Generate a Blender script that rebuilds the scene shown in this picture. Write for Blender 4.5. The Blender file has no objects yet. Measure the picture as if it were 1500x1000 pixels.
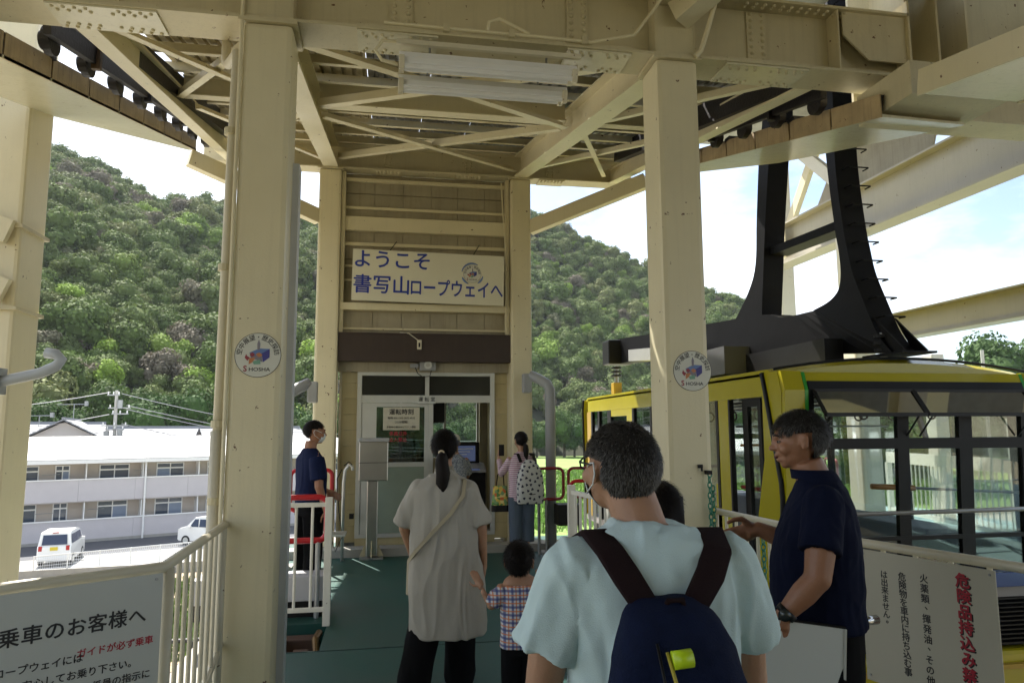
import bpy, bmesh, math, random
from mathutils import Vector, Matrix, noise
R = math.radians
random.seed(7)
scene = bpy.context.scene
COL = scene.collection

# ------------------------------------------------------------------ camera
yaw, pitch, roll = R(10.0), R(7.0), R(0.27)
cd = bpy.data.cameras.new('camera'); cam = bpy.data.objects.new('camera', cd); COL.objects.link(cam)
cd.sensor_width = 36.0; cd.lens = 36.0*1050/1500; cd.clip_start = 0.05; cd.clip_end = 6000
fw = Vector((math.sin(yaw)*math.cos(pitch), math.cos(yaw)*math.cos(pitch), math.sin(pitch)))
rt = Vector((math.cos(yaw), -math.sin(yaw), 0)); up = rt.cross(fw)
r2 = rt*math.cos(roll)-up*math.sin(roll); u2 = up*math.cos(roll)+rt*math.sin(roll)
mw = Matrix((r2, u2, -fw)).transposed().to_4x4(); mw.translation = (0, 0, 1.6)
cam.matrix_world = mw
scene.camera = cam

# ------------------------------------------------------------------ world, sun, exposure
SUN_AZ, SUN_EL = R(-22), R(54)        # azimuth from +Y towards +X
sd = Vector((math.sin(SUN_AZ)*math.cos(SUN_EL), math.cos(SUN_AZ)*math.cos(SUN_EL), math.sin(SUN_EL)))
w = bpy.data.worlds.new('World'); scene.world = w; w.use_nodes = True
nt = w.node_tree; nt.nodes.clear()
N = nt.nodes.new; K = nt.links.new
out = N('ShaderNodeOutputWorld'); bg = N('ShaderNodeBackground'); sky = N('ShaderNodeTexSky')
sky.sky_type = 'NISHITA'; sky.sun_disc = False; sky.sun_elevation = SUN_EL; sky.sun_rotation = SUN_AZ
sky.air_density = 1.0; sky.dust_density = 1.5; sky.ozone_density = 1.2
tc = N('ShaderNodeTexCoord'); mp = N('ShaderNodeMapping'); mp.inputs['Scale'].default_value = (1.0, 1.0, 2.6)
mp.inputs['Location'].default_value = (0.6, 0.15, 0.2)
nz = N('ShaderNodeTexNoise'); nz.inputs['Scale'].default_value = 1.9; nz.inputs['Detail'].default_value = 9; nz.inputs['Roughness'].default_value = 0.58
cr = N('ShaderNodeValToRGB'); cr.color_ramp.elements[0].position = 0.40; cr.color_ramp.elements[1].position = 0.66
mx = N('ShaderNodeMix'); mx.data_type = 'RGBA'
K(tc.outputs['Generated'], mp.inputs['Vector']); K(mp.outputs[0], nz.inputs['Vector']); K(nz.outputs['Fac'], cr.inputs[0])
K(cr.outputs[0], mx.inputs['Factor']); K(sky.outputs[0], mx.inputs[6]); mx.inputs[7].default_value = (8.6, 8.9, 9.3, 1)
K(mx.outputs[2], bg.inputs['Color']); bg.inputs['Strength'].default_value = 0.085; K(bg.outputs[0], out.inputs[0])
sl = bpy.data.lights.new('sun', 'SUN'); sl.energy = 5.0; sl.angle = R(0.53); sl.color = (1.0, 0.95, 0.86)
so = bpy.data.objects.new('sun', sl); COL.objects.link(so); so.rotation_euler = sd.to_track_quat('Z', 'Y').to_euler()
so.location = (0, 0, 60)
scene.view_settings.view_transform = 'Standard'; scene.view_settings.look = 'None'
scene.view_settings.gamma = 1.0; scene.view_settings.use_curve_mapping = False
scene.view_settings.exposure = 1.55
scene.render.engine = 'CYCLES'
scene.cycles.max_bounces = 8; scene.cycles.diffuse_bounces = 5; scene.cycles.glossy_bounces = 4
scene.cycles.transparent_max_bounces = 16; scene.cycles.caustics_reflective = False; scene.cycles.caustics_refractive = False

# ------------------------------------------------------------------ materials
def mat(name, col, rough=0.6, metal=0.0, var=0.0, vscale=6.0, bump=0.0, bscale=40.0, rust=0.0, streak=0.0, col2=None, spec=0.5, coat=0.0, sss=0.0, island=0.0):
    m = bpy.data.materials.new(name); m.use_nodes = True; t = m.node_tree; b = t.nodes['Principled BSDF']
    b.inputs['Roughness'].default_value = rough; b.inputs['Metallic'].default_value = metal
    b.inputs['Specular IOR Level'].default_value = spec; b.inputs['Coat Weight'].default_value = coat
    if sss: b.inputs['Subsurface Weight'].default_value = sss; b.inputs['Subsurface Radius'].default_value = (.02, .008, .004); b.inputs['Subsurface Scale'].default_value = 0.5
    c = (col[0], col[1], col[2], 1); b.inputs['Base Color'].default_value = c
    A = t.nodes.new; Lk = t.links.new
    co = A('ShaderNodeTexCoord').outputs['Object']; cur = None
    def noi(scale, det=5, vec=None, rg=.6):
        n = A('ShaderNodeTexNoise'); n.inputs['Scale'].default_value = scale; n.inputs['Detail'].default_value = det; n.inputs['Roughness'].default_value = rg
        Lk(vec or co, n.inputs['Vector']); return n.outputs['Fac']
    def ramp(v, a, b_):
        r = A('ShaderNodeMapRange'); r.inputs[1].default_value = a; r.inputs[2].default_value = b_; Lk(v, r.inputs[0]); return r.outputs[0]
    def mixc(f, c1, c2):
        x = A('ShaderNodeMix'); x.data_type = 'RGBA'
        if isinstance(f, float): x.inputs['Factor'].default_value = f
        else: Lk(f, x.inputs['Factor'])
        for i, v in ((6, c1), (7, c2)):
            if isinstance(v, tuple): x.inputs[i].default_value = v
            else: Lk(v, x.inputs[i])
        return x.outputs[2]
    if var > 0 or col2:
        d = col2 or tuple(k*(1-var) for k in col[:3])
        cur = mixc(ramp(noi(vscale), .3, .7), c, (d[0], d[1], d[2], 1))
    if streak > 0:
        mpn = A('ShaderNodeMapping'); mpn.inputs['Scale'].default_value = (14, 14, .6); Lk(co, mpn.inputs['Vector'])
        s = ramp(noi(2.0, 4, mpn.outputs[0]), .52, .8)
        mu = A('ShaderNodeMath'); mu.operation = 'MULTIPLY'; mu.inputs[1].default_value = streak; Lk(s, mu.inputs[0])
        cur = mixc(mu.outputs[0], cur or c, (.11, .085, .055, 1))
    if rust > 0:
        cur = mixc(ramp(noi(17.0, 3), .735-rust*.08, .77-rust*.08), cur or c, (.12, .055, .025, 1))
    if island > 0:
        g = A('ShaderNodeNewGeometry'); h = A('ShaderNodeHueSaturation'); mr = A('ShaderNodeMapRange')
        mr.inputs[3].default_value = 1-island; mr.inputs[4].default_value = 1+island
        Lk(g.outputs['Random Per Island'], mr.inputs[0]); Lk(mr.outputs[0], h.inputs['Value'])
        if cur: Lk(cur, h.inputs['Color'])
        else: h.inputs['Color'].default_value = c
        cur = h.outputs[0]
    if cur: Lk(cur, b.inputs['Base Color'])
    if bump > 0:
        bn = A('ShaderNodeBump'); bn.inputs['Strength'].default_value = bump; bn.inputs['Distance'].default_value = .01
        Lk(noi(bscale, 6), bn.inputs['Height']); Lk(bn.outputs[0], b.inputs['Normal'])
    return m

def glass_mat(name, tint=(.9, .95, .93), refl=.12, alpha=.12):
    m = bpy.data.materials.new(name); m.use_nodes = True; t = m.node_tree; t.nodes.clear()
    A = t.nodes.new; o = A('ShaderNodeOutputMaterial'); tr = A('ShaderNodeBsdfTransparent'); gl = A('ShaderNodeBsdfGlossy')
    tr.inputs[0].default_value = (*tint, 1); gl.inputs['Roughness'].default_value = .03
    fr = A('ShaderNodeFresnel'); fr.inputs[0].default_value = 1.5; ad = A('ShaderNodeMath'); ad.operation = 'ADD'; ad.inputs[1].default_value = refl
    hf = A('ShaderNodeMath'); hf.operation = 'MULTIPLY'; hf.inputs[1].default_value = .6; ms = A('ShaderNodeMixShader'); t.links.new(fr.outputs[0], hf.inputs[0]); t.links.new(hf.outputs[0], ad.inputs[0]); ad.use_clamp = True; t.links.new(ad.outputs[0], ms.inputs[0])
    t.links.new(tr.outputs[0], ms.inputs[1]); t.links.new(gl.outputs[0], ms.inputs[2]); t.links.new(ms.outputs[0], o.inputs[0])
    return m

cream = mat('cream_paint', (.73, .66, .45), .42, var=.10, vscale=1.3, bump=.14, bscale=60, rust=.5, streak=.07)
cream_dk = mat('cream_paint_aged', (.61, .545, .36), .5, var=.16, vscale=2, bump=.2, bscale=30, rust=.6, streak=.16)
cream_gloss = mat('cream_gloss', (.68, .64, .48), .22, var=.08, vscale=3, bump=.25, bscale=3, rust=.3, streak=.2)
brownside = mat('weathered_side', (.44, .33, .18), .6, var=.3, vscale=6, bump=.2, rust=.5, streak=.75)
offwhite = mat('off_white_rail_paint', (.66, .61, .47), .4, var=.08, bump=.1, rust=.45)
white = mat('white_paint', (.80, .80, .78), .45, var=.05, bump=.05)
greycream = mat('grey_cream_paint', (.47, .44, .36), .45, var=.12, vscale=1.5, bump=.08, rust=.4, streak=.12)
whitesteel = mat('white_steel', (.74, .71, .62), .4, var=.06, bump=.05, rust=.2)
red = mat('red_rail_paint', (.48, .012, .02), .3, var=.12, vscale=14, bump=.06)
darkred = mat('dark_red_paint', (.30, .02, .03), .35, var=.1)
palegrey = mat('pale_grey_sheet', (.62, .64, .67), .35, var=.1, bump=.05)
galv = mat('galvanised_steel', (.42, .43, .43), .42, .75, var=.25, vscale=12, bump=.1)
alum = mat('aluminium_frame', (.60, .61, .58), .38, .35, var=.08, bump=.04)
steel = mat('brushed_steel', (.50, .49, .46), .3, .9, var=.1, vscale=3, bump=.03)
black = mat('black_paint', (.009, .009, .010), .45, var=.3, vscale=5, bump=.1, bscale=25, spec=.25)
blackgrease = mat('greasy_black', (.014, .011, .012), .5, var=.4, bump=.4)
hangm = mat('hanger_black_steel', (.007, .007, .0085), .5, var=.4, vscale=3, bump=.15, bscale=30, streak=.02, spec=.14)
darkpanel = mat('dark_brown_fascia', (.040, .024, .018), .5, var=.2, streak=.1)
deckm = mat('roof_deck', (.34, .34, .33), .5, .3, var=.25, vscale=5, bump=.1, streak=.3)
deckcream = mat('roof_deck_cream', (.50, .43, .27), .6, var=.15, vscale=5, bump=.1, streak=.3)
wallpan = mat('grey_beige_panel', (.40, .355, .25), .6, var=.22, vscale=3, bump=.15, streak=.35)
siding = mat('cream_siding', (.56, .48, .27), .5, var=.07, vscale=5, bump=.08, streak=.12)
greenfloor = mat('green_floor', (.009, .070, .057), .5, var=.25, vscale=1.6, bump=.25, bscale=90, col2=(.030, .072, .060), rust=.3, streak=.12, spec=.3)
conc = mat('concrete', (.36, .35, .32), .85, var=.2, vscale=3, bump=.3)
concl = mat('light_concrete', (.50, .49, .45), .85, var=.18, vscale=2, bump=.2)
yellow = mat('yellow_cabin_paint', (.43, .37, .010), .25, var=.08, vscale=2, coat=.12)
ydark = mat('yellow_ochre_trim', (.42, .27, .02), .35, var=.1)
greentrim = mat('green_stripe', (.03, .30, .03), .3)
rubber = mat('black_rubber', (.015, .015, .016), .6, var=.2)
orange = mat('orange_wood', (.55, .24, .04), .45, var=.15)
grayp = mat('grey_paint', (.36, .37, .38), .45, var=.1, bump=.05)
signw = mat('sign_board_white', (.58, .60, .57), .45, var=.06, vscale=2, bump=.03)
signc = mat('sign_board_ivory', (.56, .53, .42), .45, var=.06, vscale=2)
inkblack = mat('black_ink', (.02, .02, .022), .5)
inkblue = mat('blue_ink', (.015, .04, .30), .45)
inkred = mat('red_ink', (.42, .02, .04), .5)
glass = glass_mat('window_glass', (.93, .96, .95), -.03)
glass_dk = glass_mat('tinted_glass', (.16, .18, .18), .05)
glass_mid = glass_mat('grey_glass', (.42, .47, .47), .06)
skin = mat('skin', (.42, .23, .14), .5, var=.12, vscale=18, bump=.15, bscale=120, sss=.12)
skin_tan = mat('tanned_skin', (.33, .155, .085), .45, var=.15, vscale=18, bump=.15, bscale=120, sss=.12)
hair_blk = mat('black_hair', (.007, .005, .0045), .6, island=.4, spec=.18)
hair_gry = mat('grey_black_hair', (.034, .030, .027), .5, island=.35, spec=.25)
hair_slv = mat('silver_hair', (.12, .115, .11), .5, island=.3, spec=.2)
maskw = mat('white_mask', (.72, .76, .78), .7)

# ------------------------------------------------------------------ mesh helpers
class MB:
    def __init__(s): s.bm = bmesh.new()
    def face(s, vs):
        try: s.bm.faces.new(vs)
        except ValueError: pass
    def box(s, x0, x1, y0, y1, z0, z1, m=None, bev=0):
        vs = [s.bm.verts.new((x, y, z)) for z in (z0, z1) for y in (y0, y1) for x in (x0, x1)]
        fs = []
        for q in ((0, 2, 3, 1), (4, 5, 7, 6), (0, 1, 5, 4), (2, 6, 7, 3), (0, 4, 6, 2), (1, 3, 7, 5)):
            fs.append(s.bm.faces.new([vs[i] for i in q]))
        if m is not None: bmesh.ops.transform(s.bm, matrix=m, verts=vs)
        if bev > 0:
            es = list({e for f in fs for e in f.edges}); bmesh.ops.bevel(s.bm, geom=es, offset=bev, segments=2, affect='EDGES', profile=.6)
        return s
    def frame(s, p0, p1, upv=(0, 0, 1)):
        p0, p1 = Vector(p0), Vector(p1); d = p1-p0; L = d.length; y = d.normalized(); x = y.cross(Vector(upv))
        if x.length < 1e-4: x = y.cross(Vector((1, 0, 0)))
        x.normalize(); z = x.cross(y)
        M = Matrix((x, y, z)).transposed().to_4x4(); M.translation = p0; return M, L
    def bar(s, p0, p1, wd, ht, bev=0, upv=(0, 0, 1)):      # rectangular bar along p0-p1
        M, L = s.frame(p0, p1, upv); return s.box(-wd/2, wd/2, 0, L, -ht/2, ht/2, M, bev)
    def ibeam(s, p0, p1, h, wd, tf=.016, tw=.012, upv=(0, 0, 1)):   # H section, p on the bottom flange centre
        M, L = s.frame(p0, p1, upv)
        s.box(-wd/2, wd/2, 0, L, 0, tf, M); s.box(-wd/2, wd/2, 0, L, h-tf, h, M); s.box(-tw/2, tw/2, 0, L, tf, h-tf, M); return s
    def angle(s, p0, p1, a=.06, t=.007, upv=(0, 0, 1)):
        M, L = s.frame(p0, p1, upv); s.box(-a/2, a/2, 0, L, 0, t, M); s.box(-a/2, -a/2+t, 0, L, t, a, M); return s
    def channel(s, p0, p1, h, wd, t=.006, upv=(0, 0, 1)):
        M, L = s.frame(p0, p1, upv); s.box(0, wd, 0, L, 0, t, M); s.box(-wd, 0, 0, L, h-t, h, M); s.box(-t/2, t/2, 0, L, t, h-t, M); return s
    def cyl(s, p0, p1, r, seg=10, r2=None):
        M, L = s.frame(p0, p1); r2 = r if r2 is None else r2
        a = [s.bm.verts.new(M @ Vector((r*math.cos(k*math.tau/seg), 0, r*math.sin(k*math.tau/seg)))) for k in range(seg)]
        b = [s.bm.verts.new(M @ Vector((r2*math.cos(k*math.tau/seg), L, r2*math.sin(k*math.tau/seg)))) for k in range(seg)]
        for k in range(seg): s.face((a[k], b[k], b[(k+1) % seg], a[(k+1) % seg]))
        s.face(a); s.face(list(reversed(b))); return s
    def tube(s, pts, r, seg=8, closed=False):
        pts = [Vector(p) for p in pts]; n = len(pts); rings = []; ref = None
        for i, p in enumerate(pts):
            a = pts[i-1] if (i or closed) else p; b = pts[(i+1) % n] if (i < n-1 or closed) else p
            d = (b-a).normalized()
            if ref is None: ref = d.orthogonal().normalized()
            x = (ref-d*ref.dot(d))
            if x.length < 1e-5: x = d.orthogonal()
            x.normalize(); ref = x; y = d.cross(x); rr = r[i] if isinstance(r, (list, tuple)) else r
            rings.append([s.bm.verts.new(p+(x*math.cos(k*math.tau/seg)+y*math.sin(k*math.tau/seg))*rr) for k in range(seg)])
        for i in range(n if closed else n-1):
            A_, B_ = rings[i], rings[(i+1) % n]
            for k in range(seg): s.face((A_[k], A_[(k+1) % seg], B_[(k+1) % seg], B_[k]))
        if not closed: s.face(list(reversed(rings[0]))); s.face(rings[-1])
        return s
    def prism(s, poly, axis, a, b):       # polygon of 2-tuples extruded along an axis
        def P3(p, v): return {'x': (v, p[0], p[1]), 'y': (p[0], v, p[1]), 'z': (p[0], p[1], v)}[axis]
        A_ = [s.bm.verts.new(P3(p, a)) for p in poly]; B_ = [s.bm.verts.new(P3(p, b)) for p in poly]; n = len(poly)
        s.face(A_); s.face(list(reversed(B_)))
        for i in range(n): s.face((A_[i], B_[i], B_[(i+1) % n], A_[(i+1) % n]))
        return s
    def loft(s, rings, cap=True):
        vr = [[s.bm.verts.new(p) for p in r_] for r_ in rings]; n = len(vr[0])
        for a, b in zip(vr, vr[1:]):
            for k in range(n): s.face((a[k], a[(k+1) % n], b[(k+1) % n], b[k]))
        if cap: s.face(list(reversed(vr[0]))); s.face(vr[-1])
        return s
    def ell(s, c, r, rot=None, u=16, v=10):
        M = Matrix.Translation(c) @ (rot.to_4x4() if rot else Matrix.Identity(4)) @ Matrix.Diagonal((r[0], r[1], r[2], 1))
        bmesh.ops.create_uvsphere(s.bm, u_segments=u, v_segments=v, radius=1, matrix=M); return s
    def disc(s, c, r, axis_m, seg=32, th=.004):
        return s
    def build(s, name, m, parent=None, smooth=False, kind=None, label=None):
        bmesh.ops.recalc_face_normals(s.bm, faces=s.bm.faces)
        me = bpy.data.meshes.new(name); s.bm.to_mesh(me); s.bm.free()
        if smooth: me.shade_smooth()
        return link(name, me, m, parent, kind, label)

def link(name, me, m=None, parent=None, kind=None, label=None):
    o = bpy.data.objects.new(name, me); COL.objects.link(o)
    if m is not None and not me.materials: me.materials.append(m)
    if parent is not None:
        o.parent = parent
        pw = Matrix.Translation(parent.location) if parent.parent is None else Matrix.Identity(4)
        if parent.parent is None: o.matrix_parent_inverse = pw.inverted()
    if kind: o['kind'] = kind
    if label: o['label'] = label
    return o

def thing(name, label, cat, loc=(0, 0, 0), group=None):
    o = bpy.data.objects.new(name, None); COL.objects.link(o); o.location = loc; o.empty_display_size = .2
    o['label'] = label; o['category'] = cat
    if group: o['group'] = group
    return o
def tag(o, label, cat, group=None):
    o['label'] = label; o['category'] = cat
    if group: o['group'] = group
    return o
def copy_thing(src, loc, label=None, rz=0.0, scale=1.0):      # thing, parts and sub-parts
    r_ = src.copy(); COL.objects.link(r_)
    if label: r_['label'] = label
    for ch in src.children:
        c = ch.copy(); COL.objects.link(c); c.parent = r_
        for g in ch.children:
            d = g.copy(); COL.objects.link(d); d.parent = c
    r_.location = loc; r_.rotation_euler = (0, 0, rz); r_.scale = (scale,)*3
    return r_

def text_mesh(s, size, mtx, bold=0.0, ext=.0015, align='CENTER', sx=1.0):
    cu = bpy.data.curves.new('t', 'FONT'); cu.body = s; cu.size = size; cu.extrude = ext; cu.offset = 0
    cu.align_x = align; cu.align_y = 'CENTER'; cu.resolution_u = 3
    ob = bpy.data.objects.new('t', cu); COL.objects.link(ob)
    dg = bpy.context.evaluated_depsgraph_get(); me = bpy.data.meshes.new_from_object(ob.evaluated_get(dg))
    bpy.data.objects.remove(ob); bpy.data.curves.remove(cu)
    me.materials.clear()
    if bold > .012:        # heavier strokes: overlaid copies shifted by a hair
        d = size*bold*.55; bq = bmesh.new()
        for i, (ox, oy) in enumerate(((-d, 0), (d, 0), (0, d), (0, -d))):
            n0 = len(bq.verts); bq.from_mesh(me); bq.verts.ensure_lookup_table()
            for v in bq.verts[n0:]: v.co += Vector((ox, oy, .00012*i))
        bq.to_mesh(me); bq.free()
    me.transform(mtx @ Matrix.Diagonal((sx, 1, 1, 1))); return me
def text(name, s, size, mtx, m, parent, **k): return link(name, text_mesh(s, size, mtx, **k), m, parent)
def facing(origin, xdir, zdir=(0, 0, 1)):      # text plane: x along xdir, y up, normal out
    x = Vector(xdir).normalized(); y = Vector(zdir).normalized(); n = x.cross(y)
    M = Matrix((x, y, n)).transposed().to_4x4(); M.translation = origin; return M
def merge(name, meshes, m, parent, kind=None):
    b = bmesh.new()
    for me in meshes: b.from_mesh(me); bpy.data.meshes.remove(me)
    me = bpy.data.meshes.new(name); b.to_mesh(me); b.free(); return link(name, me, m, parent, kind)
def rect_tube(x0, x1, z0, z1, rad, n=5):        # rounded rectangle path in (a, z)
    pts = []
    for cx, cz, a0 in ((x1-rad, z1-rad, 0), (x0+rad, z1-rad, 90), (x0+rad, z0+rad, 180), (x1-rad, z0+rad, 270)):
        for k in range(n+1):
            a = R(a0+90*k/n); pts.append((cx+rad*math.cos(a), cz+rad*math.sin(a)))
    return pts
# ================================================================== THE STATION
ST = thing('ropeway_station', 'cream painted steel station frame with riveted girders, four pillars and sloping roof', 'station', (0, 4.5, 0))
# setting: platform floors
fl = MB(); fl.box(-1.15, 2.55, -8, 5.65, -.25, 0); fl.box(-.45, 2.55, 5.65, 6.42, -.25, 0); fl.box(-1.35, 3.42, 6.42, 10.9, -.25, 0)
fl.build('platform_floor', greenfloor, kind='structure')
MB().box(-1.7, 2.9, 9.93, 10.02, .0, .06).build('platform_edge', conc, kind='structure')
MB().box(6.9, 11, -2, 14, -.25, -.06).build('far_platform', mat('teal_floor', (.30, .44, .43), .6, var=.1, bump=.1), kind='structure')
fs = MB()
for y in (4.45, 5.63): fs.box(-1.15, 2.55, y, y+.012, .001, .004)
fs.build('floor_seam', mat('seam', (.02, .05, .045), .6), kind='structure')
MB().box(-6.2, -.47, 5.66, 6.40, -1.3, -1.2).build('pit_floor', conc, kind='structure')
MB().box(2.55, 6.9, -2, 6.42, -1.75, -1.6).build('berth_floor', conc, kind='structure')

def pillar(xc, yf, z1, wd=.30):
    m = MB(); m.box(xc-wd/2, xc+wd/2, yf, yf+wd, -.0, z1, bev=.035); o = m.build('pillar', cream, ST, smooth=False)
    MB().box(xc-wd/2-.025, xc+wd/2+.025, yf-.02, yf+wd+.02, z1, z1+.022).build('cap_plate', cream_dk, o)
    return o
PX = (-.76, 1.94); PXf = (-.80, 1.875)
for x in PX: pillar(x, 4.4, 4.125)
for x in PXf: pillar(x, 9.85, 5.20)
MB().box(-.612, -.570, 4.60, 4.72, 0, 3.3).build('side_sheen_strip', palegrey, ST)  # added strip; its pale grey paints the sky light on the pillar's side
# near transverse girder (I section), upper column stubs, splices with rivets
ZG = 4.15
MB().ibeam((-4.6, 4.55, ZG), (3.78, 4.55, ZG), .50, .30, .02, .014).build('girder', cream_dk, ST)
for x in PX:
    MB().box(x-.15, x+.15, 4.412, 4.542, ZG+.021, ZG+.478, bev=.02).build('column_stub', cream_dk, ST)
def rivets(pts, n, r=.011, parent=None):
    r *= 1.25
    b = MB(); n = Vector(n)
    q = n.to_track_quat('Z', 'Y').to_matrix().to_4x4()
    for p in pts:
        M = Matrix.Translation(p) @ q; prev = None
        for (rr, hh) in ((r, 0), (r*.85, r*.6), (r*.4, r*.95)):
            ring = [b.bm.verts.new(M @ Vector((rr*math.cos(k*math.tau/8), rr*math.sin(k*math.tau/8), hh))) for k in range(8)]
            if prev:
                for k in range(8): b.face((prev[k], prev[(k+1) % 8], ring[(k+1) % 8], ring[k]))
            prev = ring
        b.face(prev)
    return b.build('rivets', cream_dk, parent, smooth=True, kind='stuff')
def flange_splice(x0, x1):
    o = MB().box(x0, x1, 4.415, 4.685, ZG-.013, ZG-.001).build('splice_plate', cream_gloss, ST)
    pts = []
    for y in (4.44, 4.475, 4.625, 4.66):
        k = 0; x = x0+.035+(0.02 if y in (4.475, 4.625) else 0)
        while x < x1-.03:
            if abs(x-(x0+x1)/2) > .035: pts.append((x, y, ZG-.013))
            x += .062
    rivets(pts, (0, 0, -1), .010, o)
    MB().box(x0, x1, 4.405, 4.5, ZG+.022, ZG+.034).build('splice_plate', cream_dk, ST)
for a, b_ in ((-2.05, -1.42), (-.22, .30), (1.17, 1.62), (2.32, 2.95)): flange_splice(a, b_)
def web_splice(x, yw=4.542, n=9, zr=(ZG+.05, ZG+.45), w_=.15):
    o = MB().box(x-w_/2, x+w_/2, yw-.013, yw-.001, zr[0]-.02, zr[1]+.02).build('splice_plate', cream_dk, ST)
    rivets([(x+dx, yw-.013, zr[0]+(zr[1]-zr[0])*i/(n-1)) for dx in (-.045, .045) for i in range(n)], (0, -1, 0), .013, o)
for x in (.06, 1.27, 2.62, -1.75): web_splice(x)
for x in (-3.1, 3.2): MB().box(x-.006, x+.006, 4.41, 4.54, ZG+.022, ZG+.478).build('web_stiffener', cream_dk, ST)
MB().prism([(3.25, ZG+.49), (3.25, ZG+.30), (3.45, ZG+.12), (3.77, ZG+.12), (3.77, ZG+.49)], 'y', 4.43, 4.445).build('gusset_plate', cream_dk, ST)
MB().box(3.766, 3.782, 4.40, 4.70, ZG-.05, ZG+.60).build('end_plate', cream_dk, ST)
rivets([(x, y, ZG+.47) for x in [2.5+.07*i for i in range(12)] for y in (4.43, 4.47)], (0, 0, -1), .012, ST)
# members above and in front of the right pillar
MB().bar((1.95, 4.40, 4.46), (2.55, 3.6, 4.86), .16, .20).build('knee_brace', cream, ST)
MB().box(1.80, 2.08, 4.2, 4.40, 4.52, 4.72).build('bracket', cream_dk, ST)
MB().ibeam((1.94, 4.38, 4.66), (1.94, -4, 4.66), .3, .2).build('roof_beam', cream_dk, ST)
MB().ibeam((-.76, 4.38, 4.66), (-.76, -4, 4.66), .3, .2).build('roof_beam', cream_dk, ST)
for y in (4.15, 3.6, 3.0, 2.2, 1.4, .6, -.4, -1.4, -2.6):
    MB().channel((-4.6, y, 4.97), (4.2, y, 4.97), .10, .04).build('purlin', cream_dk, ST)
MB().box(-4.8, 4.3, -8, 4.74, 5.085, 5.10).build('roof_sheet', deckm, ST)
MB().box(-4.8, 7.2, -8.1, -7.9, -.2, 5.08).build('rear_wall', siding, ST)
MB().box(-4.75, 4.3, -7.9, 1.0, -.24, -.02).build('hall_floor', greenfloor, ST)
# second girder beyond the right end of the first one, with vertical plates
for x in (4.00, 4.28, 4.55): MB().box(x, x+.02, 4.7, 5.1, 4.2, 5.75).build('web_stiffener', cream_dk, ST)
MB().box(3.80, 6.9, 5.10, 5.125, 4.16, 5.8).build('web_plate', cream_dk, ST)
MB().box(3.80, 6.9, 4.95, 5.25, 4.13, 4.155).build('flange_plate', cream_dk, ST)
MB().bar((4.6, 4.62, 4.55), (7.0, 4.3, 4.75), .10, .10).build('strut', cream, ST)
MB().box(3.3, 4.68, 4.0, 9.6, 6.22, 6.25).build('roof_sheet', deckm, ST)  # sheet added to keep the sun off the right guide channels
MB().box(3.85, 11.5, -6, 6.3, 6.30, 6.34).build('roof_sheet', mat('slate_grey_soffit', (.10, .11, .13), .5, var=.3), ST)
MB().bar((3.82, 3.2, 5.16), (9.4, 3.5, 5.26), .14, .16).build('roof_beam', blackgrease, ST)

# depth beams rising to the far pillars
T = .2065
def zb(y): return 4.16+T*(y-4.68)
for xa, xb_ in ((PX[0], PXf[0]), (PX[1], PXf[1])):
    MB().ibeam((xa, 4.70, zb(4.70)), (xb_, 9.85, zb(9.85)), .30, .20, .016, .012).build('roof_beam', cream, ST)
    for y in (6.98,):
        pass
# eave beams
for xa in (-1.93, 3.10):
    MB().ibeam((xa, 4.72, zb(4.72)-.01), (xa-.18 if xa < 0 else xa+.18, 10.0, zb(10.0)-.01), .22, .13).build('eave_beam', cream, ST)
# middle transverse beam and far transverse girder
MB().ibeam((-.69, 6.95, 4.77), (1.80, 6.95, 4.77), .26, .13).build('cross_beam', cream, ST)
MB().ibeam((-1.95, 6.95, 4.77), (-.87, 6.95, 4.77), .20, .10).build('cross_beam', cream_dk, ST)
MB().ibeam((2.02, 6.95, 4.77), (3.15, 6.95, 4.77), .20, .10).build('cross_beam', cream_dk, ST)
MB().ibeam((-2.5, 9.99, 5.225), (3.6, 9.99, 5.225), .36, .26, .02).build('girder', cream_dk, ST)
for x in (-.02, 1.13, 2.35):
    o = MB().box(x-.19, x+.19, 9.87, 10.11, 5.211, 5.224).build('splice_plate', cream_dk, ST)
    rivets([(x-.15+.05*i, y, 5.211) for i in range(7) for y in (9.90, 9.94)], (0, 0, -1), .013, o)
    o = MB().box(x-.07, x+.07, 9.970, 9.983, 5.26, 5.55).build('splice_plate', cream_dk, ST)
    rivets([(x+dx, 9.970, 5.29+.045*i) for dx in (-.035, .035) for i in range(6)], (0, -1, 0), .013, o)
# purlins and deck above, X bracing
ny = [4.98, 5.55, 6.12, 6.69, 7.3, 7.88, 8.46, 9.04, 9.62]
for y in ny:
    z = zb(y)+.305
    MB().channel((-2.05, y, z), (3.35, y, z), .10, .045).build('purlin', cream, ST)
# corrugated roof panels (shared mesh)
def deck_mesh(w_, L_, n=6):
    b = MB(); prof = []
    for i in range(n):
        x = w_*i/n; s = w_/n
        prof += [(x, 0), (x+s*.55, 0), (x+s*.62, .035), (x+s*.93, .035)]
    prof.append((w_, 0))
    A_ = [b.bm.verts.new((x, 0, z)) for x, z in prof]; B_ = [b.bm.verts.new((x, L_, z)) for x, z in prof]
    C_ = [b.bm.verts.new((x, 0, z+.006)) for x, z in prof]; D_ = [b.bm.verts.new((x, L_, z+.006)) for x, z in prof]
    for i in range(len(prof)-1): b.face((A_[i], A_[i+1], B_[i+1], B_[i])); b.face((C_[i], D_[i], D_[i+1], C_[i+1]))
    b.face((A_[0], B_[0], D_[0], C_[0])); b.face((A_[-1], C_[-1], D_[-1], B_[-1]))
    me = bpy.data.meshes.new('roof_panel'); b.bm.to_mesh(me); b.bm.free(); me.materials.append(deckm); return me
pw_ = .595; rows = 3; Ls = (10.1-4.72)/rows
dm = deck_mesh(pw_, Ls-.01)
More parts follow.
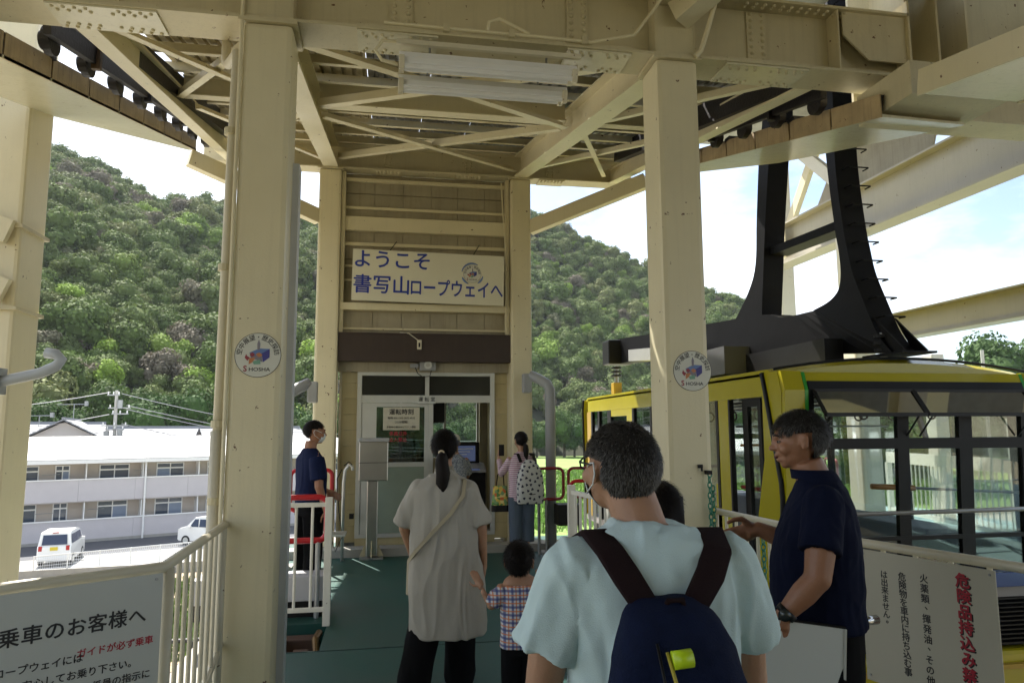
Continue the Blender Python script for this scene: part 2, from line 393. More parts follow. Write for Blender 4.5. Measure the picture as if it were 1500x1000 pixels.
dm2 = dm.copy(); dm2.materials.clear(); dm2.materials.append(deckcream)
ang = math.atan(T)
for i in range(9):
    for j in range(rows):
        y = 4.72+j*Ls; x = -2.02+i*.6
        o = link('roof_panel', dm2 if x < -.8 else dm, None, ST)
        o.location = (x, y, zb(y)+.425+(.008 if j % 2 else 0)); o.rotation_euler = (ang, 0, 0)
sun_block = MB(); sun_block.bar((.62, 10.12, zb(10.12)+.47), (.62, 12.9, zb(12.9)+.47), 5.5, .02); sun_block.build('roof_sheet', deckm, ST)  # added sheet, unseen behind the far girder, blocks sun patches on the floor
def brace(a, b_, s=.075):
    MB().angle((a[0], a[1], zb(a[1])+.06+a[2]), (b_[0], b_[1], zb(b_[1])+.06+b_[2]), s).build('brace', cream, ST)
for y0, y1 in ((4.85, 6.85), (7.1, 9.75)):
    brace((-.66, y0, 0), (1.78, y1, 0)); brace((1.78, y0, .04), (-.68, y1, .04))
    brace((-1.85, y0, 0), (-.86, y1, 0), .06); brace((-.86, y0, .04), (-1.95, y1, .04), .06)
    brace((2.05, y0, 0), (3.1, y1, 0), .06); brace((3.1, y0, .04), (2.0, y1, .04), .06)
# struts from the far pillars out to the guide channels
MB().bar((-2.42, 9.0, 4.92), (-.95, 9.92, 4.52), .12, .20).build('strut', cream, ST)
MB().bar((3.46, 9.0, 4.96), (2.02, 9.92, 4.50), .12, .20).build('strut', cream, ST)

# ---- wall between the far pillars: flat sheets and girts
ws = MB
xs = [-.64, -.20, .20, .60, .98, 1.37, 1.72]
rowz = [(4.93, 5.20), (4.42, 4.92), (3.98, 4.41), (3.36, 3.97), (2.80, 3.35)]
for z0, z1 in rowz:
    for a, b_ in zip(xs, xs[1:]):
        dy = random.uniform(0, .008)
        MB().box(a+.004, b_-.004, 10.06+dy, 10.08+dy, z0+.003, z1-.003).build('wall_panel', wallpan, ST)
MB().box(-.66, 1.74, 10.085, 10.10, 2.4, 5.22).build('wall_backing', wallpan, ST)
for z, h, d in ((5.09, .05, .05), (4.69, .04, .04), (4.37, .20, .09), (4.16, .05, .05), (3.86, .03, .03), (3.66, .03, .03), (3.24, .10, .14), (2.98, .03, .02)):
    MB().box(-.645, 1.72, 10.055-d, 10.055, z, z+h, bev=.006).build('girt', cream, ST)
for x in (-.62, 1.69): MB().box(x-.025, x+.025, 9.93, 10.05, 2.6, 5.2).build('girt', cream, ST)
MB().tube([(1.60, 9.92, 5.15), (1.62, 9.9, 4.7), (1.66, 9.9, 4.2), (1.66, 9.9, 2.95)], .01).build('cable', cream, ST)
# conduits on the near girder
MB().tube([(-.05, 4.40, 4.20), (.3, 4.385, 4.19), (1.0, 4.385, 4.19), (1.32, 4.385, 4.185), (1.62, 4.36, 4.25), (1.75, 4.28, 4.42), (1.88, 4.05, 4.62), (2.1, 3.4, 4.75)], .011).build('conduit', cream, ST)
MB().tube([(2.06, 4.37, 4.14), (2.10, 4.36, 4.18), (2.15, 4.33, 4.35), (2.18, 4.28, 4.5), (2.2, 4.2, 4.7), (2.2, 3.6, 4.9)], .017).build('conduit', cream, ST)
MB().tube([(.62, 4.40, 4.19), (.63, 4.385, 4.26), (.70, 4.38, 4.285), (.78, 4.38, 4.25), (.90, 4.385, 4.20)], .012).build('conduit', cream, ST)
MB().tube([(.05, 4.44, 4.10), (-.06, 4.43, 4.09), (-.10, 4.43, 4.02), (-.06, 4.45, 3.97), (.04, 4.47, 3.96)], .012).build('conduit', cream, ST)
for x in (.35, 1.28, .78): MB().box(x-.02, x+.02, 4.370, 4.398, 4.165, 4.215).build('clip', cream_dk, ST)

# ---- drainpipe on the near left pillar
DP = thing('drainpipe', 'cream drainpipe with elbow running down the left side of the pillar with the round emblem', 'pipe', (-.97, 4.38, 0))
MB().tube([(-1.08, 4.75, 4.16), (-1.08, 4.75, 4.02), (-1.05, 4.68, 3.97), (-.96, 4.50, 3.96), (-.95, 4.46, 3.90), (-.955, 4.45, 3.0), (-.965, 4.45, 1.0)], .030, 12).build('pipe', offwhite, DP, smooth=True)
MB().tube([(-.965, 4.45, 1.6), (-.965, 4.45, -1.5)], .037, 12).build('pipe', offwhite, DP, smooth=True)
for z in (3.4, 2.55, 1.62, 1.18): MB().tube([(-.96, 4.45, z), (-.96, 4.45, z+.04)], .042, 12).build('clamp', cream_dk, DP)
CD = MB().tube([(-.915, 4.395, 4.9), (-.915, 4.395, 0)], .012).build('conduit_pipe', cream); tag(CD, 'thin cream conduit running straight up the front left corner of the left pillar', 'pipe')

# ---- guide channels and roller frames left and right
TG = .262
def guide(side):
    s = side; xi = .56+s*2.90; xo = xi+s*.72
    lab = ('brown streaked guide channel with cream underside beyond the left pillar' if s < 0 else 'brown streaked guide channel with cream underside hanging in front of the black hanger arms')
    g = thing('guide_channel', lab, 'guide beam', (xi, 4.7, 3.9))
    ya = 4.35 if s > 0 else 1.5; yb = 9.0; z = lambda y: 3.80+TG*(y-4.35)
    hh = .17
    # underside plate
    b = MB(); ytip = 6.9; w1 = .72
    pl = [(xi, ya), (xo, ya+(0 if s < 0 else .05)), (xo, ytip), (xi+s*.10, yb), (xi, yb)]
    A_ = [b.bm.verts.new((x, y, z(y))) for x, y in pl]; B_ = [b.bm.verts.new((x, y, z(y)+.02)) for x, y in pl]; n = len(pl)
    b.face(A_); b.face(list(reversed(B_)))
    for i in range(n): b.face((A_[i], B_[i], B_[(i+1) % n], A_[(i+1) % n]))
    b.build('underside_plate', cream_gloss, g)
    n = 8 if s > 0 else 12
    MB().bar((xi+s*.012, ya+.01, z(ya)+hh/2), (xi+s*.012, yb-.01, z(yb)+hh/2), .012, hh*.92).build('backing', blackgrease, g)
    for i in range(n):
        y0 = ya+(yb-ya)*i/n; y1 = ya+(yb-ya)*(i+1)/n-.022
        b = MB(); x0, x1 = (xi-.012, xi+.0)
        off = random.uniform(-.002, .002)
        vs = [(x0+off, y0, z(y0)-.002), (x0+off, y1, z(y1)-.002), (x0+off, y1, z(y1)+hh), (x0+off, y0, z(y0)+hh)]
        A_ = [b.bm.verts.new(v) for v in vs]; B_ = [b.bm.verts.new((x1, v[1], v[2])) for v in vs]
        b.face(A_); b.face(B_)
        for k in range(4): b.face((A_[k], B_[k], B_[(k+1) % 4], A_[(k+1) % 4]))
        b.build('side_plate', brownside, g)
        if i % 2 == 0 and i: MB().box(xi-.02, xi+s*.10 if s > 0 else xi+.02, y0-.10, y0, z(y0)+hh-.02, z(y0)+hh+.012).build('clip', blackgrease, g)
    return g
guide(-1); guide(1)
NG = thing('guide_channel', 'short cream guide channel with pale shiny underside at the top right, nearest to the camera', 'guide beam', (3.5, 3.2, 3.8))
b = MB(); xi = 3.46
z = lambda y: 3.80+.19*(y-4.0)
pl = [(xi, 3.98), (xi+.75, 3.98), (xi+.75, .6), (xi, .6)]
A_ = [b.bm.verts.new((x, y, z(y))) for x, y in pl]; B_ = [b.bm.verts.new((x, y, z(y)+.02)) for x, y in pl]
b.face(A_); b.face(B_)
for i in range(4): b.face((A_[i], B_[i], B_[(i+1) % 4], A_[(i+1) % 4]))
b.build('underside_plate', cream_gloss, NG)
MB().bar((xi-.008, 3.98, z(3.98)+.075), (xi-.008, .6, z(.6)+.075), .014, .17).build('side_plate', cream, NG)
MB().bar((xi+.76, 3.98, z(3.98)+.06), (xi+.76, .6, z(.6)+.06), .014, .14).build('side_plate', cream, NG)
MB().box(3.50, 4.25, 4.10, 4.66, 3.86, 4.10).build('bracket', cream_dk, ST)

def rollers(side):
    s = side; x = .56+s*2.74; y_s = 4.76
    g = thing('roller_frame', 'black greasy rope roller frame with hanging sheaves beyond the %s' % ('left guide channel' if s < 0 else 'right pillar'), 'roller frame', (x, 5, 4.2))
    z = lambda y: 4.20+.245*(y-4.7)
    MB().bar((x, y_s, z(y_s)), (x, 9.2, z(9.2)), .05, .17).build('rail', blackgrease, g)
    MB().bar((x+s*-.17, y_s, z(y_s)+.10), (x+s*-.17, 9.2, z(9.2)+.10), .10, .22).build('rail', blackgrease, g)
    for k in range(8):
        y = 4.95+.58*k
        b = MB(); b.cyl((x+s*.03, y, z(y)-.085), (x+s*.08, y, z(y)-.085), .095, 18); b.cyl((x+s*.08, y, z(y)-.085), (x+s*.11, y, z(y)-.085), .06, 14)
        b.build('sheave', blackgrease, g)
    for k in range(4):
        y = 5.5+1.15*k
        MB().box(x-s*.02-.03, x-s*.02+.03, y-.02, y+.02, z(y)-.13, z(y)+.25).build('bracket', mat('brown_bracket%d' % k, (.10, .06, .03), .6) if k == 0 and s < 0 else blackgrease, g)
    return g
rollers(-1); rollers(1)

# ---- outer columns of the neighbouring bays
OC = thing('steel_column', 'wide cream steel column with pale sunlit side at the left edge of the picture', 'column', (-3.2, 6.5, -5.1))
MB().box(-3.50, -3.05, 6.5, 6.95, -5.1, 7.4, bev=.03).build('shaft', cream, OC)
for z in (2.6, 3.3): MB().box(-3.51, -3.02, 6.46, 6.96, z, z+.03).build('band', cream_dk, OC)
MB().bar((-3.10, 6.44, 3.25), (-4.4, 6.44, 3.70), .06, .20).build('stay', cream, OC)
MB().bar((-3.10, 6.44, 2.75), (-4.4, 6.44, 3.25), .06, .20).build('stay', cream, OC)
CA = MB().box(7.9, 8.22, 13.2, 13.55, -5.1, 9.5, bev=.03).build('steel_column', whitesteel); tag(CA, 'tall white steel column behind the black hanger arms', 'column')
CB = thing('steel_column', 'stout white steel column seen through the front window of the yellow cabin', 'column', (7.5, 10.2, -.1))
MB().box(7.3, 7.66, 10.15, 10.5, -.1, 4.9, bev=.03).build('shaft', whitesteel, CB); MB().box(7.2, 7.76, 10.05, 10.6, -.1, -.06).build('base_plate', whitesteel, CB)
CC = MB().box(9.55, 9.80, 11.2, 11.45, -5.1, 2.9, bev=.02).build('steel_column', whitesteel); tag(CC, 'slim white post rising behind the white railing, right of the stout column', 'column')
CE = MB().box(10.6, 10.85, 10.6, 10.85, -5.1, 1.75, bev=.02).build('steel_column', whitesteel); tag(CE, 'short white post behind the right part of the white railing', 'column')
B1 = thing('outer_beam', 'broad level steel beam running back across the upper right of the sky', 'beam', (7.6, 8, 4.7))
MB().ibeam((7.62, -1.5, 4.72), (7.62, 13.1, 4.72), .78, .34, .03, .02).build('beam', greycream, B1)
for x in (12.4,):
    o = MB().box(7.44, 7.448, 12.2, 12.6, 4.80, 5.42).build('splice_plate', cream, B1)
    rivets([(7.44, 12.27+.09*i, 4.87+.12*j) for i in range(4) for j in range(5)], (-1, 0, 0), .02, o)
B2 = MB().ibeam((7.72, -1.5, 2.93), (7.72, 10.2, 2.93), .40, .28, .02, .016).build('outer_beam', greycream); tag(B2, 'lower level steel beam on the right, passing just above the cabin roof', 'beam')
B3 = thing('outer_frame', 'cream gusseted bracing frame seen between the two black hanger arms', 'frame', (7.9, 12, 5.4))
MB().bar((7.7, 12.6, 7.4), (7.7, 10.4, 5.4), .10, .22).build('diagonal', whitesteel, B3)
MB().bar((8.1, 13.1, 5.7), (8.1, 11.0, 8.2), .10, .20).build('diagonal', cream, B3)
MB().prism([(9.0, 5.52), (12.0, 5.52), (10.6, 7.1), (8.4, 7.2)], 'x', 7.9, 7.93).build('gusset_plate', wallpan, B3)
MB().box(5.9, 10.6, 2.0, 13.0, 7.3, 7.36).build('roof_sheet', deckm, B3)

# ---- outer railing on the far side of the cabin berth
WR = thing('railing', 'long white barred railing with a broad top band behind the yellow cabin', 'railing', (8.5, 10, -.06))
a0, a1 = Vector((9.6, 12.6, 0)), Vector((7.75, 3.2, 0)); dd = (a1-a0); LL = dd.length; dn = dd.normalized()
MB().bar(a0+Vector((0, 0, 1.04)), a1+Vector((0, 0, 1.04)), .05, .20).build('top_rail', whitesteel, WR)
MB().bar(a0+Vector((0, 0, .06)), a1+Vector((0, 0, .06)), .04, .07).build('bottom_rail', whitesteel, WR)
bm_bar = MB().cyl((0, 0, .09), (0, 0, .94), .012, 6); me_bar = bpy.data.meshes.new('bar'); bm_bar.bm.to_mesh(me_bar); me_bar.materials.append(whitesteel)
nb = int(LL/.14)
for i in range(1, nb):
    p = a0+dn*(LL*i/nb); o = link('bar', me_bar, None, WR); o.location = p
for i in range(0, 5):
    p = a0+dn*(LL*i/4); MB().box(p.x-.035, p.x+.035, p.y-.035, p.y+.035, -.06, .94).build('post', whitesteel, WR)
def hoop(name, lab, xy0, dirv, L_, z0, z1, m, r=.022, post=True, grp=None, cat='handrail'):
    d = Vector((dirv[0], dirv[1], 0)).normalized()
    g = thing(name, lab, cat, (xy0[0], xy0[1], 0), grp)
    pts = [(xy0[0]+d.x*a, xy0[1]+d.y*a, z) for a, z in rect_tube(0, L_, z0, z1, .07)]
    MB().tube(pts, r, 10, True).build('hoop', m, g, smooth=True)
    if post:
        for a in ((.08, L_-.08) if post == 2 else (L_*.75,)):
            MB().cyl((xy0[0]+d.x*a, xy0[1]+d.y*a, -.05), (xy0[0]+d.x*a, xy0[1]+d.y*a, z0+.02), .020, 10).build('post', galv, g)
    return g
hoop('safety_hoop', "dark red hoop seen through the cabin's right half, left one of the pair", (7.05, 6.55), (.19, -1), .62, .42, 1.06, darkred, .022, 2)
hoop('safety_hoop', 'dark red hoop seen through the cabin at the right picture edge', (7.18, 5.86), (.19, -1), .80, .42, 1.06, darkred, .022, 2)
hoop('safety_hoop', 'dark red tubular hoop left of the stout white column beyond the cabin', (6.95, 10.6), (-.3, -1), .6, .12, 1.12, darkred, .018, 2)
# ================================================================== BOOTH, SIGNS, LAMPS, RAILINGS
BO = thing('control_booth', 'cream boarded control booth with aluminium window front and dark brown fascia between the far pillars', 'booth', (.56, 10.2, 0))
def boards(x0, x1, z0, z1, h, y=10.15, parent=BO):
    z = z0; i = 0
    while z < z1-.02:
        zt = min(z+h, z1)
        MB().prism([(y, z+.002), (y+.012, zt-.002), (y+.04, zt-.002), (y+.04, z+.002)], 'x', x0, x1).build('board', siding, parent); z = zt
boards(-.60, -.385, .10, 2.40, .215); boards(1.525, 1.72, .10, 2.40, .215)
MB().box(-.60, 1.72, 10.15, 10.19, 2.405, 2.53).build('board', siding, BO)
MB().box(-.63, -.60, 10.12, 10.22, 0, 2.53).build('corner_trim', offwhite, BO); MB().box(1.715, 1.745, 10.12, 10.22, 0, 2.53).build('corner_trim', offwhite, BO)
MB().box(-.385, 1.525, 10.13, 10.2, .02, .16).build('base_board', siding, BO)
MB().box(-.665, 1.775, 9.90, 10.15, 2.535, 2.905).build('fascia', darkpanel, BO)
MB().box(-.68, 1.79, 9.89, 10.15, 2.905, 2.925).build('fascia_cap', darkpanel, BO)
fr = MB()
for a in ((-.385, -.325, .16, 2.40), (1.465, 1.525, .16, 2.40)): fr.box(a[0], a[1], 10.10, 10.17, a[2], a[3])
for a in ((-.325, 1.465, 2.355, 2.40), (-.325, 1.465, 1.98, 2.08), (-.325, 1.465, .16, .21)): fr.box(a[0], a[1], 10.105, 10.165, a[2], a[3])
fr.box(.545, .60, 10.108, 10.163, 2.08, 2.355); fr.box(.60, .66, 10.112, 10.16, .21, 1.98)
fr.build('window_frame', alum, BO)
for x0, x1 in ((-.322, .542), (.603, 1.462)): MB().box(x0, x1, 10.135, 10.141, 2.083, 2.353).build('pane', mat('dark_pane', (.02, .022, .022), .12), BO)
dr = MB()
for a in ((-.32, -.12, .21, 1.975), (.54, .597, .21, 1.975)): dr.box(a[0], a[1], 10.12, 10.15, a[2], a[3])
dr.box(-.12, .54, 10.12, 10.15, 1.92, 1.975); dr.box(-.12, .54, 10.12, 10.15, 1.10, 1.16)
dro = dr.build('sliding_door', alum, BO)
MB().box(-.118, .538, 10.13, 10.136, 1.162, 1.918).build('pane', glass_mid, dro)
MB().box(-.318, .595, 10.127, 10.143, .213, 1.098).build('lower_panel', mat('green_grey_panel', (.27, .33, .27), .4, var=.08), dro)
rwf = MB(); rwf.box(1.04, 1.08, 10.9, 10.94, 1.2, 2.0); rwf.box(.6, 1.72, 11.96, 12.0, 1.13, 1.18)
# booth shell: side walls, back wall with window, roof
MB().box(-.60, -.56, 10.2, 12.0, 0, 2.9).build('side_wall', siding, BO); MB().box(1.68, 1.72, 10.2, 12.0, 0, 2.9).build('side_wall', siding, BO)
bw = MB(); bw.box(-.6, 1.72, 11.96, 12.0, 0, 1.15); bw.box(-.6, 1.72, 11.96, 12.0, 2.15, 2.9); bw.box(-.6, -.3, 11.961, 12.0, 1.15, 2.15); bw.box(1.55, 1.72, 11.961, 12.0, 1.15, 2.15)
bw.build('back_wall', wallpan, BO); MB().box(-.65, 1.77, 10.16, 12.05, 2.9, 2.93).build('roof', darkpanel, BO); MB().box(-.6, 1.72, 10.2, 12.0, .0, .03).build('booth_floor', grayp, BO)
bf = MB()
for x in (.25, .97, 1.52): bf.box(x-.02, x+.02, 11.95, 11.99, 1.15, 2.15)
bf.build('back_window_frame', alum, BO)
MB().box(-.3, 1.55, 11.975, 11.98, 1.15, 2.15).build('pane', glass, BO)
MB().box(.62, .96, 11.90, 11.93, 1.72, 2.12).build('blind', mat('blind_dark', (.05, .05, .06), .7), BO)
CO = thing('control_desk', 'dark control desk with lit monitor screens inside the booth window', 'control desk', (1.15, 10.5, 0))
MB().box(.75, 1.42, 10.25, 10.75, .2, 1.0, bev=.01).build('desk', black, CO)
MB().prism([(10.22, 1.0), (10.22, 1.04), (10.45, 1.12), (10.75, 1.12), (10.75, 1.0)], 'x', .8, 1.42).build('panel', grayp, CO)
mo = MB().box(.90, 1.36, 10.50, 10.72, 1.10, 1.42, bev=.01).build('monitor', black, CO)
scr = mat('screen', (.05, .07, .12), .2); scr.node_tree.nodes['Principled BSDF'].inputs['Emission Color'].default_value = (.10, .13, .25, 1); scr.node_tree.nodes['Principled BSDF'].inputs['Emission Strength'].default_value = .14
MB().box(.97, 1.30, 10.494, 10.50, 1.15, 1.37).build('screen', scr, mo)
for k in range(4): MB().box(1.0, 1.27-.05*k, 10.490, 10.493, 1.32-.04*k, 1.332-.04*k).build('screen_line', alum, mo)
MB().box(.98, 1.33, 10.215, 10.24, 1.03, 1.055).build('screen', scr, CO)

SP = thing('speaker', 'small round faced horn speaker in grey housing under the brown fascia', 'speaker', (.56, 10.0, 2.45))
MB().box(.46, .68, 9.98, 10.14, 2.42, 2.56, bev=.008).build('housing', grayp, SP)
MB().cyl((.57, 9.975, 2.49), (.57, 9.93, 2.49), .042, 20, .055).build('lens', alum, SP, smooth=False)
MB().cyl((.57, 9.929, 2.49), (.57, 9.927, 2.49), .028, 16).build('cone', concl, SP)
MB().box(.33, .44, 10.0, 10.12, 2.46, 2.51).build('bracket', grayp, SP)
MB().tube([(.40, 9.99, 2.46), (.43, 9.98, 2.38), (.50, 9.98, 2.33), (.6, 9.98, 2.34), (.62, 9.98, 2.42)], .006).build('cable', black, SP)
SW = thing('wall_box', 'small white box with a dark slot mounted on the brown fascia', 'box', (.45, 9.88, 2.8))
MB().box(.415, .475, 9.86, 9.90, 2.70, 2.83, bev=.006).build('case', offwhite, SW); MB().box(.433, .457, 9.855, 9.861, 2.73, 2.79).build('slot', black, SW)
MB().tube([(.42, 9.87, 2.83), (.30, 9.88, 2.92), (.18, 9.95, 2.94)], .006).build('cable', offwhite, SW)

NP = MB().box(.445, .69, 10.085, 10.10, 1.965, 2.07, bev=.003).build('name_plate', signw); tag(NP, 'small white name plate with black characters on the booth window bar', 'sign')
text('lettering', '運 転 室', .066, facing((.567, 10.084, 2.02), (1, 0, 0)), inkblack, NP, bold=.02, sx=1.0)
PO = thing('timetable_notice', 'ivory operating times notice stuck on the glass of the booth door', 'notice', (.22, 10.1, 1.6))
MB().box(-.03, .47, 10.105, 10.113, 1.60, 1.91, bev=.003).build('board', signc, PO)
for s_, z, sz, bo in (('運転時刻', 1.845, .085, .03), ('毎時 0分.15分.30分.45分', 1.765, .036, .02), ('（15分間隔）', 1.708, .038, .02), ('多客時の場合はピストン運転', 1.640, .031, .02)):
    text('lettering', s_, sz, facing((.22, 10.104, z), (1, 0, 0)), inkblack, PO, bold=bo)
PN = thing('door_sticker', 'red printed no-entry wording stuck on the booth door glass under the ivory notice', 'notice', (.2, 10.1, 1.45))
for s_, z in (('係員以外', 1.548), ('立入禁止', 1.465)): text('lettering', s_, .062, facing((.18, 10.118, z), (1, 0, 0)), inkred, PN, bold=.03)

# ---- welcome board
WB = thing('welcome_board', 'tilted ivory welcome board with two lines of large blue Japanese lettering above the booth', 'sign board', (.55, 9.83, 3.34))
rot = Matrix.Translation((.565, 9.80, 3.68)) @ Matrix.Rotation(R(.9), 4, 'Y')
b = MB(); b.box(-1.04, 1.05, -.012, .012, -.345, .365, rot, .003); b.build('board', mat('welcome_board_paint', (.70, .67, .52), .45, var=.06, vscale=2), WB)
base = rot @ Matrix.Rotation(R(90), 4, 'X')
def wt(s_, size, x, z, bold, align='LEFT', sx=1.0, m=inkblue): return text('lettering', s_, size, base @ Matrix.Translation((x, z, .0135)), m, WB, bold=bold, align=align, sx=sx, ext=.001)
wt('ようこそ', .268, -1.04, .215, .028)
wt('書写山', .272, -1.03, -.135, .028, sx=.96); wt('ロープウェイへ', .255, -.27, -.150, .030, sx=.735)
for dx in (-.55, .62): MB().tube([(.565+dx, 9.80, 4.04), (.565+dx+.10, 9.95, 4.22)], .006).build('hanging_wire', black, WB)
def emblem(parent, M, r, ring=True):
    def circ(r_, z0, m, nm, n=40):
        b = MB(); b.cyl((0, 0, z0), (0, 0, z0+.0012), r_, n)
        bmesh.ops.transform(b.bm, matrix=M, verts=b.bm.verts); b.build(nm, m, parent)
    circ(r, 0, inkblack, 'rim'); circ(r*.975, .0012, M_EMB, 'face')
    ch = '空中展望・歴史探訪'; n = len(ch)
    for i, c in enumerate(ch):
        a = R(178-176*i/(n-1)) if True else 0
        a = R(90)+(R(80)-R(160)*i/(n-1))
        me = M @ Matrix.Rotation(a-R(90), 4, 'Z') @ Matrix.Translation((0, r*.79, .0026))
        text('lettering', c, r*.27, me, inkblack, parent, bold=.02, ext=.0004)
    def poly(pts, m, z=.0028):
        b = MB(); A_ = [b.bm.verts.new((x*r, y*r, z)) for x, y in pts]; B_ = [b.bm.verts.new((x*r, y*r, z+.0006)) for x, y in pts]
        b.face(list(reversed(A_))); b.face(B_)
        for i in range(len(pts)): b.face((A_[i], A_[(i+1) % len(pts)], B_[(i+1) % len(pts)], B_[i]))
        bmesh.ops.transform(b.bm, matrix=M, verts=b.bm.verts); b.build('emblem_shape', m, parent)
    poly([(-.38, .10), (.05, .30), (.50, .28), (.16, .08), (-.12, -.02)], E_BLUE)
    poly([(.16, .08), (.50, .28), (.50, -.10), (.22, -.32)], E_NAVY, .0030)
    poly([(-.36, .08), (-.12, -.02), (.16, .08), (.2, -.30), (-.05, -.22), (-.30, -.12)], E_GREY, .0030)
    poly([(-.03, .22), (.07, .24), (.09, .52), (.02, .70), (-.04, .52)], E_GREY, .0036)
    poly([(-.10, .04), (.06, .12), (.20, .0), (.05, -.10)], E_OR, .0040)
    poly([(-.50, .05), (-.56, -.12), (-.44, -.26), (-.34, -.12), (-.46, -.04)], E_RED, .0040)
    poly([(-.32, .08), (-.22, .12), (-.12, .02), (-.22, -.08), (-.34, -.02)], E_RED, .0042)
    poly([(-.36, -.14), (-.10, -.10), (-.2, -.30), (-.38, -.42)], E_OR, .0040)
    poly([(-.22, -.28), (.10, -.20), (.12, -.40), (-.16, -.42)], E_GRN, .0044)
    text('lettering', 'S', r*.36, M @ Matrix.Translation((-.53*r, -.62*r, .0028)), E_RED, parent, bold=.05, ext=.0004)
    text('lettering', 'HOSHA', r*.235, M @ Matrix.Translation((.08*r, -.645*r, .0028)), inkblack, parent, bold=.02, ext=.0004, sx=1.15)
M_EMB = mat('emblem_white', (.62, .62, .55), .4); E_BLUE = mat('emblem_blue', (.12, .20, .42), .5); E_NAVY = mat('emblem_navy', (.05, .05, .24), .5)
E_GREY = mat('emblem_grey', (.22, .20, .24), .5); E_OR = mat('emblem_orange', (.50, .20, .08), .5); E_RED = mat('emblem_red', (.28, .04, .06), .5); E_GRN = mat('emblem_green', (.18, .36, .26), .5)
emblem(WB, base @ Matrix.Translation((.60, .09, .0135)), .125)
for k, (a0, a1, rr) in enumerate(((60, 170, .15), (200, 250, .15), (300, 350, .15))):
    pts = [base @ Vector((.60+rr*math.cos(R(a0+(a1-a0)*i/8)), .09+rr*math.sin(R(a0+(a1-a0)*i/8)), .015)) for i in range(9)]
    MB().tube(pts, [.004, .009, .012, .013, .013, .012, .01, .008, .004], 6).build('swoosh', E_BLUE, WB)
EL = thing('round_emblem', 'round white emblem with cable car picture on the left front pillar', 'emblem', (-.745, 4.39, 2.04))
emblem(EL, facing((-.745, 4.399, 2.042), (1, 0, 0)), .132)
ER = thing('round_emblem', 'round white emblem with cable car picture on the right front pillar', 'emblem', (1.975, 4.39, 1.975))
emblem(ER, facing((1.972, 4.399, 1.975), (1, 0, 0)), .132)

# ---- fluorescent lamps (off)
tube_m = mat('lamp_tube_off', (.80, .80, .80), .25)
lamp_w = mat('lamp_white_enamel', (.84, .84, .84), .3, var=.04)
def lamp(y, z, x0, x1, lab, tilt):
    g = thing('fluorescent_lamp', lab, 'lamp', ((x0+x1)/2, y, z), 'twin strip lamps under the front girder')
    M = Matrix.Translation((x0, y, z)) @ Matrix.Rotation(tilt, 4, 'X')
    L = x1-x0
    b = MB(); b.prism([(-.075, .0), (-.05, -.03), (.05, -.03), (.075, .0), (.05, .035), (-.05, .035)], 'x', 0, L); bmesh.ops.transform(b.bm, matrix=M, verts=b.bm.verts); b.build('housing', lamp_w, g)
    for dy in (-.085, .085):
        b = MB(); b.cyl((.03, dy*.78, -.052), (L-.03, dy*.78, -.052), .0165, 14); bmesh.ops.transform(b.bm, matrix=M, verts=b.bm.verts); b.build('tube', tube_m, g, smooth=False)
    for xx in (0, L-.035):
        for dy in (-.066, .066):
            b = MB(); b.box(xx, xx+.035, dy-.022, dy+.022, -.078, .01, None, .004); bmesh.ops.transform(b.bm, matrix=M, verts=b.bm.verts); b.build('lamp_holder', offwhite, g)
    for xx in (.2, L-.2): MB().cyl((x0+xx, y, z+.03), (x0+xx, y, ZG-.014), .008, 6).build('hanger_rod', galv, g)
lamp(4.50, 4.02, .05, 1.24, 'white twin strip lamp under the front girder, nearer and upper of the two', R(18))
lamp(4.76, 3.995, .05, 1.235, 'white twin strip lamp under the front girder, farther and lower of the two', R(18))
MB().box(.03, 1.26, 4.40, 4.43, 4.07, 4.10).build('lamp_rail', offwhite, ST)

# ---- left railing and its notice board
LR = thing('railing', 'cream barred hand railing running from the left pillar and bending out behind the notice board', 'railing', (-.86, 3.6, 0))
c0 = Vector((-.89, 4.42, 0)); c1 = Vector((-.85, 3.10, 0)); c2 = Vector((-2.62, 1.83, 0))
up1 = Vector((0, 0, 1.07))
MB().tube([c0+up1, c1+up1+Vector((0, .06, 0)), c1+up1, c1+up1+Vector((-.05, -.04, 0)), c2+up1], .022, 10).build('top_rail', offwhite, LR, smooth=True)
MB().tube([c0+Vector((0, 0, .42)), c1+Vector((0, 0, .12))], .02, 8).build('lower_rail', offwhite, LR)
MB().tube([c1+Vector((0, 0, .12)), c2+Vector((0, 0, .12))], .02, 8).build('lower_rail', offwhite, LR)
bb = MB().cyl((0, 0, .12), (0, 0, 1.06), .0105, 8); mb1 = bpy.data.meshes.new('bar'); bb.bm.to_mesh(mb1); mb1.materials.append(offwhite)
for i in range(1, 10):
    o = link('bar', mb1, None, LR); o.location = c1.lerp(c0, i/10)
for i in range(1, 17):
    o = link('bar', mb1, None, LR); o.location = c1.lerp(c2, i/17)
for p in (c1+Vector((.01, .03, 0)), c1.lerp(c0, .93), c2): MB().cyl(p, p+Vector((0, 0, 1.06)), .026, 10).build('post', offwhite, LR, smooth=True)
NB = thing('notice_board', 'large grey-white notice board with black and red lettering in the lower left corner', 'notice', (-1.4, 2.6, .6))
ud = Vector((.812, .584, 0)); nn = Vector((.584, -.812, 0))
o0 = Vector((-.852, 3.092, 0))+nn*.03
b = MB(); M = facing(o0, ud); b.box(-1.35, -.005, -.40+.63, 1.055, -.006, .0, M, .002); b.build('board', signw, NB)
for u_, z in ((-.03, 1.035), (-.03, .30), (-.7, 1.035)):
    p = o0+ud*u_+Vector((0, 0, z)); MB().cyl(p, p+nn*.004, .006, 8).build('screw', galv, NB)
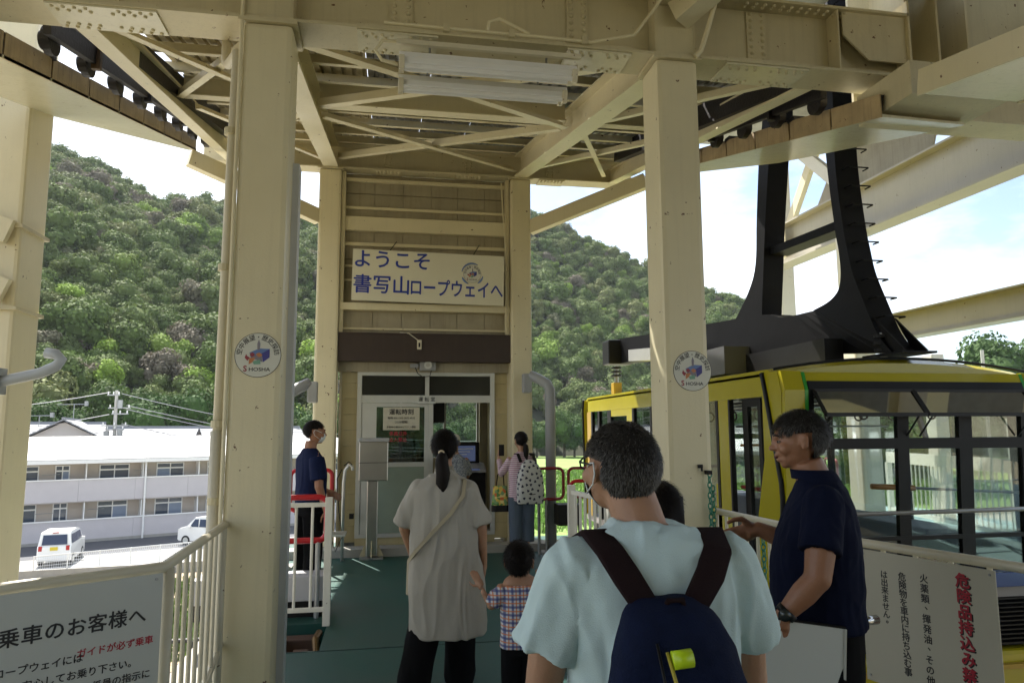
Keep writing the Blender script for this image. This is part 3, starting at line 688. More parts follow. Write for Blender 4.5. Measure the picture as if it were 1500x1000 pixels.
def nb(s_, u_, z, size, m, bold=.02, sp=None):
    me_ = facing(o0+nn*.0005, ud)
    if sp:
        for i, c in enumerate(s_): text('lettering', c, size, me_ @ Matrix.Translation((u_+sp*i, z, 0)), m, NB, bold=bold, ext=.0008)
    else: text('lettering', s_, size, me_ @ Matrix.Translation((u_, z, 0)), m, NB, bold=bold, align='LEFT', ext=.0008)
nb('乗車のお客様へ', -.498, .905, .066, inkblack, .03, .0677)
for s_, u_, z, m in (('ロープウェイには', -.535, .797, inkblack), ('ガイドが必ず乗車', -.290, .812, inkred), ('安心してお乗り下さい。', -.452, .742, inkblack), ('係員の指示に', -.235, .690, inkblack)):
    nb(s_, u_, z, .0335 if m != inkred else .0325, m, .022)

# ---- right railing and the dangerous-goods board
RR = thing('railing', 'cream barred railing behind the dangerous goods board, starting at the right pillar', 'railing', (2.2, 3.4, 0))
q0 = Vector((2.13, 4.45, 0)); q1 = Vector((2.19, 3.15, 0)); q2 = Vector((2.62, 1.65, 0))
MB().tube([q0+up1, q1+up1+Vector((0, .06, 0)), q1+up1+Vector((.01, -.06, 0)), q2+up1], .020, 10).build('top_rail', offwhite, RR, smooth=True)
MB().tube([q0+Vector((0, 0, .1)), q1+Vector((0, 0, .1)), q2+Vector((0, 0, .1))], .018, 8).build('lower_rail', offwhite, RR)
for i in range(0, 11): o = link('bar', mb1, None, RR); o.location = q0.lerp(q1, i/11)
for i in range(0, 10): o = link('bar', mb1, None, RR); o.location = q1.lerp(q2, i/10)
DG = thing('notice_board', 'ivory board with vertical black text and bold red characters hung on the right railing', 'notice', (2.3, 2.8, .6))
ur = Vector((.2826, -.9592, 0)); nr = Vector((-.9592, -.2826, 0)); r0 = Vector((2.196, 3.083, 0))+nr*.03
b = MB(); MR = facing(r0, ur)
b.box(0, .60, .475, 1.048, -.005, 0, MR, .002); b.build('board', signc, DG)
for u_, z in ((.02, 1.03), (.58, 1.03), (.02, .50), (.58, .50)):
    p = r0+ur*u_+Vector((0, 0, z)); MB().cyl(p, p+nr*.004, .005, 8).build('screw', galv, DG)
def vt(s_, u_, z0, z1, size, m, bold, dx=0, dz=0, n=0.0):
    for i, c in enumerate(s_):
        z = z0+(z1-z0)*i/max(1, len(s_)-1)
        ox = size*.35 if c in '、。' else 0
        text('lettering', c, size, MR @ Matrix.Translation((u_+dx+ox, z+dz+(size*.35 if c in '、。' else 0), .0006+n)), m, DG, bold=bold, ext=.0006)
vt('危険品持込み禁止', .470, .985, .560, .062, inkblack, .045, .004, -.004, 0)
vt('危険品持込み禁止', .470, .985, .560, .060, inkred, .045, 0, 0, .0012)
vt('火薬類、揮発油、その他', .305, .965, .555, .038, inkblack, .03)
vt('危険物を車内に持ち込む事', .205, .955, .560, .038, inkblack, .03)
vt('は出来ません。', .118, .950, .745, .036, inkblack, .03)

# chains
def chain(x, y, z0, z1, m, lab, grp=None):
    g = thing('plastic_chain', lab, 'chain', (x, y, z1), grp)
    mes = []
    for k in range(2):
        bq = MB(); pts = []
        for i in range(12):
            a = math.tau*i/12; pts.append((.012*math.cos(a), 0, .021*math.sin(a))) if k == 0 else pts.append((0, .012*math.cos(a), .021*math.sin(a)))
        bq.tube(pts, .0042, 6, True); me_ = bpy.data.meshes.new('chain_link'); bq.bm.to_mesh(me_); me_.materials.append(m); me_.shade_smooth(); mes.append(me_)
    n = int((z1-z0)/.033)
    for i in range(n):
        o = link('chain_link', mes[i % 2], None, g); o.location = (x+random.uniform(-.002, .002), y, z1-.033*i)
    return g
greenpl = mat('green_plastic', (.02, .20, .13), .35)
g = chain(2.045, 4.36, .35, 1.31, greenpl, 'green plastic chain hanging on the right pillar, left strand of two'); MB().box(2.03, 2.06, 4.35, 4.40, 1.31, 1.335).build('hook', black, g)
g = chain(2.072, 4.37, .35, 1.22, greenpl, 'green plastic chain hanging on the right pillar, right strand of two')
g = chain(2.17, 3.95, .45, 1.05, greenpl, 'green plastic chain hanging from the white rail behind the outstretched hand')
HK = thing('wall_hook', 'small black hook fixed to the right pillar beside the chain', 'hook', (2.0, 4.39, 1.35))
MB().box(1.985, 2.015, 4.385, 4.40, 1.35, 1.372).build('plate', black, HK); MB().box(1.998, 2.006, 4.37, 4.385, 1.33, 1.36).build('pin', black, HK)

# ---- gates
def gate(name, lab, p0, p1, z0, z1, n, posts):
    g = thing(name, lab, 'gate', (p0[0], p0[1], 0))
    a = Vector((*p0, 0)); c = Vector((*p1, 0))
    MB().bar(a+Vector((0, 0, z1)), c+Vector((0, 0, z1)), .035, .035, .004).build('top_rail', whitesteel, g)
    MB().bar(a+Vector((0, 0, z0)), c+Vector((0, 0, z0)), .035, .035, .004).build('bottom_rail', whitesteel, g)
    for i in range(1, n+1):
        p = a.lerp(c, i/(n+1)); MB().cyl(p+Vector((0, 0, z0)), p+Vector((0, 0, z1)), .012, 8).build('bar', whitesteel, g)
    for k in posts:
        p = a if k == 0 else c; MB().box(p.x-.03, p.x+.03, p.y-.03, p.y+.03, 0.0, z1+.06, None, .004).build('post', whitesteel, g)
    return g
gate('gate', 'white barred gate beside the left pillar, in front of the nearer red hoop', (-1.25, 6.35), (-.455, 6.35), .13, .98, 5, (1,))
gate('gate', 'white barred gate standing open right of the walkway behind the grey haired man', (1.60, 6.15), (1.70, 5.35), .10, 1.06, 7, (0, 1))
hoop('safety_hoop', 'bright red tubular hoop on a steel post just behind the left white gate', (-1.05, 6.62), (1, 0), .56, .65, 1.02, red, .026, 0)
MB().cyl((-.56, 6.62, 0), (-.56, 6.62, .66), .022, 10).build('hoop_post', galv, [o for o in COL.objects if o.name.startswith('safety_hoop')][-1])
g = hoop('safety_hoop', 'bright red hoop on a steel post behind the man in navy uniform', (-1.05, 8.6), (1, 0), .46, .70, 1.15, red, .024, 0)
MB().cyl((-.62, 8.6, 0), (-.62, 8.6, .70), .020, 10).build('post', galv, g)
g = hoop('safety_hoop', 'dark red hoop beside the girl with the spotted rucksack, left one of the pair', (1.66, 9.28), (1, 0), .65, .70, 1.095, darkred, .020, 0)
MB().cyl((1.98, 9.28, 0), (1.98, 9.28, .70), .02, 10).build('post', galv, g); MB().cyl((2.08, 9.28, 0), (2.08, 9.28, .70), .02, 10).build('post', galv, g)
g = hoop('safety_hoop', 'dark red hoop left of the yellow cabin corner, right one of the pair', (2.38, 9.28), (1, 0), .62, .72, 1.095, darkred, .020, 0)
MB().cyl((2.52, 9.28, 0), (2.52, 9.28, .72), .02, 10).build('post', black, g)
g = hoop('safety_hoop', 'small bright red hoop peeking out above the white gate next to the grey haired man', (1.78, 6.9), (1, -.1), .40, .45, 1.10, red, .018, 0)
MB().cyl((2.0, 6.88, 0), (2.0, 6.88, .46), .018, 8).build('post', galv, g)
# door buffers and side posts
def side_post(x, y, lab, s, zt=2.25, base=True):
    g = thing('curved_post', lab, 'post', (x, y, 0))
    MB().tube([(x, y, 0), (x, y, zt-.12), (x+s*.03, y+.02, zt-.05), (x+s*.12, y+.10, zt+.02), (x+s*.24, y+.16, zt+.08)], .068, 14).build('pipe', grayp, g, smooth=True)
    MB().box(x+s*.22, x+s*.34, y+.10, y+.24, zt-.16, zt+.10, None, .02).build('bracket', grayp, g)
    if base: MB().box(x-.13, x+.13, y-.13, y+.13, 0, .03).build('base_plate', conc, g)
side_post(2.16, 9.35, 'grey bent pipe post right of the far right pillar, in front of the rice field', -1)
side_post(-1.17, 9.0, 'pale grey bent pipe post left of the far left pillar', 1, 2.1)
PB = thing('junction_box', 'dark box on a thin post below the pair of dark red hoops', 'box', (2.3, 8.9, 0))
MB().box(2.16, 2.46, 8.95, 9.2, .40, .66, None, .01).build('box', black, PB); MB().box(2.2, 2.9, 8.9, 9.3, 0, .14, None, .01).build('base', black, PB); MB().cyl((2.4, 9.05, .13), (2.4, 9.05, .41), .02).build('post', black, PB)
MB().box(-1.6, 3.4, 9.55, 9.85, 0.0, .10).build('kerb', conc, kind='structure')
AN = thing('thin_mast', 'thin grey pole with small cross arm on the field edge', 'pole', (2.35, 12.4, 0))
MB().cyl((2.42, 12.4, -5), (2.42, 12.4, 1.35), .025).build('pole', galv, AN); MB().box(2.30, 2.54, 12.39, 12.41, 1.32, 1.36).build('cross_arm', galv, AN)

# ---- kiosk
KI = thing('ticket_reader', 'brushed steel box on a square post, left of the woman in beige', 'kiosk', (-.14, 9.4, 0))
MB().box(-.32, .045, 9.35, 9.60, .965, 1.455, None, .012).build('box', steel, KI); MB().box(-.33, .055, 9.34, 9.62, 1.455, 1.50, None, .01).build('lid', grayp, KI)
MB().box(-.318, .043, 9.346, 9.349, 1.19, 1.196).build('seam', black, KI)
MB().box(-.215, -.075, 9.42, 9.52, .03, .965, None, .012).build('post', steel, KI); MB().box(-.29, 0.0, 9.34, 9.60, 0, .025).build('base_plate', galv, KI)
for s in (-1, 1): MB().prism([(-.145+s*.072, .20), (-.145+s*.072, .026), (-.145+s*.15, .026)], 'y', 9.46, 9.475).build('gusset', cream_dk, KI)
MB().prism([(9.42, .22), (9.42, .026), (9.34, .026)], 'x', -.152, -.138).build('gusset', cream_dk, KI)
g = thing('conduit_stand', 'thin curved silver pipe with cable standing by the booth corner', 'pipe', (-.5, 9.3, 0))
MB().tube([(-.50, 9.35, 0), (-.50, 9.35, .95), (-.485, 9.35, 1.10), (-.44, 9.35, 1.17), (-.40, 9.35, 1.15), (-.39, 9.35, 1.10)], .020, 10).build('pipe', alum, g, smooth=True)
MB().tube([(-.52, 9.32, 1.12), (-.58, 9.32, 1.0), (-.55, 9.32, .6), (-.50, 9.3, .3), (-.58, 9.3, .12), (-.62, 9.3, .25)], .006).build('cable', black, g)
MB().tube([(-.40, 9.33, 1.17), (-.44, 9.33, 1.21), (-.5, 9.33, 1.16)], .006).build('cable', black, g)
TB = thing('equipment_box', 'dark grey box with small bench behind the left red hoop', 'box', (-.7, 8.9, .4))
MB().box(-.82, -.62, 8.9, 9.2, .42, .70, None, .01).build('box', grayp, TB); MB().box(-.84, -.44, 8.85, 9.2, .36, .38).build('shelf', alum, TB); MB().box(-.82, -.80, 8.9, 8.95, 0, .36).build('leg', alum, TB)
SK = MB().box(-.45, -.39, 9.9, 10.0, .44, .50).build('socket_box', black); tag(SK, 'small black socket box on the booth wall beside the thin silver pipe', 'box')
# grey step box and console behind the left gate
SB = thing('step_box', 'pale grey low cabinet behind the bars of the left white gate', 'cabinet', (-.75, 6.75, 0))
MB().box(-1.6, -.47, 6.66, 6.95, .13, .34, None, .01).build('body', mat('light_grey', (.50, .50, .52), .45, var=.05), SB); MB().box(-1.58, -.52, 6.66, 6.93, 0.0, .13).build('plinth', black, SB)
LC = thing('lectern', 'sloping control lectern left of the uniformed man, partly behind the left pillar', 'console', (-1.1, 7.0, 0))
MB().prism([(-1.35, .34), (-1.35, .98), (-.98, .78), (-.93, .34)], 'y', 7.0, 7.35).build('body', mat('dark_green_panel', (.05, .07, .05), .5), LC)
MB().bar((-1.34, 7.17, .99), (-.98, 7.17, .795), .32, .01).build('page', mat('bluish_sheet', (.45, .50, .62), .5), LC)
# pit machinery
PM = thing('buffer_machinery', 'rusty hydraulic buffer with brass fittings in the pit below the left gate', 'machine', (-.8, 6.0, -.3))
brass = mat('oily_brass', (.20, .12, .05), .4, .6, var=.4, bump=.3); rustm = mat('rusty_iron', (.10, .05, .03), .7, var=.5, bump=.5)
MB().cyl((-1.3, 6.0, -.22), (-.72, 6.0, -.22), .06, 14).build('cylinder', brass, PM); MB().cyl((-.76, 6.0, -.22), (-.66, 6.0, -.22), .08, 14).build('collar', brass, PM)
MB().box(-.68, -.56, 5.92, 6.08, -.33, -.10, None, .01).build('block', rustm, PM); MB().box(-1.4, -.50, 6.18, 6.34, -.40, -.06, None, .01).build('housing', rustm, PM)
for dx in (-.66, -.58): MB().cyl((dx, 5.91, -.13), (dx, 5.90, -.13), .02, 8).build('bolt', alum, PM)
MB().box(-.85, -.76, 6.02, 6.16, -.12, -.04).build('valve', signc, PM); MB().tube([(-.56, 6.0, -.2), (-.50, 6.05, -.15), (-.52, 6.15, -.05), (-.5, 6.25, -.03)], .03, 10).build('pipe', brass, PM)
MB().box(-1.45, -.48, 5.85, 6.38, -.48, -.42).build('tray', rustm, PM)
# pipe handle far left
g = thing('bent_pipe', 'galvanised bent handrail end reaching in from the left picture edge', 'pipe', (-1.4, 3.0, 1.8))
MB().tube([(-1.62, 3.02, 1.75), (-1.43, 3.0, 1.79), (-1.30, 3.0, 1.822), (-1.245, 3.0, 1.85), (-1.23, 3.0, 1.875), (-1.25, 3.0, 1.895), (-1.285, 3.0, 1.90)], .0205, 14).build('pipe', palegrey, g, smooth=True)
MB().box(-1.46, -1.43, 2.96, 3.04, 1.74, 1.84, None, .004).build('flange', galv, g)
# whiteboard, chrome stand
WBd = thing('folding_board', 'white hand board with aluminium edge and black bottom held beside the navy shirted man', 'board', (1.6, 2.45, .6))
MW = facing((1.322, 2.405, .945), (1, 0, -.17), (.0, -.12, 1)); b = MB(); b.box(0, .30, -.32, 0, -.006, .0, MW, .003); b.build('board', mat('white_board', (.60, .62, .60), .35), WBd)
for a in ((-.004, .304, -.001, .006), (-.004, .304, -.327, -.321)): MB().box(a[0], a[1], a[2], a[3], -.009, .003, MW).build('black_edge', black, WBd)
e_ = MB(); e_.box(.297, .307, -.32, -.002, -.009, .004, MW, .001); e_.build('metal_edge', alum, WBd)
for xx in (.12, .22): p = MW @ Vector((xx, -.27, .001)); MB().cyl(p, p+Vector((0, -.004, 0)), .005, 8).build('rivet', alum, WBd)
CT = thing('chrome_stand', 'curved chrome tube stand between the hand board and the dangerous goods board', 'stand', (1.75, 2.5, 0))
MB().tube([(1.62, 2.5, 0), (1.65, 2.5, .5), (1.667, 2.5, .65), (1.69, 2.5, .78), (1.715, 2.5, .845), (1.74, 2.505, .875), (1.775, 2.51, .888), (1.83, 2.52, .886)], .017, 14).build('tube', mat('chrome', (.6, .6, .6), .15, 1.0), CT, smooth=True)
for y_ in (0,): MB().box(1.5, 2.1, 2.44, 2.56, 0, .015).build('foot', black, CT)

# thin black-blue guide wire bars in front of cabin, wooden pole
g = thing('guard_rope', 'thin steel cable stretched level in front of the cabin window', 'cable', (5.2, 5.5, 1.0))
MB().tube([(3.3, 5.55, .88), (5.0, 5.45, .90), (7.2, 5.3, .935)], .018, 8).build('cable', steel, g)
# ================================================================== CABLE CAR CABIN
CAB = thing('cable_car', 'yellow cable car cabin with black framed windows and green stripes waiting beside the platform', 'cable car', (5, 9.3, .1))
X0, X1 = 3.60, 6.32
YN = [(2.14, 6.10), (1.95, 6.04), (1.10, 6.09), (.95, 6.10), (.10, 6.15)]         # near end profile (z, y)
def yn(z):
    for (za, ya), (zb_, yb_) in zip(YN, YN[1:]):
        if z >= zb_: return ya+(yb_-ya)*(za-z)/(za-zb_)
    return YN[-1][1]
YC = 9.45
def yf(z): return 2*YC-yn(z)
def skin_quad(b, xa, xb_, za, zb_, yfn, th=.03):     # panel on an end face between heights
    zs = [za]+[z for z, _ in YN if za < z < zb_]+[zb_]; zs = sorted(zs)
    s = -1 if yfn(1) > YC else 1
    for z0, z1 in zip(zs, zs[1:]):
        y0, y1 = yfn(z0), yfn(z1)
        vs = [(xa, y0, z0), (xb_, y0, z0), (xb_, y1, z1), (xa, y1, z1)]
        A_ = [b.bm.verts.new(v) for v in vs]; B_ = [b.bm.verts.new((v[0], v[1]+s*th, v[2])) for v in vs]
        b.face(A_); b.face(list(reversed(B_)))
        for k in range(4): b.face((A_[k], B_[k], B_[(k+1) % 4], A_[(k+1) % 4]))
# floor, roof
MB().box(X0+.02, X1-.02, 6.12, 12.78, .0, .10).build('cabin_floor', mat('cabin_floor_m', (.28, .26, .25), .6), CAB)
def roofz(x): t = (x-(X0+X1)/2)/((X1-X0)/2); return 2.16+.115*(1-t*t)
b = MB(); n = 14; rings = []
for y in (6.22, 6.34, 12.56, 12.68):
    dz = -.05 if y in (6.22, 12.68) else 0
    pts = [(X0+(X1-X0)*i/n, y, roofz(X0+(X1-X0)*i/n)+dz) for i in range(n+1)]+[(X1-(X1-X0)*i/n, y, 2.10) for i in range(n+1)]
    rings.append(pts)
b.loft(rings); b.build('roof', yellow, CAB, smooth=False)
b = MB(); pts = [(X0-.01+(X1-X0+.02)*i/n, 6.20, roofz(X0+(X1-X0)*i/n)-.005) for i in range(n+1)]; b.tube(pts, .014, 8); b.build('roof_edge_trim', black, CAB)
MB().box(X0+.1, X1-.1, 6.5, 12.4, 2.06, 2.10).build('ceiling', mat('cabin_ceiling', (.22, .22, .21), .5), CAB)
# near and far ends
for yfn, nm in ((yn, 'n'), (yf, 'f')):
    s = 1 if nm == 'n' else -1
    b = MB(); skin_quad(b, X0+.22, X1-.12, 2.03, 2.12, yfn); b.build('header_panel', yellow, CAB)
    for xa, xb_ in ((X0, X0+.20), (X1-.14, X1)):
        b = MB(); skin_quad(b, xa, xb_, .10, 2.13, yfn, .05); b.build('corner_panel', yellow, CAB)
        b = MB(); skin_quad(b, xb_+.001 if xa < 5 else xa-.035, xb_+.035 if xa < 5 else xa-.001, 1.75, 2.12, lambda z: yfn(z)-s*.004, .05); b.build('green_stripe', greentrim, CAB)
    wa, wb = X0+.24, X1-.18
    def fbar(xa, xb_, za, zb_, off=.012, m=black, th=.05, name='window_frame'):
        b = MB(); skin_quad(b, xa, xb_, za, zb_, lambda z: yfn(z)-s*off, th); b.build(name, m, CAB)
    fbar(wa, wb, 1.955, 2.035); fbar(wa, wb, 1.405, 1.505, .014); fbar(wa, wb, .56, .60, .010, black)
    fbar(wa, wb, .10, .16)
    for xa, xb_ in ((wa, wa+.045), (4.74, 4.86), (5.40, 5.54), (wb-.05, wb)): fbar(xa, xb_, .16, 1.955, .008)
    for xa, xb_ in ((wa+.045, 4.74), (4.86, 5.40), (5.54, wb-.05)):
        for za, zb_ in ((.60, 1.405), (1.505, 1.75)):
            b = MB(); skin_quad(b, xa, xb_, za, zb_, lambda z: yfn(z)+s*.015, .005); b.build('window_pane', glass, CAB)
        b = MB(); skin_quad(b, xa, xb_, .16, .56, lambda z: yfn(z)+s*.015, .005); b.build('window_pane', glass_mid if xa > 4.8 else glass, CAB)
# tilted-out vent windows on the near end
def vent(xa, xb_):
    g = MB(); top = Vector((0, yn(1.95)-.01, 1.95)); bot = Vector((0, yn(1.75)-.20, 1.72))
    def P_(x, t, o=0): v = top.lerp(bot, t); return (x, v.y-o, v.z)
    for a, c in ((P_(xa, 0), P_(xa, 1)), (P_(xb_, 0), P_(xb_, 1))): g.bar(a, c, .03, .02)
    g.bar(P_(xa, 1), P_(xb_, 1), .02, .035); g.bar(P_(xa, 0.02), P_(xb_, 0.02), .02, .03)
    o = g.build('vent_window', black, CAB)
    b = MB(); A_ = [b.bm.verts.new(P_(*q)) for q in ((xa, .02), (xb_, .02), (xb_, .98), (xa, .98))]; B_ = [b.bm.verts.new((v.co.x, v.co.y+.004, v.co.z-.002)) for v in A_]
    b.face(A_); b.face(B_); b.build('pane', glass_dk if xa < 5.3 else glass_mid, o)
    for x in (xa+.06, xb_-.06): MB().bar((x, yn(1.5)-.0, 1.52), P_(x, .95), .012, .012).build('stay', black, CAB)
vent(3.88, 4.90); vent(4.92, 6.12)
# vent stays hanging inside
MB().bar((5.02, 6.20, 1.93), (5.16, 6.18, 1.44), .05, .03).build('window_lever', mat('blue_black', (.02, .03, .10), .3), CAB)
# sides: Y stations on the platform side
def side(xs, sgn, spec):
    xo = xs; xi = xs+sgn*.04; lo, hi = min(xo, xi), max(xo, xi)
    for kind, ya, yb_, za, zb_ in spec:
        if kind in ('glass', 'glassd', 'glassm'):
            m = {'glass': glass, 'glassd': glass_dk, 'glassm': glass_mid}[kind]; MB().box((lo+hi)/2-.003, (lo+hi)/2+.003, ya, yb_, za, zb_).build('window_pane', m, CAB)
        else:
            m, nm = {'y': (yellow, 'side_panel'), 'k': (black, 'window_frame'), 'o': (ydark, 'trim')}[kind]
            MB().box(lo-(.006 if kind == 'k' else 0), hi+(.006 if kind == 'k' else 0), ya, yb_, za, zb_, None, .004).build(nm, m, CAB)
spec0 = [('y', 6.34, 12.56, 1.905, 2.13), ('y', 7.16, 7.40, .10, 1.905), ('k', 7.12, 7.16, .10, 1.905), ('y', 7.40, 7.52, .1, 1.0), ('y', 7.40, 9.25, .10, .75),
         ('k', 7.40, 7.46, .75, 1.905), ('k', 9.2, 9.26, .75, 1.905), ('glass', 7.46, 9.2, .75, 1.905), ('k', 8.3, 8.34, .75, 1.905),
         ('k', 9.40, 9.47, .1, 1.905), ('k', 10.12, 10.20, .1, 1.905), ('glass', 9.47, 10.12, .1, 1.905), ('y', 9.26, 9.40, .1, 1.905),
         ('y', 10.20, 10.45, .1, 1.905), ('y', 10.45, 11.22, .1, 1.62), ('y', 10.45, 11.22, 1.80, 1.905), ('glassm', 10.45, 11.22, 1.62, 1.80), ('k', 11.22, 11.40, .1, 1.905), ('k', 12.28, 12.36, .1, 1.905), ('glass', 11.40, 12.28, .1, 1.905), ('k', 11.85, 11.95, .1, 1.905), ('o', 12.36, 12.62, .1, 1.905)]
side(X0, 1, spec0)
spec1 = [('k', 6.34, 12.56, 1.90, 2.10), ('y', 6.2, 12.6, .10, .45)]
for ya in (6.3, 7.9, 9.4, 10.9, 12.45): spec1.append(('k', ya, ya+.10, .45, 1.90))
for ya, yb_ in ((6.40, 7.9), (8.0, 9.4), (9.5, 10.9), (11.0, 12.45)): spec1.append(('glass', ya, yb_, .45, 1.90))
side(X1-.04, 1, spec1)
# black corner line with lean, door leaves, rails in the doorway
for x in (X0-.012,):
    b = MB(); pz = [2.13, 1.95, 1.10, .95, .1]; sy = [6.41, 6.36, 6.15, 6.14, 6.22]; b.tube([(x, q, z) for q, z in zip(sy, pz)], .022, 8); b.build('corner_seal', black, CAB)
    b = MB(); b.prism([(yn(z)+.055, z) for z in pz]+[(6.66, .1), (6.66, .6), (6.45, 1.3), (6.44, 2.13)], 'x', X0-.004, X0+.05); b.build('corner_cheek', yellow, CAB)
    b = MB(); b.prism([(q-.012, z) for q, z in zip(sy, pz)]+[(q+.055, z) for q, z in reversed(list(zip(sy, pz)))], 'x', X0-.010, X0-.0045); b.build('corner_edge', black, CAB)
    b = MB(); b.tube([(x, yf(z)-.01, z) for z in pz], .022, 8); b.build('corner_seal', black, CAB)
dl = MB(); dl.box(X0+.06, X0+.10, 6.86, 6.97, .10, 1.90); dl.box(X0+.06, X0+.10, 6.60, 6.66, .10, 1.90); dl.box(X0+.06, X0+.10, 6.66, 6.86, 1.82, 1.90); dl.box(X0+.06, X0+.10, 6.66, 6.86, .10, .35)
do_ = dl.build('door', black, CAB); MB().box(X0+.077, X0+.083, 6.66, 6.86, .35, 1.82).build('pane', glass, do_)
MB().tube([(X0+.16, 6.5, .98), (X0+.16, 7.1, .98), (4.4, 7.2, .98)], .014).build('grab_rail', galv, CAB)
MB().tube([(3.8, 7.3, 1.42), (5.0, 7.3, 1.42)], .014).build('grab_rail', orange, CAB)
MB().tube([(X0+.12, 6.4, .99), (X0+.12, 7.15, .99)], .02).build('grab_rail', darkred, CAB)
MB().tube([(3.75, 7.3, 1.62), (5.6, 7.3, 1.62)], .010).build('grab_rail', galv, CAB)
MB().tube([(4.72, 6.45, 1.03), (5.15, 6.40, 1.01)], .028, 10).build('wooden_handle', orange, CAB); MB().tube([(5.15, 6.40, 1.01), (6.2, 6.2, .96)], .014).build('handle_rod', galv, CAB)
MB().box(4.55, 4.72, 7.9, 8.0, .1, 2.06).build('inner_post', alum, CAB); MB().box(4.72, 4.735, 7.88, 7.95, .5, 1.4).build('grab_rail', galv, CAB)
MB().box(4.12, 4.32, 8.6, 8.9, .1, 2.06).build('inner_post', alum, CAB)
for x in (4.05, 4.9, 5.7): MB().tube([(x, 6.5, 1.93), (x, 12.4, 1.93)], .012).build('ceiling_rail', galv, CAB)
for y in (7.2, 9.4, 11.5): MB().tube([(3.75, y, 1.90), (6.2, y, 1.90)], .010).build('ceiling_rail', galv, CAB)
# seats / console along the far side
MB().box(5.75, 6.26, 7.0, 12.0, .10, .52, None, .03).build('bench', mat('bench_m', (.10, .12, .16), .6), CAB)
# hand strap rings
bq = MB(); bq.tube([(0, .0, 0), (0, 0, -.13)], .006, 6); bq.tube([(.050*math.cos(math.tau*i/16), 0, -.175+.056*math.sin(math.tau*i/16)) for i in range(16)], .0105, 6, True)
ms_ = bpy.data.meshes.new('hand_strap'); bq.bm.to_mesh(ms_); ms_.materials.append(mat('strap_brown', (.05, .03, .03), .4)); ms_.shade_smooth()
for x in (4.05, 4.9, 5.7):
    for y in (6.75, 7.35, 7.95, 8.55, 9.2, 9.9, 10.6, 11.3): o = link('hand_strap', ms_, None, CAB); o.location = (x, y, 1.92)
# apron under the windows: dark louvres and yellow skirt
MB().box(X0+.12, X1-.12, 6.16, 12.74, -.44, 0.0).build('underframe', black, CAB)
for i in range(11):
    z = -.41+.040*i; b = MB(); b.prism([(6.10, z), (6.10, z+.012), (6.16, z+.034), (6.16, z+.020)], 'x', X0+.12, X1-.12); b.build('louvre', black, CAB)
MB().box(X0+.05, X1-.05, 6.05, 12.8, -.90, -.45, None, .04).build('skirt', yellow, CAB)
MB().box(X0+.2, X1-.2, 6.0, 6.06, -.60, -.56).build('skirt_trim', ydark, CAB)
MB().box(4.9, 6.2, 5.98, 6.12, .13, .26, None, .01).build('sill_shelf', mat('sill_blue', (.05, .08, .22), .25), CAB)
# suspension pins with rubber collars
def pin(x, y, z0, z1, s=1.0):
    o = MB().cyl((x, y, z0), (x, y, z1), .035*s, 12).build('suspension_pin', galv, CAB)
    for k in range(3): MB().cyl((x, y, z1-.05-.07*k), (x, y, z1-.02-.07*k), .085*s, 16).build('collar', black, o)
pin(4.93, 6.42, 2.2, 2.55); pin(4.06, 12.28, 2.15, 2.72, 1.1)
MB().box(3.98, 4.13, 12.2, 12.36, 2.1, 2.42, None, .01).build('pin_bracket', ydark, CAB)

# ------------------------------------------------ hanger
HG = thing('cabin_hanger', 'massive black steel hanger with two curved arms and rung ladder above the yellow cabin', 'hanger', (5, 8, 2.4))
prof = [(6.22, 2.33), (6.42, 2.55), (6.60, 2.92), (6.76, 3.24), (6.86, 3.8), (6.92, 4.6), (6.88, 5.6), (6.88, 8.0), (7.08, 8.0), (7.06, 5.5), (7.06, 4.65), (7.00, 3.85),
        (6.95, 3.52), (6.94, 3.27), (7.06, 3.07), (7.43, 2.93), (7.93, 2.94), (8.33, 3.03), (8.25, 3.56), (8.17, 4.17), (8.03, 5.02), (7.90, 5.77), (7.90, 8.0), (8.08, 8.0), (8.10, 5.8), (8.21, 5.2), (8.31, 4.48), (8.38, 3.77), (8.56, 3.38), (8.86, 3.12),
        (9.6, 3.09), (12.5, 3.22), (12.8, 3.14), (12.85, 2.95), (12.7, 2.80), (9.6, 2.66), (7.4, 2.44)]
def xs_(y): return 5.02-.135*max(0, y-7.0)
def curve(ps, k=5):       # smooth curve through the points
    out_ = []
    for i in range(len(ps)-1):
        p0, p1, p2, p3 = (Vector(ps[max(0, i-1)]), Vector(ps[i]), Vector(ps[i+1]), Vector(ps[min(len(ps)-1, i+2)]))
        for j in range(k):
            t = j/k; out_.append(tuple(.5*((2*p1)+(p2-p0)*t+(2*p0-5*p1+4*p2-p3)*t*t+(3*p1-p0-3*p2+p3)*t**3)))
    return out_+[tuple(ps[-1])]
def strip(b, outer, inner, w0=.15, w1=.13):
    outer, inner = curve(outer), curve(inner)
    n_ = len(outer); G = [[b.bm.verts.new((xs_(q[0])+dx, q[0], q[1])) for q in side_] for side_ in (outer, inner) for dx in (-w0, w1)]
    for i in range(n_-1):
        for p_, q_ in ((0, 1), (1, 3), (3, 2), (2, 0)): b.face((G[p_][i], G[p_][i+1], G[q_][i+1], G[q_][i]))
    for i in (0, n_-1): b.face((G[0][i], G[1][i], G[3][i], G[2][i]))
b = MB()
strip(b, [(6.88, 8.0), (6.88, 5.6), (6.92, 4.6), (6.86, 3.85), (6.80, 3.50), (6.74, 3.24), (6.60, 2.92), (6.42, 2.55), (6.22, 2.33)],
         [(7.08, 8.0), (7.06, 5.5), (7.06, 4.65), (7.00, 3.85), (6.95, 3.52), (6.94, 3.27), (7.00, 3.10), (7.15, 3.00), (7.40, 2.94)])
b.build('near_arm', hangm, HG); b = MB()
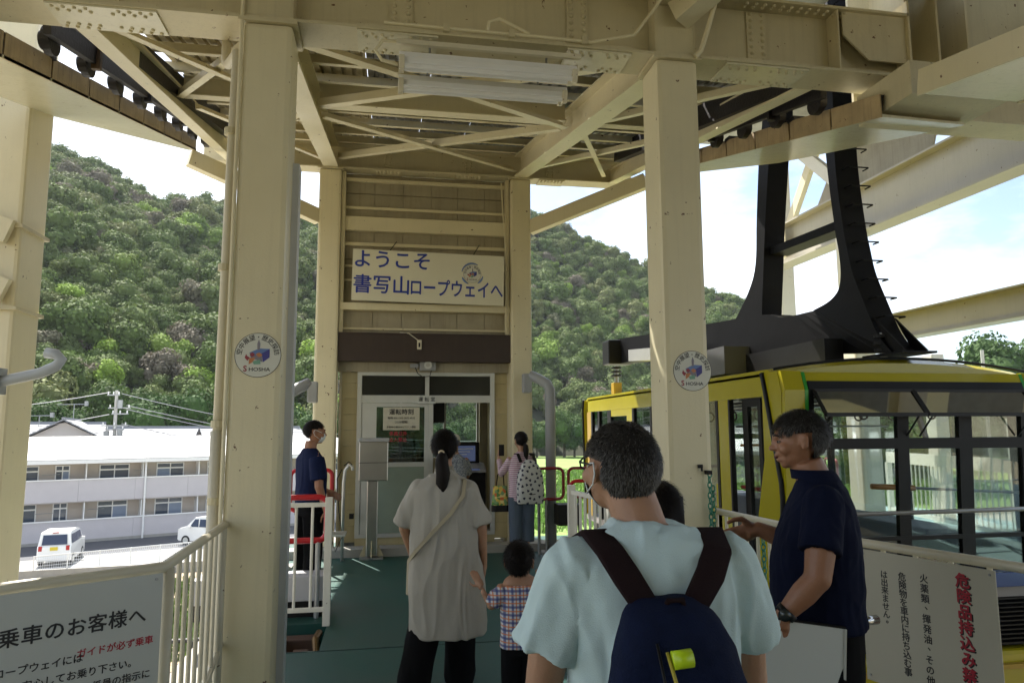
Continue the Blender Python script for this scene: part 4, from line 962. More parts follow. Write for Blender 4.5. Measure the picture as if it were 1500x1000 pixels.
strip(b, [(6.22, 2.33), (7.4, 2.44), (8.3, 2.53), (9.6, 2.66), (11.2, 2.74), (12.7, 2.80), (12.85, 2.95)], [(7.40, 2.935), (7.93, 2.94), (8.3, 3.03), (9.6, 3.09), (11.2, 3.16), (12.5, 3.22), (12.8, 3.14)], .149, .129)
b.build('lower_beam', hangm, HG); b = MB()
strip(b, [(7.90, 8.0), (7.90, 5.77), (8.03, 5.02), (8.17, 4.17), (8.25, 3.56), (8.30, 3.2), (8.33, 2.9)], [(8.08, 8.0), (8.10, 5.8), (8.21, 5.2), (8.33, 4.3), (8.40, 3.70), (8.58, 3.36), (8.95, 2.98)], .148, .128)
b.build('far_arm', hangm, HG)

MB().bar((5.02, 6.98, 3.83), (4.90, 8.2, 3.83), .24, .10).build('cross_tie', hangm, HG)
# flanges on the edges of the arms
def edge_strip(pts, off=0):
    for p, q in zip(pts, pts[1:]): MB().bar((xs_(p[0]), p[0], p[1]), (xs_(q[0]), q[0], q[1]), .30, .018).build('flange', hangm, HG)

for i in range(22):
    z = 2.72+.215*i
    y = 6.18
    for (ya, za), (yb_, zb2) in zip(prof[:8], prof[1:8]):
        if za <= z <= zb2: y = ya+(yb_-ya)*(z-za)/(zb2-za)
    MB().tube([(4.95, y, z), (4.95, y-.09, z), (4.96, y-.10, z), (5.19, y-.10, z), (5.20, y-.09, z), (5.20, y, z)], .009, 6).build('rung', hangm, HG)
for x in (4.90, 5.14): MB().prism([(6.26, 2.34), (6.08, 2.34), (6.50, 2.72)], 'x', x, x+.02).build('gusset', hangm, HG)
MB().box(4.82, 5.2, 6.02, 6.6, 2.31, 2.33).build('base_plate', hangm, HG)
# grey plates below the beam, spreader arm
b = MB(); b.box(4.60, 4.82, 6.9, 8.6, 2.30, 2.55); b.build('side_plate', black, HG)
MB().box(4.30, 4.75, 8.6, 10.0, 2.30, 2.66).build('side_plate', mat('dark_grey_plate', (.10, .10, .105), .4), HG)
MB().bar((4.30, 12.5, 2.92), (4.45, 9.6, 2.70), .26, .20).build('spreader_arm', grayp, HG)
MB().box(3.93, 4.4, 12.3, 12.7, 2.76, 3.20, None, .03).build('end_housing', black, HG)
CR = thing('carriage', 'dark rope carriage resting on top of the hanger, hidden under the station roof', 'carriage', (5, 7.7, 8.0))
MB().box(4.75, 5.3, 5.6, 9.9, 8.0, 8.4, None, .05).build('frame', hangm, CR)
for k in range(6): MB().cyl((4.9, 5.9+.72*k, 8.45), (5.15, 5.9+.72*k, 8.45), .2, 20).build('wheel', black, CR)
# ropes
RP = thing('track_rope', 'thick steel track rope climbing above the station towards the wooded hill', 'rope', (5, 8, 8.6))
MB().tube([(5.02, -4, 6.2), (5.02, 8, 8.6), (5.02, 40, 18), (4.9, 200, 95)], .025, 6).build('rope', galv, RP)
PWW = []
for k, (a, c) in enumerate((((9.0, 15, 3.35), (30, 22, 9)), ((9.0, 15, 3.30), (31, 20, 8.2)), ((8.6, 10.5, 3.34), (16, 6.5, 3.8)))):
    o = MB().tube([a, tuple((Vector(a)+Vector(c))/2-Vector((0, 0, .15))), c], .018, 6).build('overhead_wire', black)
    tag(o, ['upper thin dark wire crossing the sky above the lower outer beam', 'lower thin dark wire crossing the sky above the lower outer beam', 'dark wire lying along the top of the lower outer beam'][k], 'wire')
# ================================================================== SURROUNDINGS
GZ = -5.1
def smooth01(t): t = max(0, min(1, t)); return t*t*(3-2*t)
RIDGE = [(-60, 14), (-45, 15.5), (-30, 16.6), (-24.7, 18.5), (-22.7, 18.7), (-20.6, 18.1), (-18.4, 17.2), (-17.1, 16.6), (-12.2, 16.6), (1.7, 16.8), (11.7, 17.2), (12.9, 17.0), (15.6, 15.7), (18.4, 14.2), (21.1, 12.9), (26, 10.7), (27.8, 10), (29.5, 9.1), (32.3, 7.5), (35.1, 4.6), (37.7, 3.7), (41, 2.9), (45, 1.9), (52, 2.5), (70, 5)]
def ridge_el(az):
    for (a, e), (a2, e2) in zip(RIDGE, RIDGE[1:]):
        if a <= az <= a2: t = (az-a)/(a2-a); return e+(e2-e)*t
    return RIDGE[0][1] if az < -60 else RIDGE[-1][1]
def foot(az): return 108+ (72 if az > 8 else 72*smooth01((az+4)/12) if az > -4 else 0)+ (az-8)*.4*(az > 8)
def top_r(az): return 330 if az < 33 else 330+(az-33)*6
def hill_z(r, az):
    f_, t_ = foot(az), top_r(az); Zr = 1.6+t_*math.tan(R(ridge_el(az)))-5
    t = (r-f_)/(t_-f_)
    if t <= 0: return GZ
    if t <= 1: s = t**.92; z = GZ+(Zr-GZ)*s
    else: z = Zr-(t-1)*60
    a = R(az); x, y = r*math.sin(a), r*math.cos(a)
    g = noise.noise(Vector((x/55, y/55, 3.1)))*13+noise.noise(Vector((x/120, y/120, 7.7)))*14
    return z+g*smooth01(t*2.5)*(1-.75*smooth01((t-.55)/.4)) 
# ground sheet to the horizon
b = MB(); b.box(-900, 900, -900, 900, GZ-.5, GZ); b.build('ground', mat('ground_earth', (.20, .17, .11), .95, var=.3, vscale=.05, bump=.3, bscale=3), kind='structure')
b = MB(); na, nr_ = 84, 34; grid = []
for i in range(na+1):
    az = -62+132*i/na; row = []
    for j in range(nr_+1):
        r_ = foot(az)+(430-foot(az))*j/nr_; a = R(az); row.append(b.bm.verts.new((r_*math.sin(a), r_*math.cos(a), hill_z(r_, az)+(.02 if j else -.1))))
    grid.append(row)
for i in range(na):
    for j in range(nr_): b.face((grid[i][j], grid[i+1][j], grid[i+1][j+1], grid[i][j+1]))
b.build('hillside', mat('forest_floor', (.035, .040, .018), .95, var=.4, vscale=.1), smooth=True, kind='structure')

def sheet(name, pts, m, dz, kind='structure'):
    b = MB(); b.prism([(x, y) for x, y in pts], 'z', GZ-.2+dz*.1, GZ+dz); return b.build(name, m, kind=kind)
asph_shaded = mat('lot_asphalt_shaded', (.085, .088, .098), .9, var=.15, vscale=.6, bump=.25, bscale=60)  # asphalt made darker and bluish to hold the building's shadow
asph_l = mat('lot_concrete', (.30, .295, .28), .9, var=.15, vscale=.5, bump=.2, bscale=40)
sheet('asphalt_shadow', [(-60, 20), (-26, 39.0), (-8.2, 46.6), (4, 52), (4, 60), (-60, 60)], asph_shaded, .004)  # dark sheet painting the apartment building's shadow on the asphalt
sheet('parking_lot', [(-60, 15), (-19.2, 36.9), (-8.6, 38.2), (-4, 40), (2, 47), (2, 53), (-8.2, 46.8), (-26, 39.2), (-60, 22)], asph_l, .012)
dirt = mat('dirt_field_soil', (.36, .29, .20), .95, var=.35, vscale=.8, bump=.6, bscale=12)
sheet('dirt_field', [(-30, 21.5), (-3, 22.5), (-2, 36), (-8.6, 37.4), (-19.2, 36.2), (-40, 26)], dirt, .020)
sheet('concrete_apron', [(-30, 8), (-2.5, 8), (-2.5, 22.2), (-30, 21.2)], concl, .028)
sheet('rice_field', [(2, 44), (13, 42), (70, 60), (150, 100), (150, 172), (44, 186), (34, 183), (4, 120)], mat('rice_green', (.16, .26, .05), .9, var=.18, vscale=.15, bump=.8, bscale=8), .012)
sheet('gravel_path', [(-1, 18), (24, 19), (60, 34), (70, 55), (13, 41), (2, 42)], mat('pale_gravel', (.50, .47, .38), .95, var=.2, vscale=1.2, bump=.5, bscale=15), .020)
sheet('dry_field', [(14, 16), (44, 12), (60, 22), (60, 30), (24, 18.6), (14, 18)], mat('dry_field_m', (.40, .34, .21), .95, var=.3, vscale=.7, bump=.6, bscale=10), .028)
for k, (u0, v0) in enumerate(((-12.9, 41.9), (-15.4, 40.7), (-10.3, 43.0), (-7.8, 44.2), (-18.0, 39.6))):
    b = MB(); b.bar((u0, v0, GZ+.018), (u0+.9, v0-3.6, GZ+.018), .12, .006); b.build('parking_line', white, kind='structure')
RW = MB().bar((-20, 36.2, GZ+.22), (-3.5, 38.6, GZ+.22), .25, .5).build('kerb_wall', conc); tag(RW, 'low grey concrete wall along the near edge of the parking lot', 'wall')
DPp = thing('ground_pipe', 'dark jointed pipe rail running across the ground below the left railing', 'pipe', (-5, 24, GZ))
for k in range(6): MB().cyl((-8+1.2*k, 23.8+.04*k, GZ+.45), (-6.85+1.2*k, 23.84+.04*k, GZ+.45), .07, 8).build('pipe', rubber, DPp); MB().cyl((-8+1.2*k, 23.8, GZ), (-8+1.2*k, 23.8, GZ+.45), .04, 6).build('post', rubber, DPp)
# station foundation
MB().box(-1.6, 2.6, -6, 10.9, GZ, -.25).build('foundation', conc, ST)
# weeds and grass as stuff
def tufts(name, region, n, h, m, seed):
    rnd = random.Random(seed); b = MB()
    for _ in range(n):
        x, y = region(rnd); a = rnd.uniform(0, 6.3); hh = h*rnd.uniform(.5, 1.3); s = hh*.35
        c, d = math.cos(a)*s, math.sin(a)*s; lx, ly = rnd.uniform(-.4, .4)*hh, rnd.uniform(-.4, .4)*hh
        vs = [b.bm.verts.new((x-c*.3, y-d*.3, GZ+.02)), b.bm.verts.new((x+c*.3, y+d*.3, GZ+.02)), b.bm.verts.new((x+c+lx, y+d+ly, GZ+hh)), b.bm.verts.new((x-c*.2+lx, y-d*.2+ly, GZ+hh*1.05))]
        b.face(vs)
    return b.build(name, m, kind='stuff')
weedm = mat('weed_green', (.14, .20, .045), .8, island=.5)
def inq(p4):
    def f(r_):
        u, v = r_.random(), r_.random(); A, B, C_, D = [Vector(p) for p in p4]; p = A.lerp(B, u).lerp(D.lerp(C_, u), v); return p.x, p.y
    return f
tufts('weeds', inq(((-12, 23), (-4.4, 23), (-4.8, 35.5), (-13, 34.5))), 5000, .28, weedm, 3)
tufts('grass', inq(((10, 30), (24, 24), (44, 34), (22, 44))), 7000, .35, weedm, 5)
tufts('grass', inq(((12, 14), (30, 10), (50, 24), (26, 26))), 9000, .28, weedm, 6)
tufts('rice_plants', inq(((8, 46), (60, 60), (90, 120), (20, 110))), 26000, .55, mat('rice_blade', (.18, .29, .06), .7, island=.35), 8)

# haze: one closed box round everything, even density
hz = MB(); hz.box(-950, 950, -950, 950, GZ-1.6, 190); hzm = bpy.data.materials.new('haze'); hzm.use_nodes = True; ht = hzm.node_tree; ht.nodes.clear()
ho_ = ht.nodes.new('ShaderNodeOutputMaterial'); hv = ht.nodes.new('ShaderNodeVolumePrincipled'); hv.inputs['Density'].default_value = .00010; hv.inputs['Color'].default_value = (.80, .88, .97, 1); hv.inputs['Anisotropy'].default_value = .2
ht.links.new(hv.outputs[0], ho_.inputs['Volume']); hz.build('haze', hzm, kind='stuff')
# ---- apartment building
AO = Vector((-21.5, 47.1, GZ)); AU = Vector((.911, .413, 0)); AN_ = Vector((-.413, .911, 0))
AP = thing('apartment_building', 'two storey pale apartment building with long white metal roof and recessed balcony windows', 'building', AO)
MA = Matrix((AU, AN_, Vector((0, 0, 1)))).transposed().to_4x4(); MA.translation = AO
apw = mat('apartment_siding', (.54, .51, .52), .7, var=.06, vscale=1.5, bump=.1, bscale=20); apin = mat('apartment_recess', (.50, .44, .38), .75)
def ap(name, x0, x1, y0, y1, z0, z1, m, parent=AP, bev=0): return MB().box(x0, x1, y0, y1, z0, z1, MA, bev).build(name, m, parent)
UA, UB = -9, 22
ap('base_course', UA, UB, .0, .2, 0, .18, conc)
for z0, z1 in ((.18, 1.33), (2.47, 3.76)):
    u = UA; 
    while u < UB: ap('parapet_panel', u+.004, min(u+3.1, UB)-.004, .02, .16, z0, z1, apw); u += 3.1
    ap('parapet_cap', UA, UB, -.03, .20, z1, z1+.07, white)
ap('back_wall', UA, UB, 1.1, 1.3, 0, 4.8, apin)
ap('slab', UA, UB, .16, 1.1, 2.40, 2.50, apw); ap('slab', UA, UB, .16, 1.1, .1, .2, apw)
ap('side_wall', UA-.01, UA+.2, 0, 8, 0, 4.8, apw); ap('side_wall', UB-.2, UB+.01, 0, 8, 0, 4.8, apw); ap('rear_wall', UA, UB, 7.8, 8, 0, 4.8, apw)
ap('soffit', UA-.3, UB+.3, -.35, 1.1, 4.76, 4.80, white)
ap('fascia', UA-.3, UB+.3, -.40, -.34, 4.76, 5.04, white)
b = MB(); b.prism([(-.40, 5.04), (8.4, 6.35), (8.4, 6.27), (-.40, 4.98)], 'x', UA-.3, UB+.3); bmesh.ops.transform(b.bm, matrix=MA, verts=b.bm.verts)
b.build('roof', mat('white_metal_roof', (.80, .80, .80), .45, var=.03), AP)
k = UA
while k < UB:
    b = MB(); b.bar((k, -.38, 5.055), (k, 8.38, 6.36), .03, .03); bmesh.ops.transform(b.bm, matrix=MA, verts=b.bm.verts); b.build('roof_seam', white, AP); k += 1.6
curt = mat('window_dark', (.07, .09, .12), .15); curt2 = mat('window_curtain', (.22, .27, .36), .5)
def win(u0, u1, z0, z1, cols=2, cur=False):
    f = MB(); t = .06
    f.box(u0, u1, 1.02, 1.10, z0, z0+t, MA); f.box(u0, u1, 1.02, 1.10, z1-t, z1, MA); f.box(u0, u0+t, 1.02, 1.10, z0+t, z1-t, MA); f.box(u1-t, u1, 1.02, 1.10, z0+t, z1-t, MA)
    if cols > 1 or True: f.box((u0+u1)/2-.03, (u0+u1)/2+.03, 1.03, 1.10, z0+t, z1-t, MA)
    zt = z1-.34
    f.box(u0+t, u1-t, 1.025, 1.09, zt-.05, zt+.04, MA)
    o = f.build('window', white, AP)
    mid = (u0+u1)/2
    for a, c in ((u0+t, mid-.03), (mid+.03, u1-t)):
        MB().box(a, c, 1.06, 1.07, zt+.04, z1-t, MA).build('pane', curt, o); MB().box(a, c, 1.06, 1.07, z0+t, zt-.05, MA).build('pane', curt2 if (cur and a > u0+.5) else random.choice((curt, curt, curt2)), o)
off = .12
ws_ = [(-5.6, -3.9), (-8.2, -6.5), (-.62, 1.22), (2.05, 2.83), (4.42, 6.12), (7.70, 9.38), (10.85, 12.5), (13.9, 15.6), (17.0, 18.7), (19.6, 20.6)]
for zf in (.25, 2.52):
    for i, (a, c) in enumerate(ws_):
        win(a+off, c+off, zf+.55, zf+2.12, cur=(i == 4 and zf < 1))
    for u in (-3.2, 3.75, 6.9, 10.25, 13.2, 16.2, 19.1): ap('partition', u, u+.06, .16, 1.1, zf, zf+2.2, white)
for u in (7.05, -6.1, 19.4): o = MB(); o.cyl((u, -.06, 0), (u, -.06, 4.76), .06, 8); bmesh.ops.transform(o.bm, matrix=MA, verts=o.bm.verts); o.build('downpipe', white, AP)
for u, z in ((1.5, 3.5), (1.3, 1.2), (6.5, 3.6), (4.0, 1.3)): o = MB(); o.cyl((u, .6, z+.6), (u+.9, .6, z+.62), .02, 6); bmesh.ops.transform(o.bm, matrix=MA, verts=o.bm.verts); o.build('laundry_pole', galv, AP)
DI = thing('satellite_dish', 'white satellite dish on the roof of the apartment building near the left column', 'dish', (-27, 60, 0))
MB().cyl((-26.2, 55.0, .3), (-26.2, 55.0, 1.55), .05, 8).build('mast', white, DI); b = MB(); b.ell((-26.2, 54.9, 1.9), (.42, .12, .45)); b.build('dish', white, DI, smooth=True)
for s in (-.35, .35): MB().cyl((-26.2+s, 54.9, .25), (-26.2, 55, .95), .03, 6).build('stay', white, DI)

# ---- houses behind
rooft = mat('grey_roof_tile', (.26, .27, .29), .7, var=.15, vscale=2, bump=.3); housew = mat('house_wall', (.55, .52, .48), .75)
def house(cx, cy, L_, W_, zr, ze, rz, lab, gable_front=False, grp='tiled houses behind the apartment building'):
    h = thing('house', lab, 'house', (cx, cy, GZ), grp); M = Matrix.Translation((cx, cy, 0)) @ Matrix.Rotation(rz, 4, 'Z')
    MB().box(-L_/2, L_/2, -W_/2, W_/2, GZ, ze, M).build('wall', housew, h)
    b = MB(); b.prism([(-W_/2+.01, ze), (W_/2-.01, ze), (0, zr-.12)], 'x', -L_/2+.01, L_/2-.01); bmesh.ops.transform(b.bm, matrix=M, verts=b.bm.verts); b.build('gable', housew, h)
    ov = .5; sl_ = (zr-ze)/(W_/2)
    for s in (-1, 1):
        nrow = 9
        for i in range(nrow):
            t0, t1 = i/nrow, (i+1)/nrow; y0 = s*(W_/2+ov)*(1-t0); y1 = s*(W_/2+ov)*(1-t1); z0 = zr-abs(y0)*sl_; z1 = zr-abs(y1)*sl_
            b = MB(); b.prism([(y0, z0+.03), (y1, z1+.0), (y1, z1+.10), (y0, z0+.13)], 'x', -L_/2-ov, L_/2+ov); bmesh.ops.transform(b.bm, matrix=M, verts=b.bm.verts); b.build('tile_course', rooft, h)
    MB().box(-L_/2-ov, L_/2+ov, -.12, .12, zr+.05, zr+.22, M).build('ridge', rooft, h)
    for xx in (-L_/2-.02, L_/2+.02): MB().box(xx-.02, xx+.02, -.3, .3, ze+.15, ze+.85, M).build('gable_window', curt, h)
    return h
house(-29.5, 68, 9.5, 8, 2.25, .2, R(18), 'long low grey tiled roof just right of the left column')
house(-24.9, 63.5, 9, 8.2, 2.45, .2, R(105), 'house with pale gable and small square window facing the apartment building')
house(-20.2, 70, 7.2, 7.5, 1.85, .0, R(18), 'grey tiled roof to the right of the pale gable, by the utility pole')
house(-11.5, 66, 7.5, 7.5, 1.80, .0, R(24), 'grey tiled roof with white gable edge just left of the drainpipe')
def antenna(x, y, z0, z1, lab):
    g = thing('tv_antenna', lab, 'antenna', (x, y, z0)); MB().cyl((x, y, z0), (x, y, z1), .035, 6).build('mast', galv, g); MB().cyl((x-1.15, y-.3, z1-.05), (x+1.0, y+.3, z1+.02), .03, 6).build('boom', galv, g)
    for k in range(11): MB().cyl((x-1.1+.2*k, y-.28+.055*k-.25, z1-.03), (x-1.1+.2*k, y-.28+.055*k+.25, z1-.03), .012, 4).build('element', galv, g)
    MB().box(x+.75, x+1.0, y+.1, y+.35, z1-.15, z1+.25).build('reflector', galv, g)
antenna(-25.8, 66, 2.0, 3.9, 'taller television antenna above the gabled house'); antenna(-28.4, 66, 2.0, 2.95, 'shorter television antenna left of the gabled house')
UP = thing('utility_pole', 'concrete utility pole with cross arms, insulators and transformers behind the apartment building', 'utility pole', (-20.4, 60, GZ))
MB().cyl((-20.45, 60, GZ), (-20.5, 60, 4.75), .17, 12, .11).build('pole', concl, UP)
for z, l_, s in ((4.35, .9, -.3), (3.35, 1.6, .5), (2.9, 1.2, .6), (2.0, 1.9, 0), (1.7, 1.3, .1)):
    MB().box(-20.5+s*.6-l_/2, -20.5+s*.6+l_/2, 59.85, 59.95, z, z+.09).build('cross_arm', galv, UP)
    for k in (-1, 0, 1): MB().cyl((-20.5+s*.6+k*l_*.42, 59.9, z+.09), (-20.5+s*.6+k*l_*.42, 59.9, z+.30), .05, 8).build('insulator', white, UP)
for dx, z in ((.45, 1.1), (-.5, 1.0), (.2, .6), (.35, 3.35)): MB().cyl((-20.5+dx, 59.8, z), (-20.5+dx, 59.8, z+.65), .2, 12).build('transformer', galv, UP)
wires = [((-20.9, 59.9, 4.6), (-48, 52, 2.6)), ((-20.9, 59.9, 2.9), (-48, 52, .7)), ((-20.1, 59.9, 4.5), (10, 72, .5)), ((-19.7, 59.9, 3.6), (10, 72, -.2)), ((-19.7, 59.9, 3.3), (10, 72, -.5)), ((-20, 59.9, 2.2), (10, 72, -2.0)), ((-20, 59.9, 1.9), (-48, 50, -1.4))]
for k, (a, c) in enumerate(wires):
    A, B = Vector(a), Vector(c); pts = [A.lerp(B, i/14)-Vector((0, 0, 1.1*4*(i/14)*(1-i/14))) for i in range(15)]
    o = MB().tube(pts, .028, 5).build('power_line', mat('wire_grey%d' % k, (.35, .35, .36), .6)); tag(o, ['topmost power line left of the utility pole', 'middle power line left of the utility pole', 'topmost power line right of the utility pole', 'second power line right of the utility pole', 'third power line right of the utility pole', 'lowest power line right of the utility pole', 'lowest power line left of the utility pole'][k], 'power line')
FN = thing('parking_fence', 'low white mesh fence along the near edge of the parking lot', 'fence', (-13, 38, GZ))
fa, fb = Vector((-15.6, 36.75, GZ+.1)), Vector((-8.6, 40.4, GZ+.1)); nP = 6
for i in range(nP+1): p = fa.lerp(fb, i/nP); MB().cyl(p, p+Vector((0, 0, 1.0)), .03, 6).build('post', white, FN)
for i in range(nP):
    p, q = fa.lerp(fb, i/nP), fa.lerp(fb, (i+1)/nP); b = MB()
    for j in range(7): zz = Vector((0, 0, .12+.14*j)); b.cyl(p+zz, q+zz, .009, 4)
    for j in range(15): v = p.lerp(q, j/15); b.cyl(v+Vector((0, 0, .1)), v+Vector((0, 0, .98)), .008, 4)
    b.build('mesh_panel', palegrey, FN)
    MB().cyl(p+Vector((0, 0, .98)), q+Vector((0, 0, .98)), .022, 6).build('top_rail', white, FN)

# ---- cars
def car(loc, rz, lab, L_=3.4, W_=1.48, H_=1.72):
    g = thing('parked_car', lab, 'car', (0, 0, 0))
    body = [(-1.66, .28), (-1.70, .55), (-1.68, .95), (-1.60, 1.05), (-1.52, 1.60), (-1.40, 1.69), (-.2, 1.72), (.55, 1.62), (1.10, 1.10), (1.55, .98), (1.68, .80), (1.70, .35), (1.60, .26)]
    b = MB(); rings = []
    for y, sx, in ((-W_/2, .0), (-W_/2+.06, 1), (W_/2-.06, 1), (W_/2, 0)):
        pts = []
        for x, z in body:
            yy = y
            if z > 1.0: yy = y*(1-.13*(z-1.0)/.7)
            k = .97 if sx == 0 else 1.0
            pts.append((x*k, yy, .26+(z-.26)*(.985 if sx == 0 else 1)))
        rings.append(pts)
    b.loft(rings); b.build('body', car_white, g, smooth=False)
    # glass band
    def gl(pts, name='window'):
        b = MB(); A_ = [b.bm.verts.new(p) for p in pts]; b.face(A_); r_ = bmesh.ops.extrude_face_region(b.bm, geom=b.bm.faces[:]); 
        n_ = (Vector(pts[1])-Vector(pts[0])).cross(Vector(pts[2])-Vector(pts[0])).normalized()
        bmesh.ops.translate(b.bm, vec=n_*.012, verts=[v for v in r_['geom'] if isinstance(v, bmesh.types.BMVert)]); b.build(name, car_glass, g)
    gl([(-1.625, .56, 1.06), (-1.625, -.56, 1.06), (-1.545, -.52, 1.54), (-1.545, .52, 1.54)], 'rear_window')
    gl([(1.12, -.58, 1.12), (1.12, .58, 1.12), (.60, .54, 1.58), (.60, -.54, 1.58)], 'windscreen')
    for s in (-1, 1):
        for xa, xb_ in ((-1.40, -.62), (-.55, .18), (.24, .82)):
            y0 = s*(W_/2*(1-.13*.08/.7)+.004); y1 = s*(W_/2*(1-.13*.55/.7)+.004); xt = min(xb_, .52)
            pts = [(xa, y0, 1.08), (xb_, y0, 1.08), (xt, y1, 1.52), (xa+.03, y1, 1.52)]
            gl(pts if s < 0 else list(reversed(pts)))
        for x in (-1.08, 1.08):
            w_ = MB().cyl((x, s*(W_/2-.16), .29), (x, s*(W_/2+.01), .29), .29, 20).build('wheel', rubber, g); MB().cyl((x, s*(W_/2), .29), (x, s*(W_/2+.02), .29), .18, 16).build('rim', alum, w_)
        MB().box(-1.70, -1.60, s*.60-.08, s*.60+.08, .78, 1.02, None, .01).build('tail_light', mat('tail_red', (.4, .02, .02), .2), g)
        MB().box(.70, .86, s*.80-.09, s*.80+.09, 1.0, 1.14, None, .02).build('mirror', car_white, g)
        MB().box(1.58, 1.69, s*.52-.14, s*.52+.14, .72, .9, None, .01).build('headlight', alum, g)
    MB().box(-1.72, -1.705, -.17, .17, .80, .97).build('number_plate', mat('plate_yellow', (.65, .50, .03), .5), g)
    MB().box(-1.74, -1.62, -.68, .68, .30, .50, None, .03).build('bumper', car_white, g); MB().box(-1.56, -1.46, -.15, .15, 1.64, 1.67).build('brake_light', mat('brake_red', (.4, .02, .02), .2), g)
    g.location = loc; g.rotation_euler = (0, 0, rz); return g
car_white = mat('car_white', (.78, .78, .76), .2, coat=.6); car_glass = mat('car_glass', (.03, .04, .08), .08)
car((-16.5, 41.9, GZ+.02), R(100), 'white compact van with yellow plate parked alone on the left of the lot')
car((-10.2, 46.3, GZ+.02), R(155), 'white compact van half hidden by the drainpipe, parked close to the apartment building')

# ---- distant objects on the right
TR = thing('parked_truck', 'small white truck far off beyond the railing, seen through the cabin', 'truck', (60, 82, GZ))
MB().box(56, 58.2, 80, 82, GZ+.6, GZ+2.6, None, .1).build('cab', white, TR); MB().box(58.3, 62, 80, 82, GZ+.8, GZ+1.7).build('bed', grayp, TR)
for x in (56.9, 61): MB().cyl((x, 79.9, GZ+.45), (x, 80.2, GZ+.45), .45, 14).build('wheel', rubber, TR)
DPl = MB().cyl((60.5, 64, GZ), (60.5, 64, 9.5), .16, 8).build('utility_pole', concl); tag(DPl, 'pale distant pole seen through the right end of the cabin', 'pole')

# ================================================================== TREES
def leaf_blob(seed, n, lobes, flat=.75, leaf=.10):
    rnd = random.Random(seed); b = MB()
    cs = []
    for i in range(lobes):
        a = rnd.uniform(0, 6.28); rr = rnd.uniform(0, .62)**.8; cs.append((Vector((rr*math.cos(a), rr*math.sin(a), rnd.uniform(-.35, .55)*flat)), rnd.uniform(.30, .52)))
    cs.append((Vector((0, 0, 0)), .6))
    for i in range(n):
        c, r_ = rnd.choice(cs); v = Vector((rnd.gauss(0, 1), rnd.gauss(0, 1), rnd.gauss(.25, 1))).normalized(); rad = r_*rnd.uniform(.82, 1.2)
        p = c+Vector((v.x*rad, v.y*rad, v.z*rad*.9))
        nrm = (v+Vector((rnd.uniform(-.7, .7), rnd.uniform(-.7, .7), rnd.uniform(-.5, .8)))).normalized(); t = nrm.orthogonal().normalized(); bt = nrm.cross(t); s = leaf*rnd.uniform(.5, 1.25); an = rnd.uniform(0, 6.28)
        t2 = t*math.cos(an)+bt*math.sin(an); b2 = nrm.cross(t2)
        vs = [b.bm.verts.new(p+t2*s*.9), b.bm.verts.new(p+b2*s*.55+nrm*s*.15), b.bm.verts.new(p-t2*s*.8), b.bm.verts.new(p-b2*s*.6)]
        b.face(vs)
    for c, r_ in cs: b.ell(c, (r_*.80, r_*.80, r_*.72), None, 8, 6)
    me = bpy.data.meshes.new('crown'); b.bm.to_mesh(me); b.bm.free(); return me
def foliage_mat(name, base, alt, bright, brown=(.16, .12, .09)):
    m = bpy.data.materials.new(name); m.use_nodes = True; t = m.node_tree; b = t.nodes['Principled BSDF']; A = t.nodes.new; Lk = t.links.new
    oi = A('ShaderNodeObjectInfo'); cr_ = A('ShaderNodeValToRGB'); e = cr_.color_ramp.elements
    e[0].position = 0; e[0].color = (*base, 1); e[1].position = 1.0; e[1].color = (*brown, 1)
    for p, c in ((.28, alt), (.5, base), (.66, (alt[0]*1.15, alt[1]*1.0, alt[2]*1.1)), (.80, base), (.86, bright), (.90, alt), (.95, brown)):
        x = e.new(p); x.color = (*c, 1)
    Lk(oi.outputs['Random'], cr_.inputs[0])
    g = A('ShaderNodeNewGeometry'); mr = A('ShaderNodeMapRange'); mr.inputs[3].default_value = .7; mr.inputs[4].default_value = 1.3; Lk(g.outputs['Random Per Island'], mr.inputs[0])
    h = A('ShaderNodeHueSaturation'); Lk(cr_.outputs[0], h.inputs['Color']); Lk(mr.outputs[0], h.inputs['Value']); Lk(h.outputs[0], b.inputs['Base Color'])
    b.inputs['Roughness'].default_value = .75; b.inputs['Specular IOR Level'].default_value = .12
    # leaf translucency
    tl = A('ShaderNodeBsdfTranslucent'); ms = A('ShaderNodeMixShader'); ms.inputs[0].default_value = .16; Lk(h.outputs[0], tl.inputs[0])
    o = [n for n in t.nodes if n.type == 'OUTPUT_MATERIAL'][0]; Lk(b.outputs[0], ms.inputs[1]); Lk(tl.outputs[0], ms.inputs[2]); Lk(ms.outputs[0], o.inputs[0]); return m
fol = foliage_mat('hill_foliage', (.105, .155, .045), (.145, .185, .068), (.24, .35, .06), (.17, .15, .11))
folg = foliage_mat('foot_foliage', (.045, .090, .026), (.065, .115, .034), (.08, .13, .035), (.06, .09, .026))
crowns = []
for s in range(6):
    me = leaf_blob(40+s, 3600, 11+s % 4, .85 if s < 4 else 1.2, .078); me.materials.append(fol); crowns.append(me)
ccol = bpy.data.collections.new('crown_kinds')
for me in crowns: o = bpy.data.objects.new('crown_kind', me); ccol.objects.link(o)
rnd = random.Random(99)
def in_view(az): return -31 < az < 51
pts = []
az = -48.0
tries = 0
cell = {}
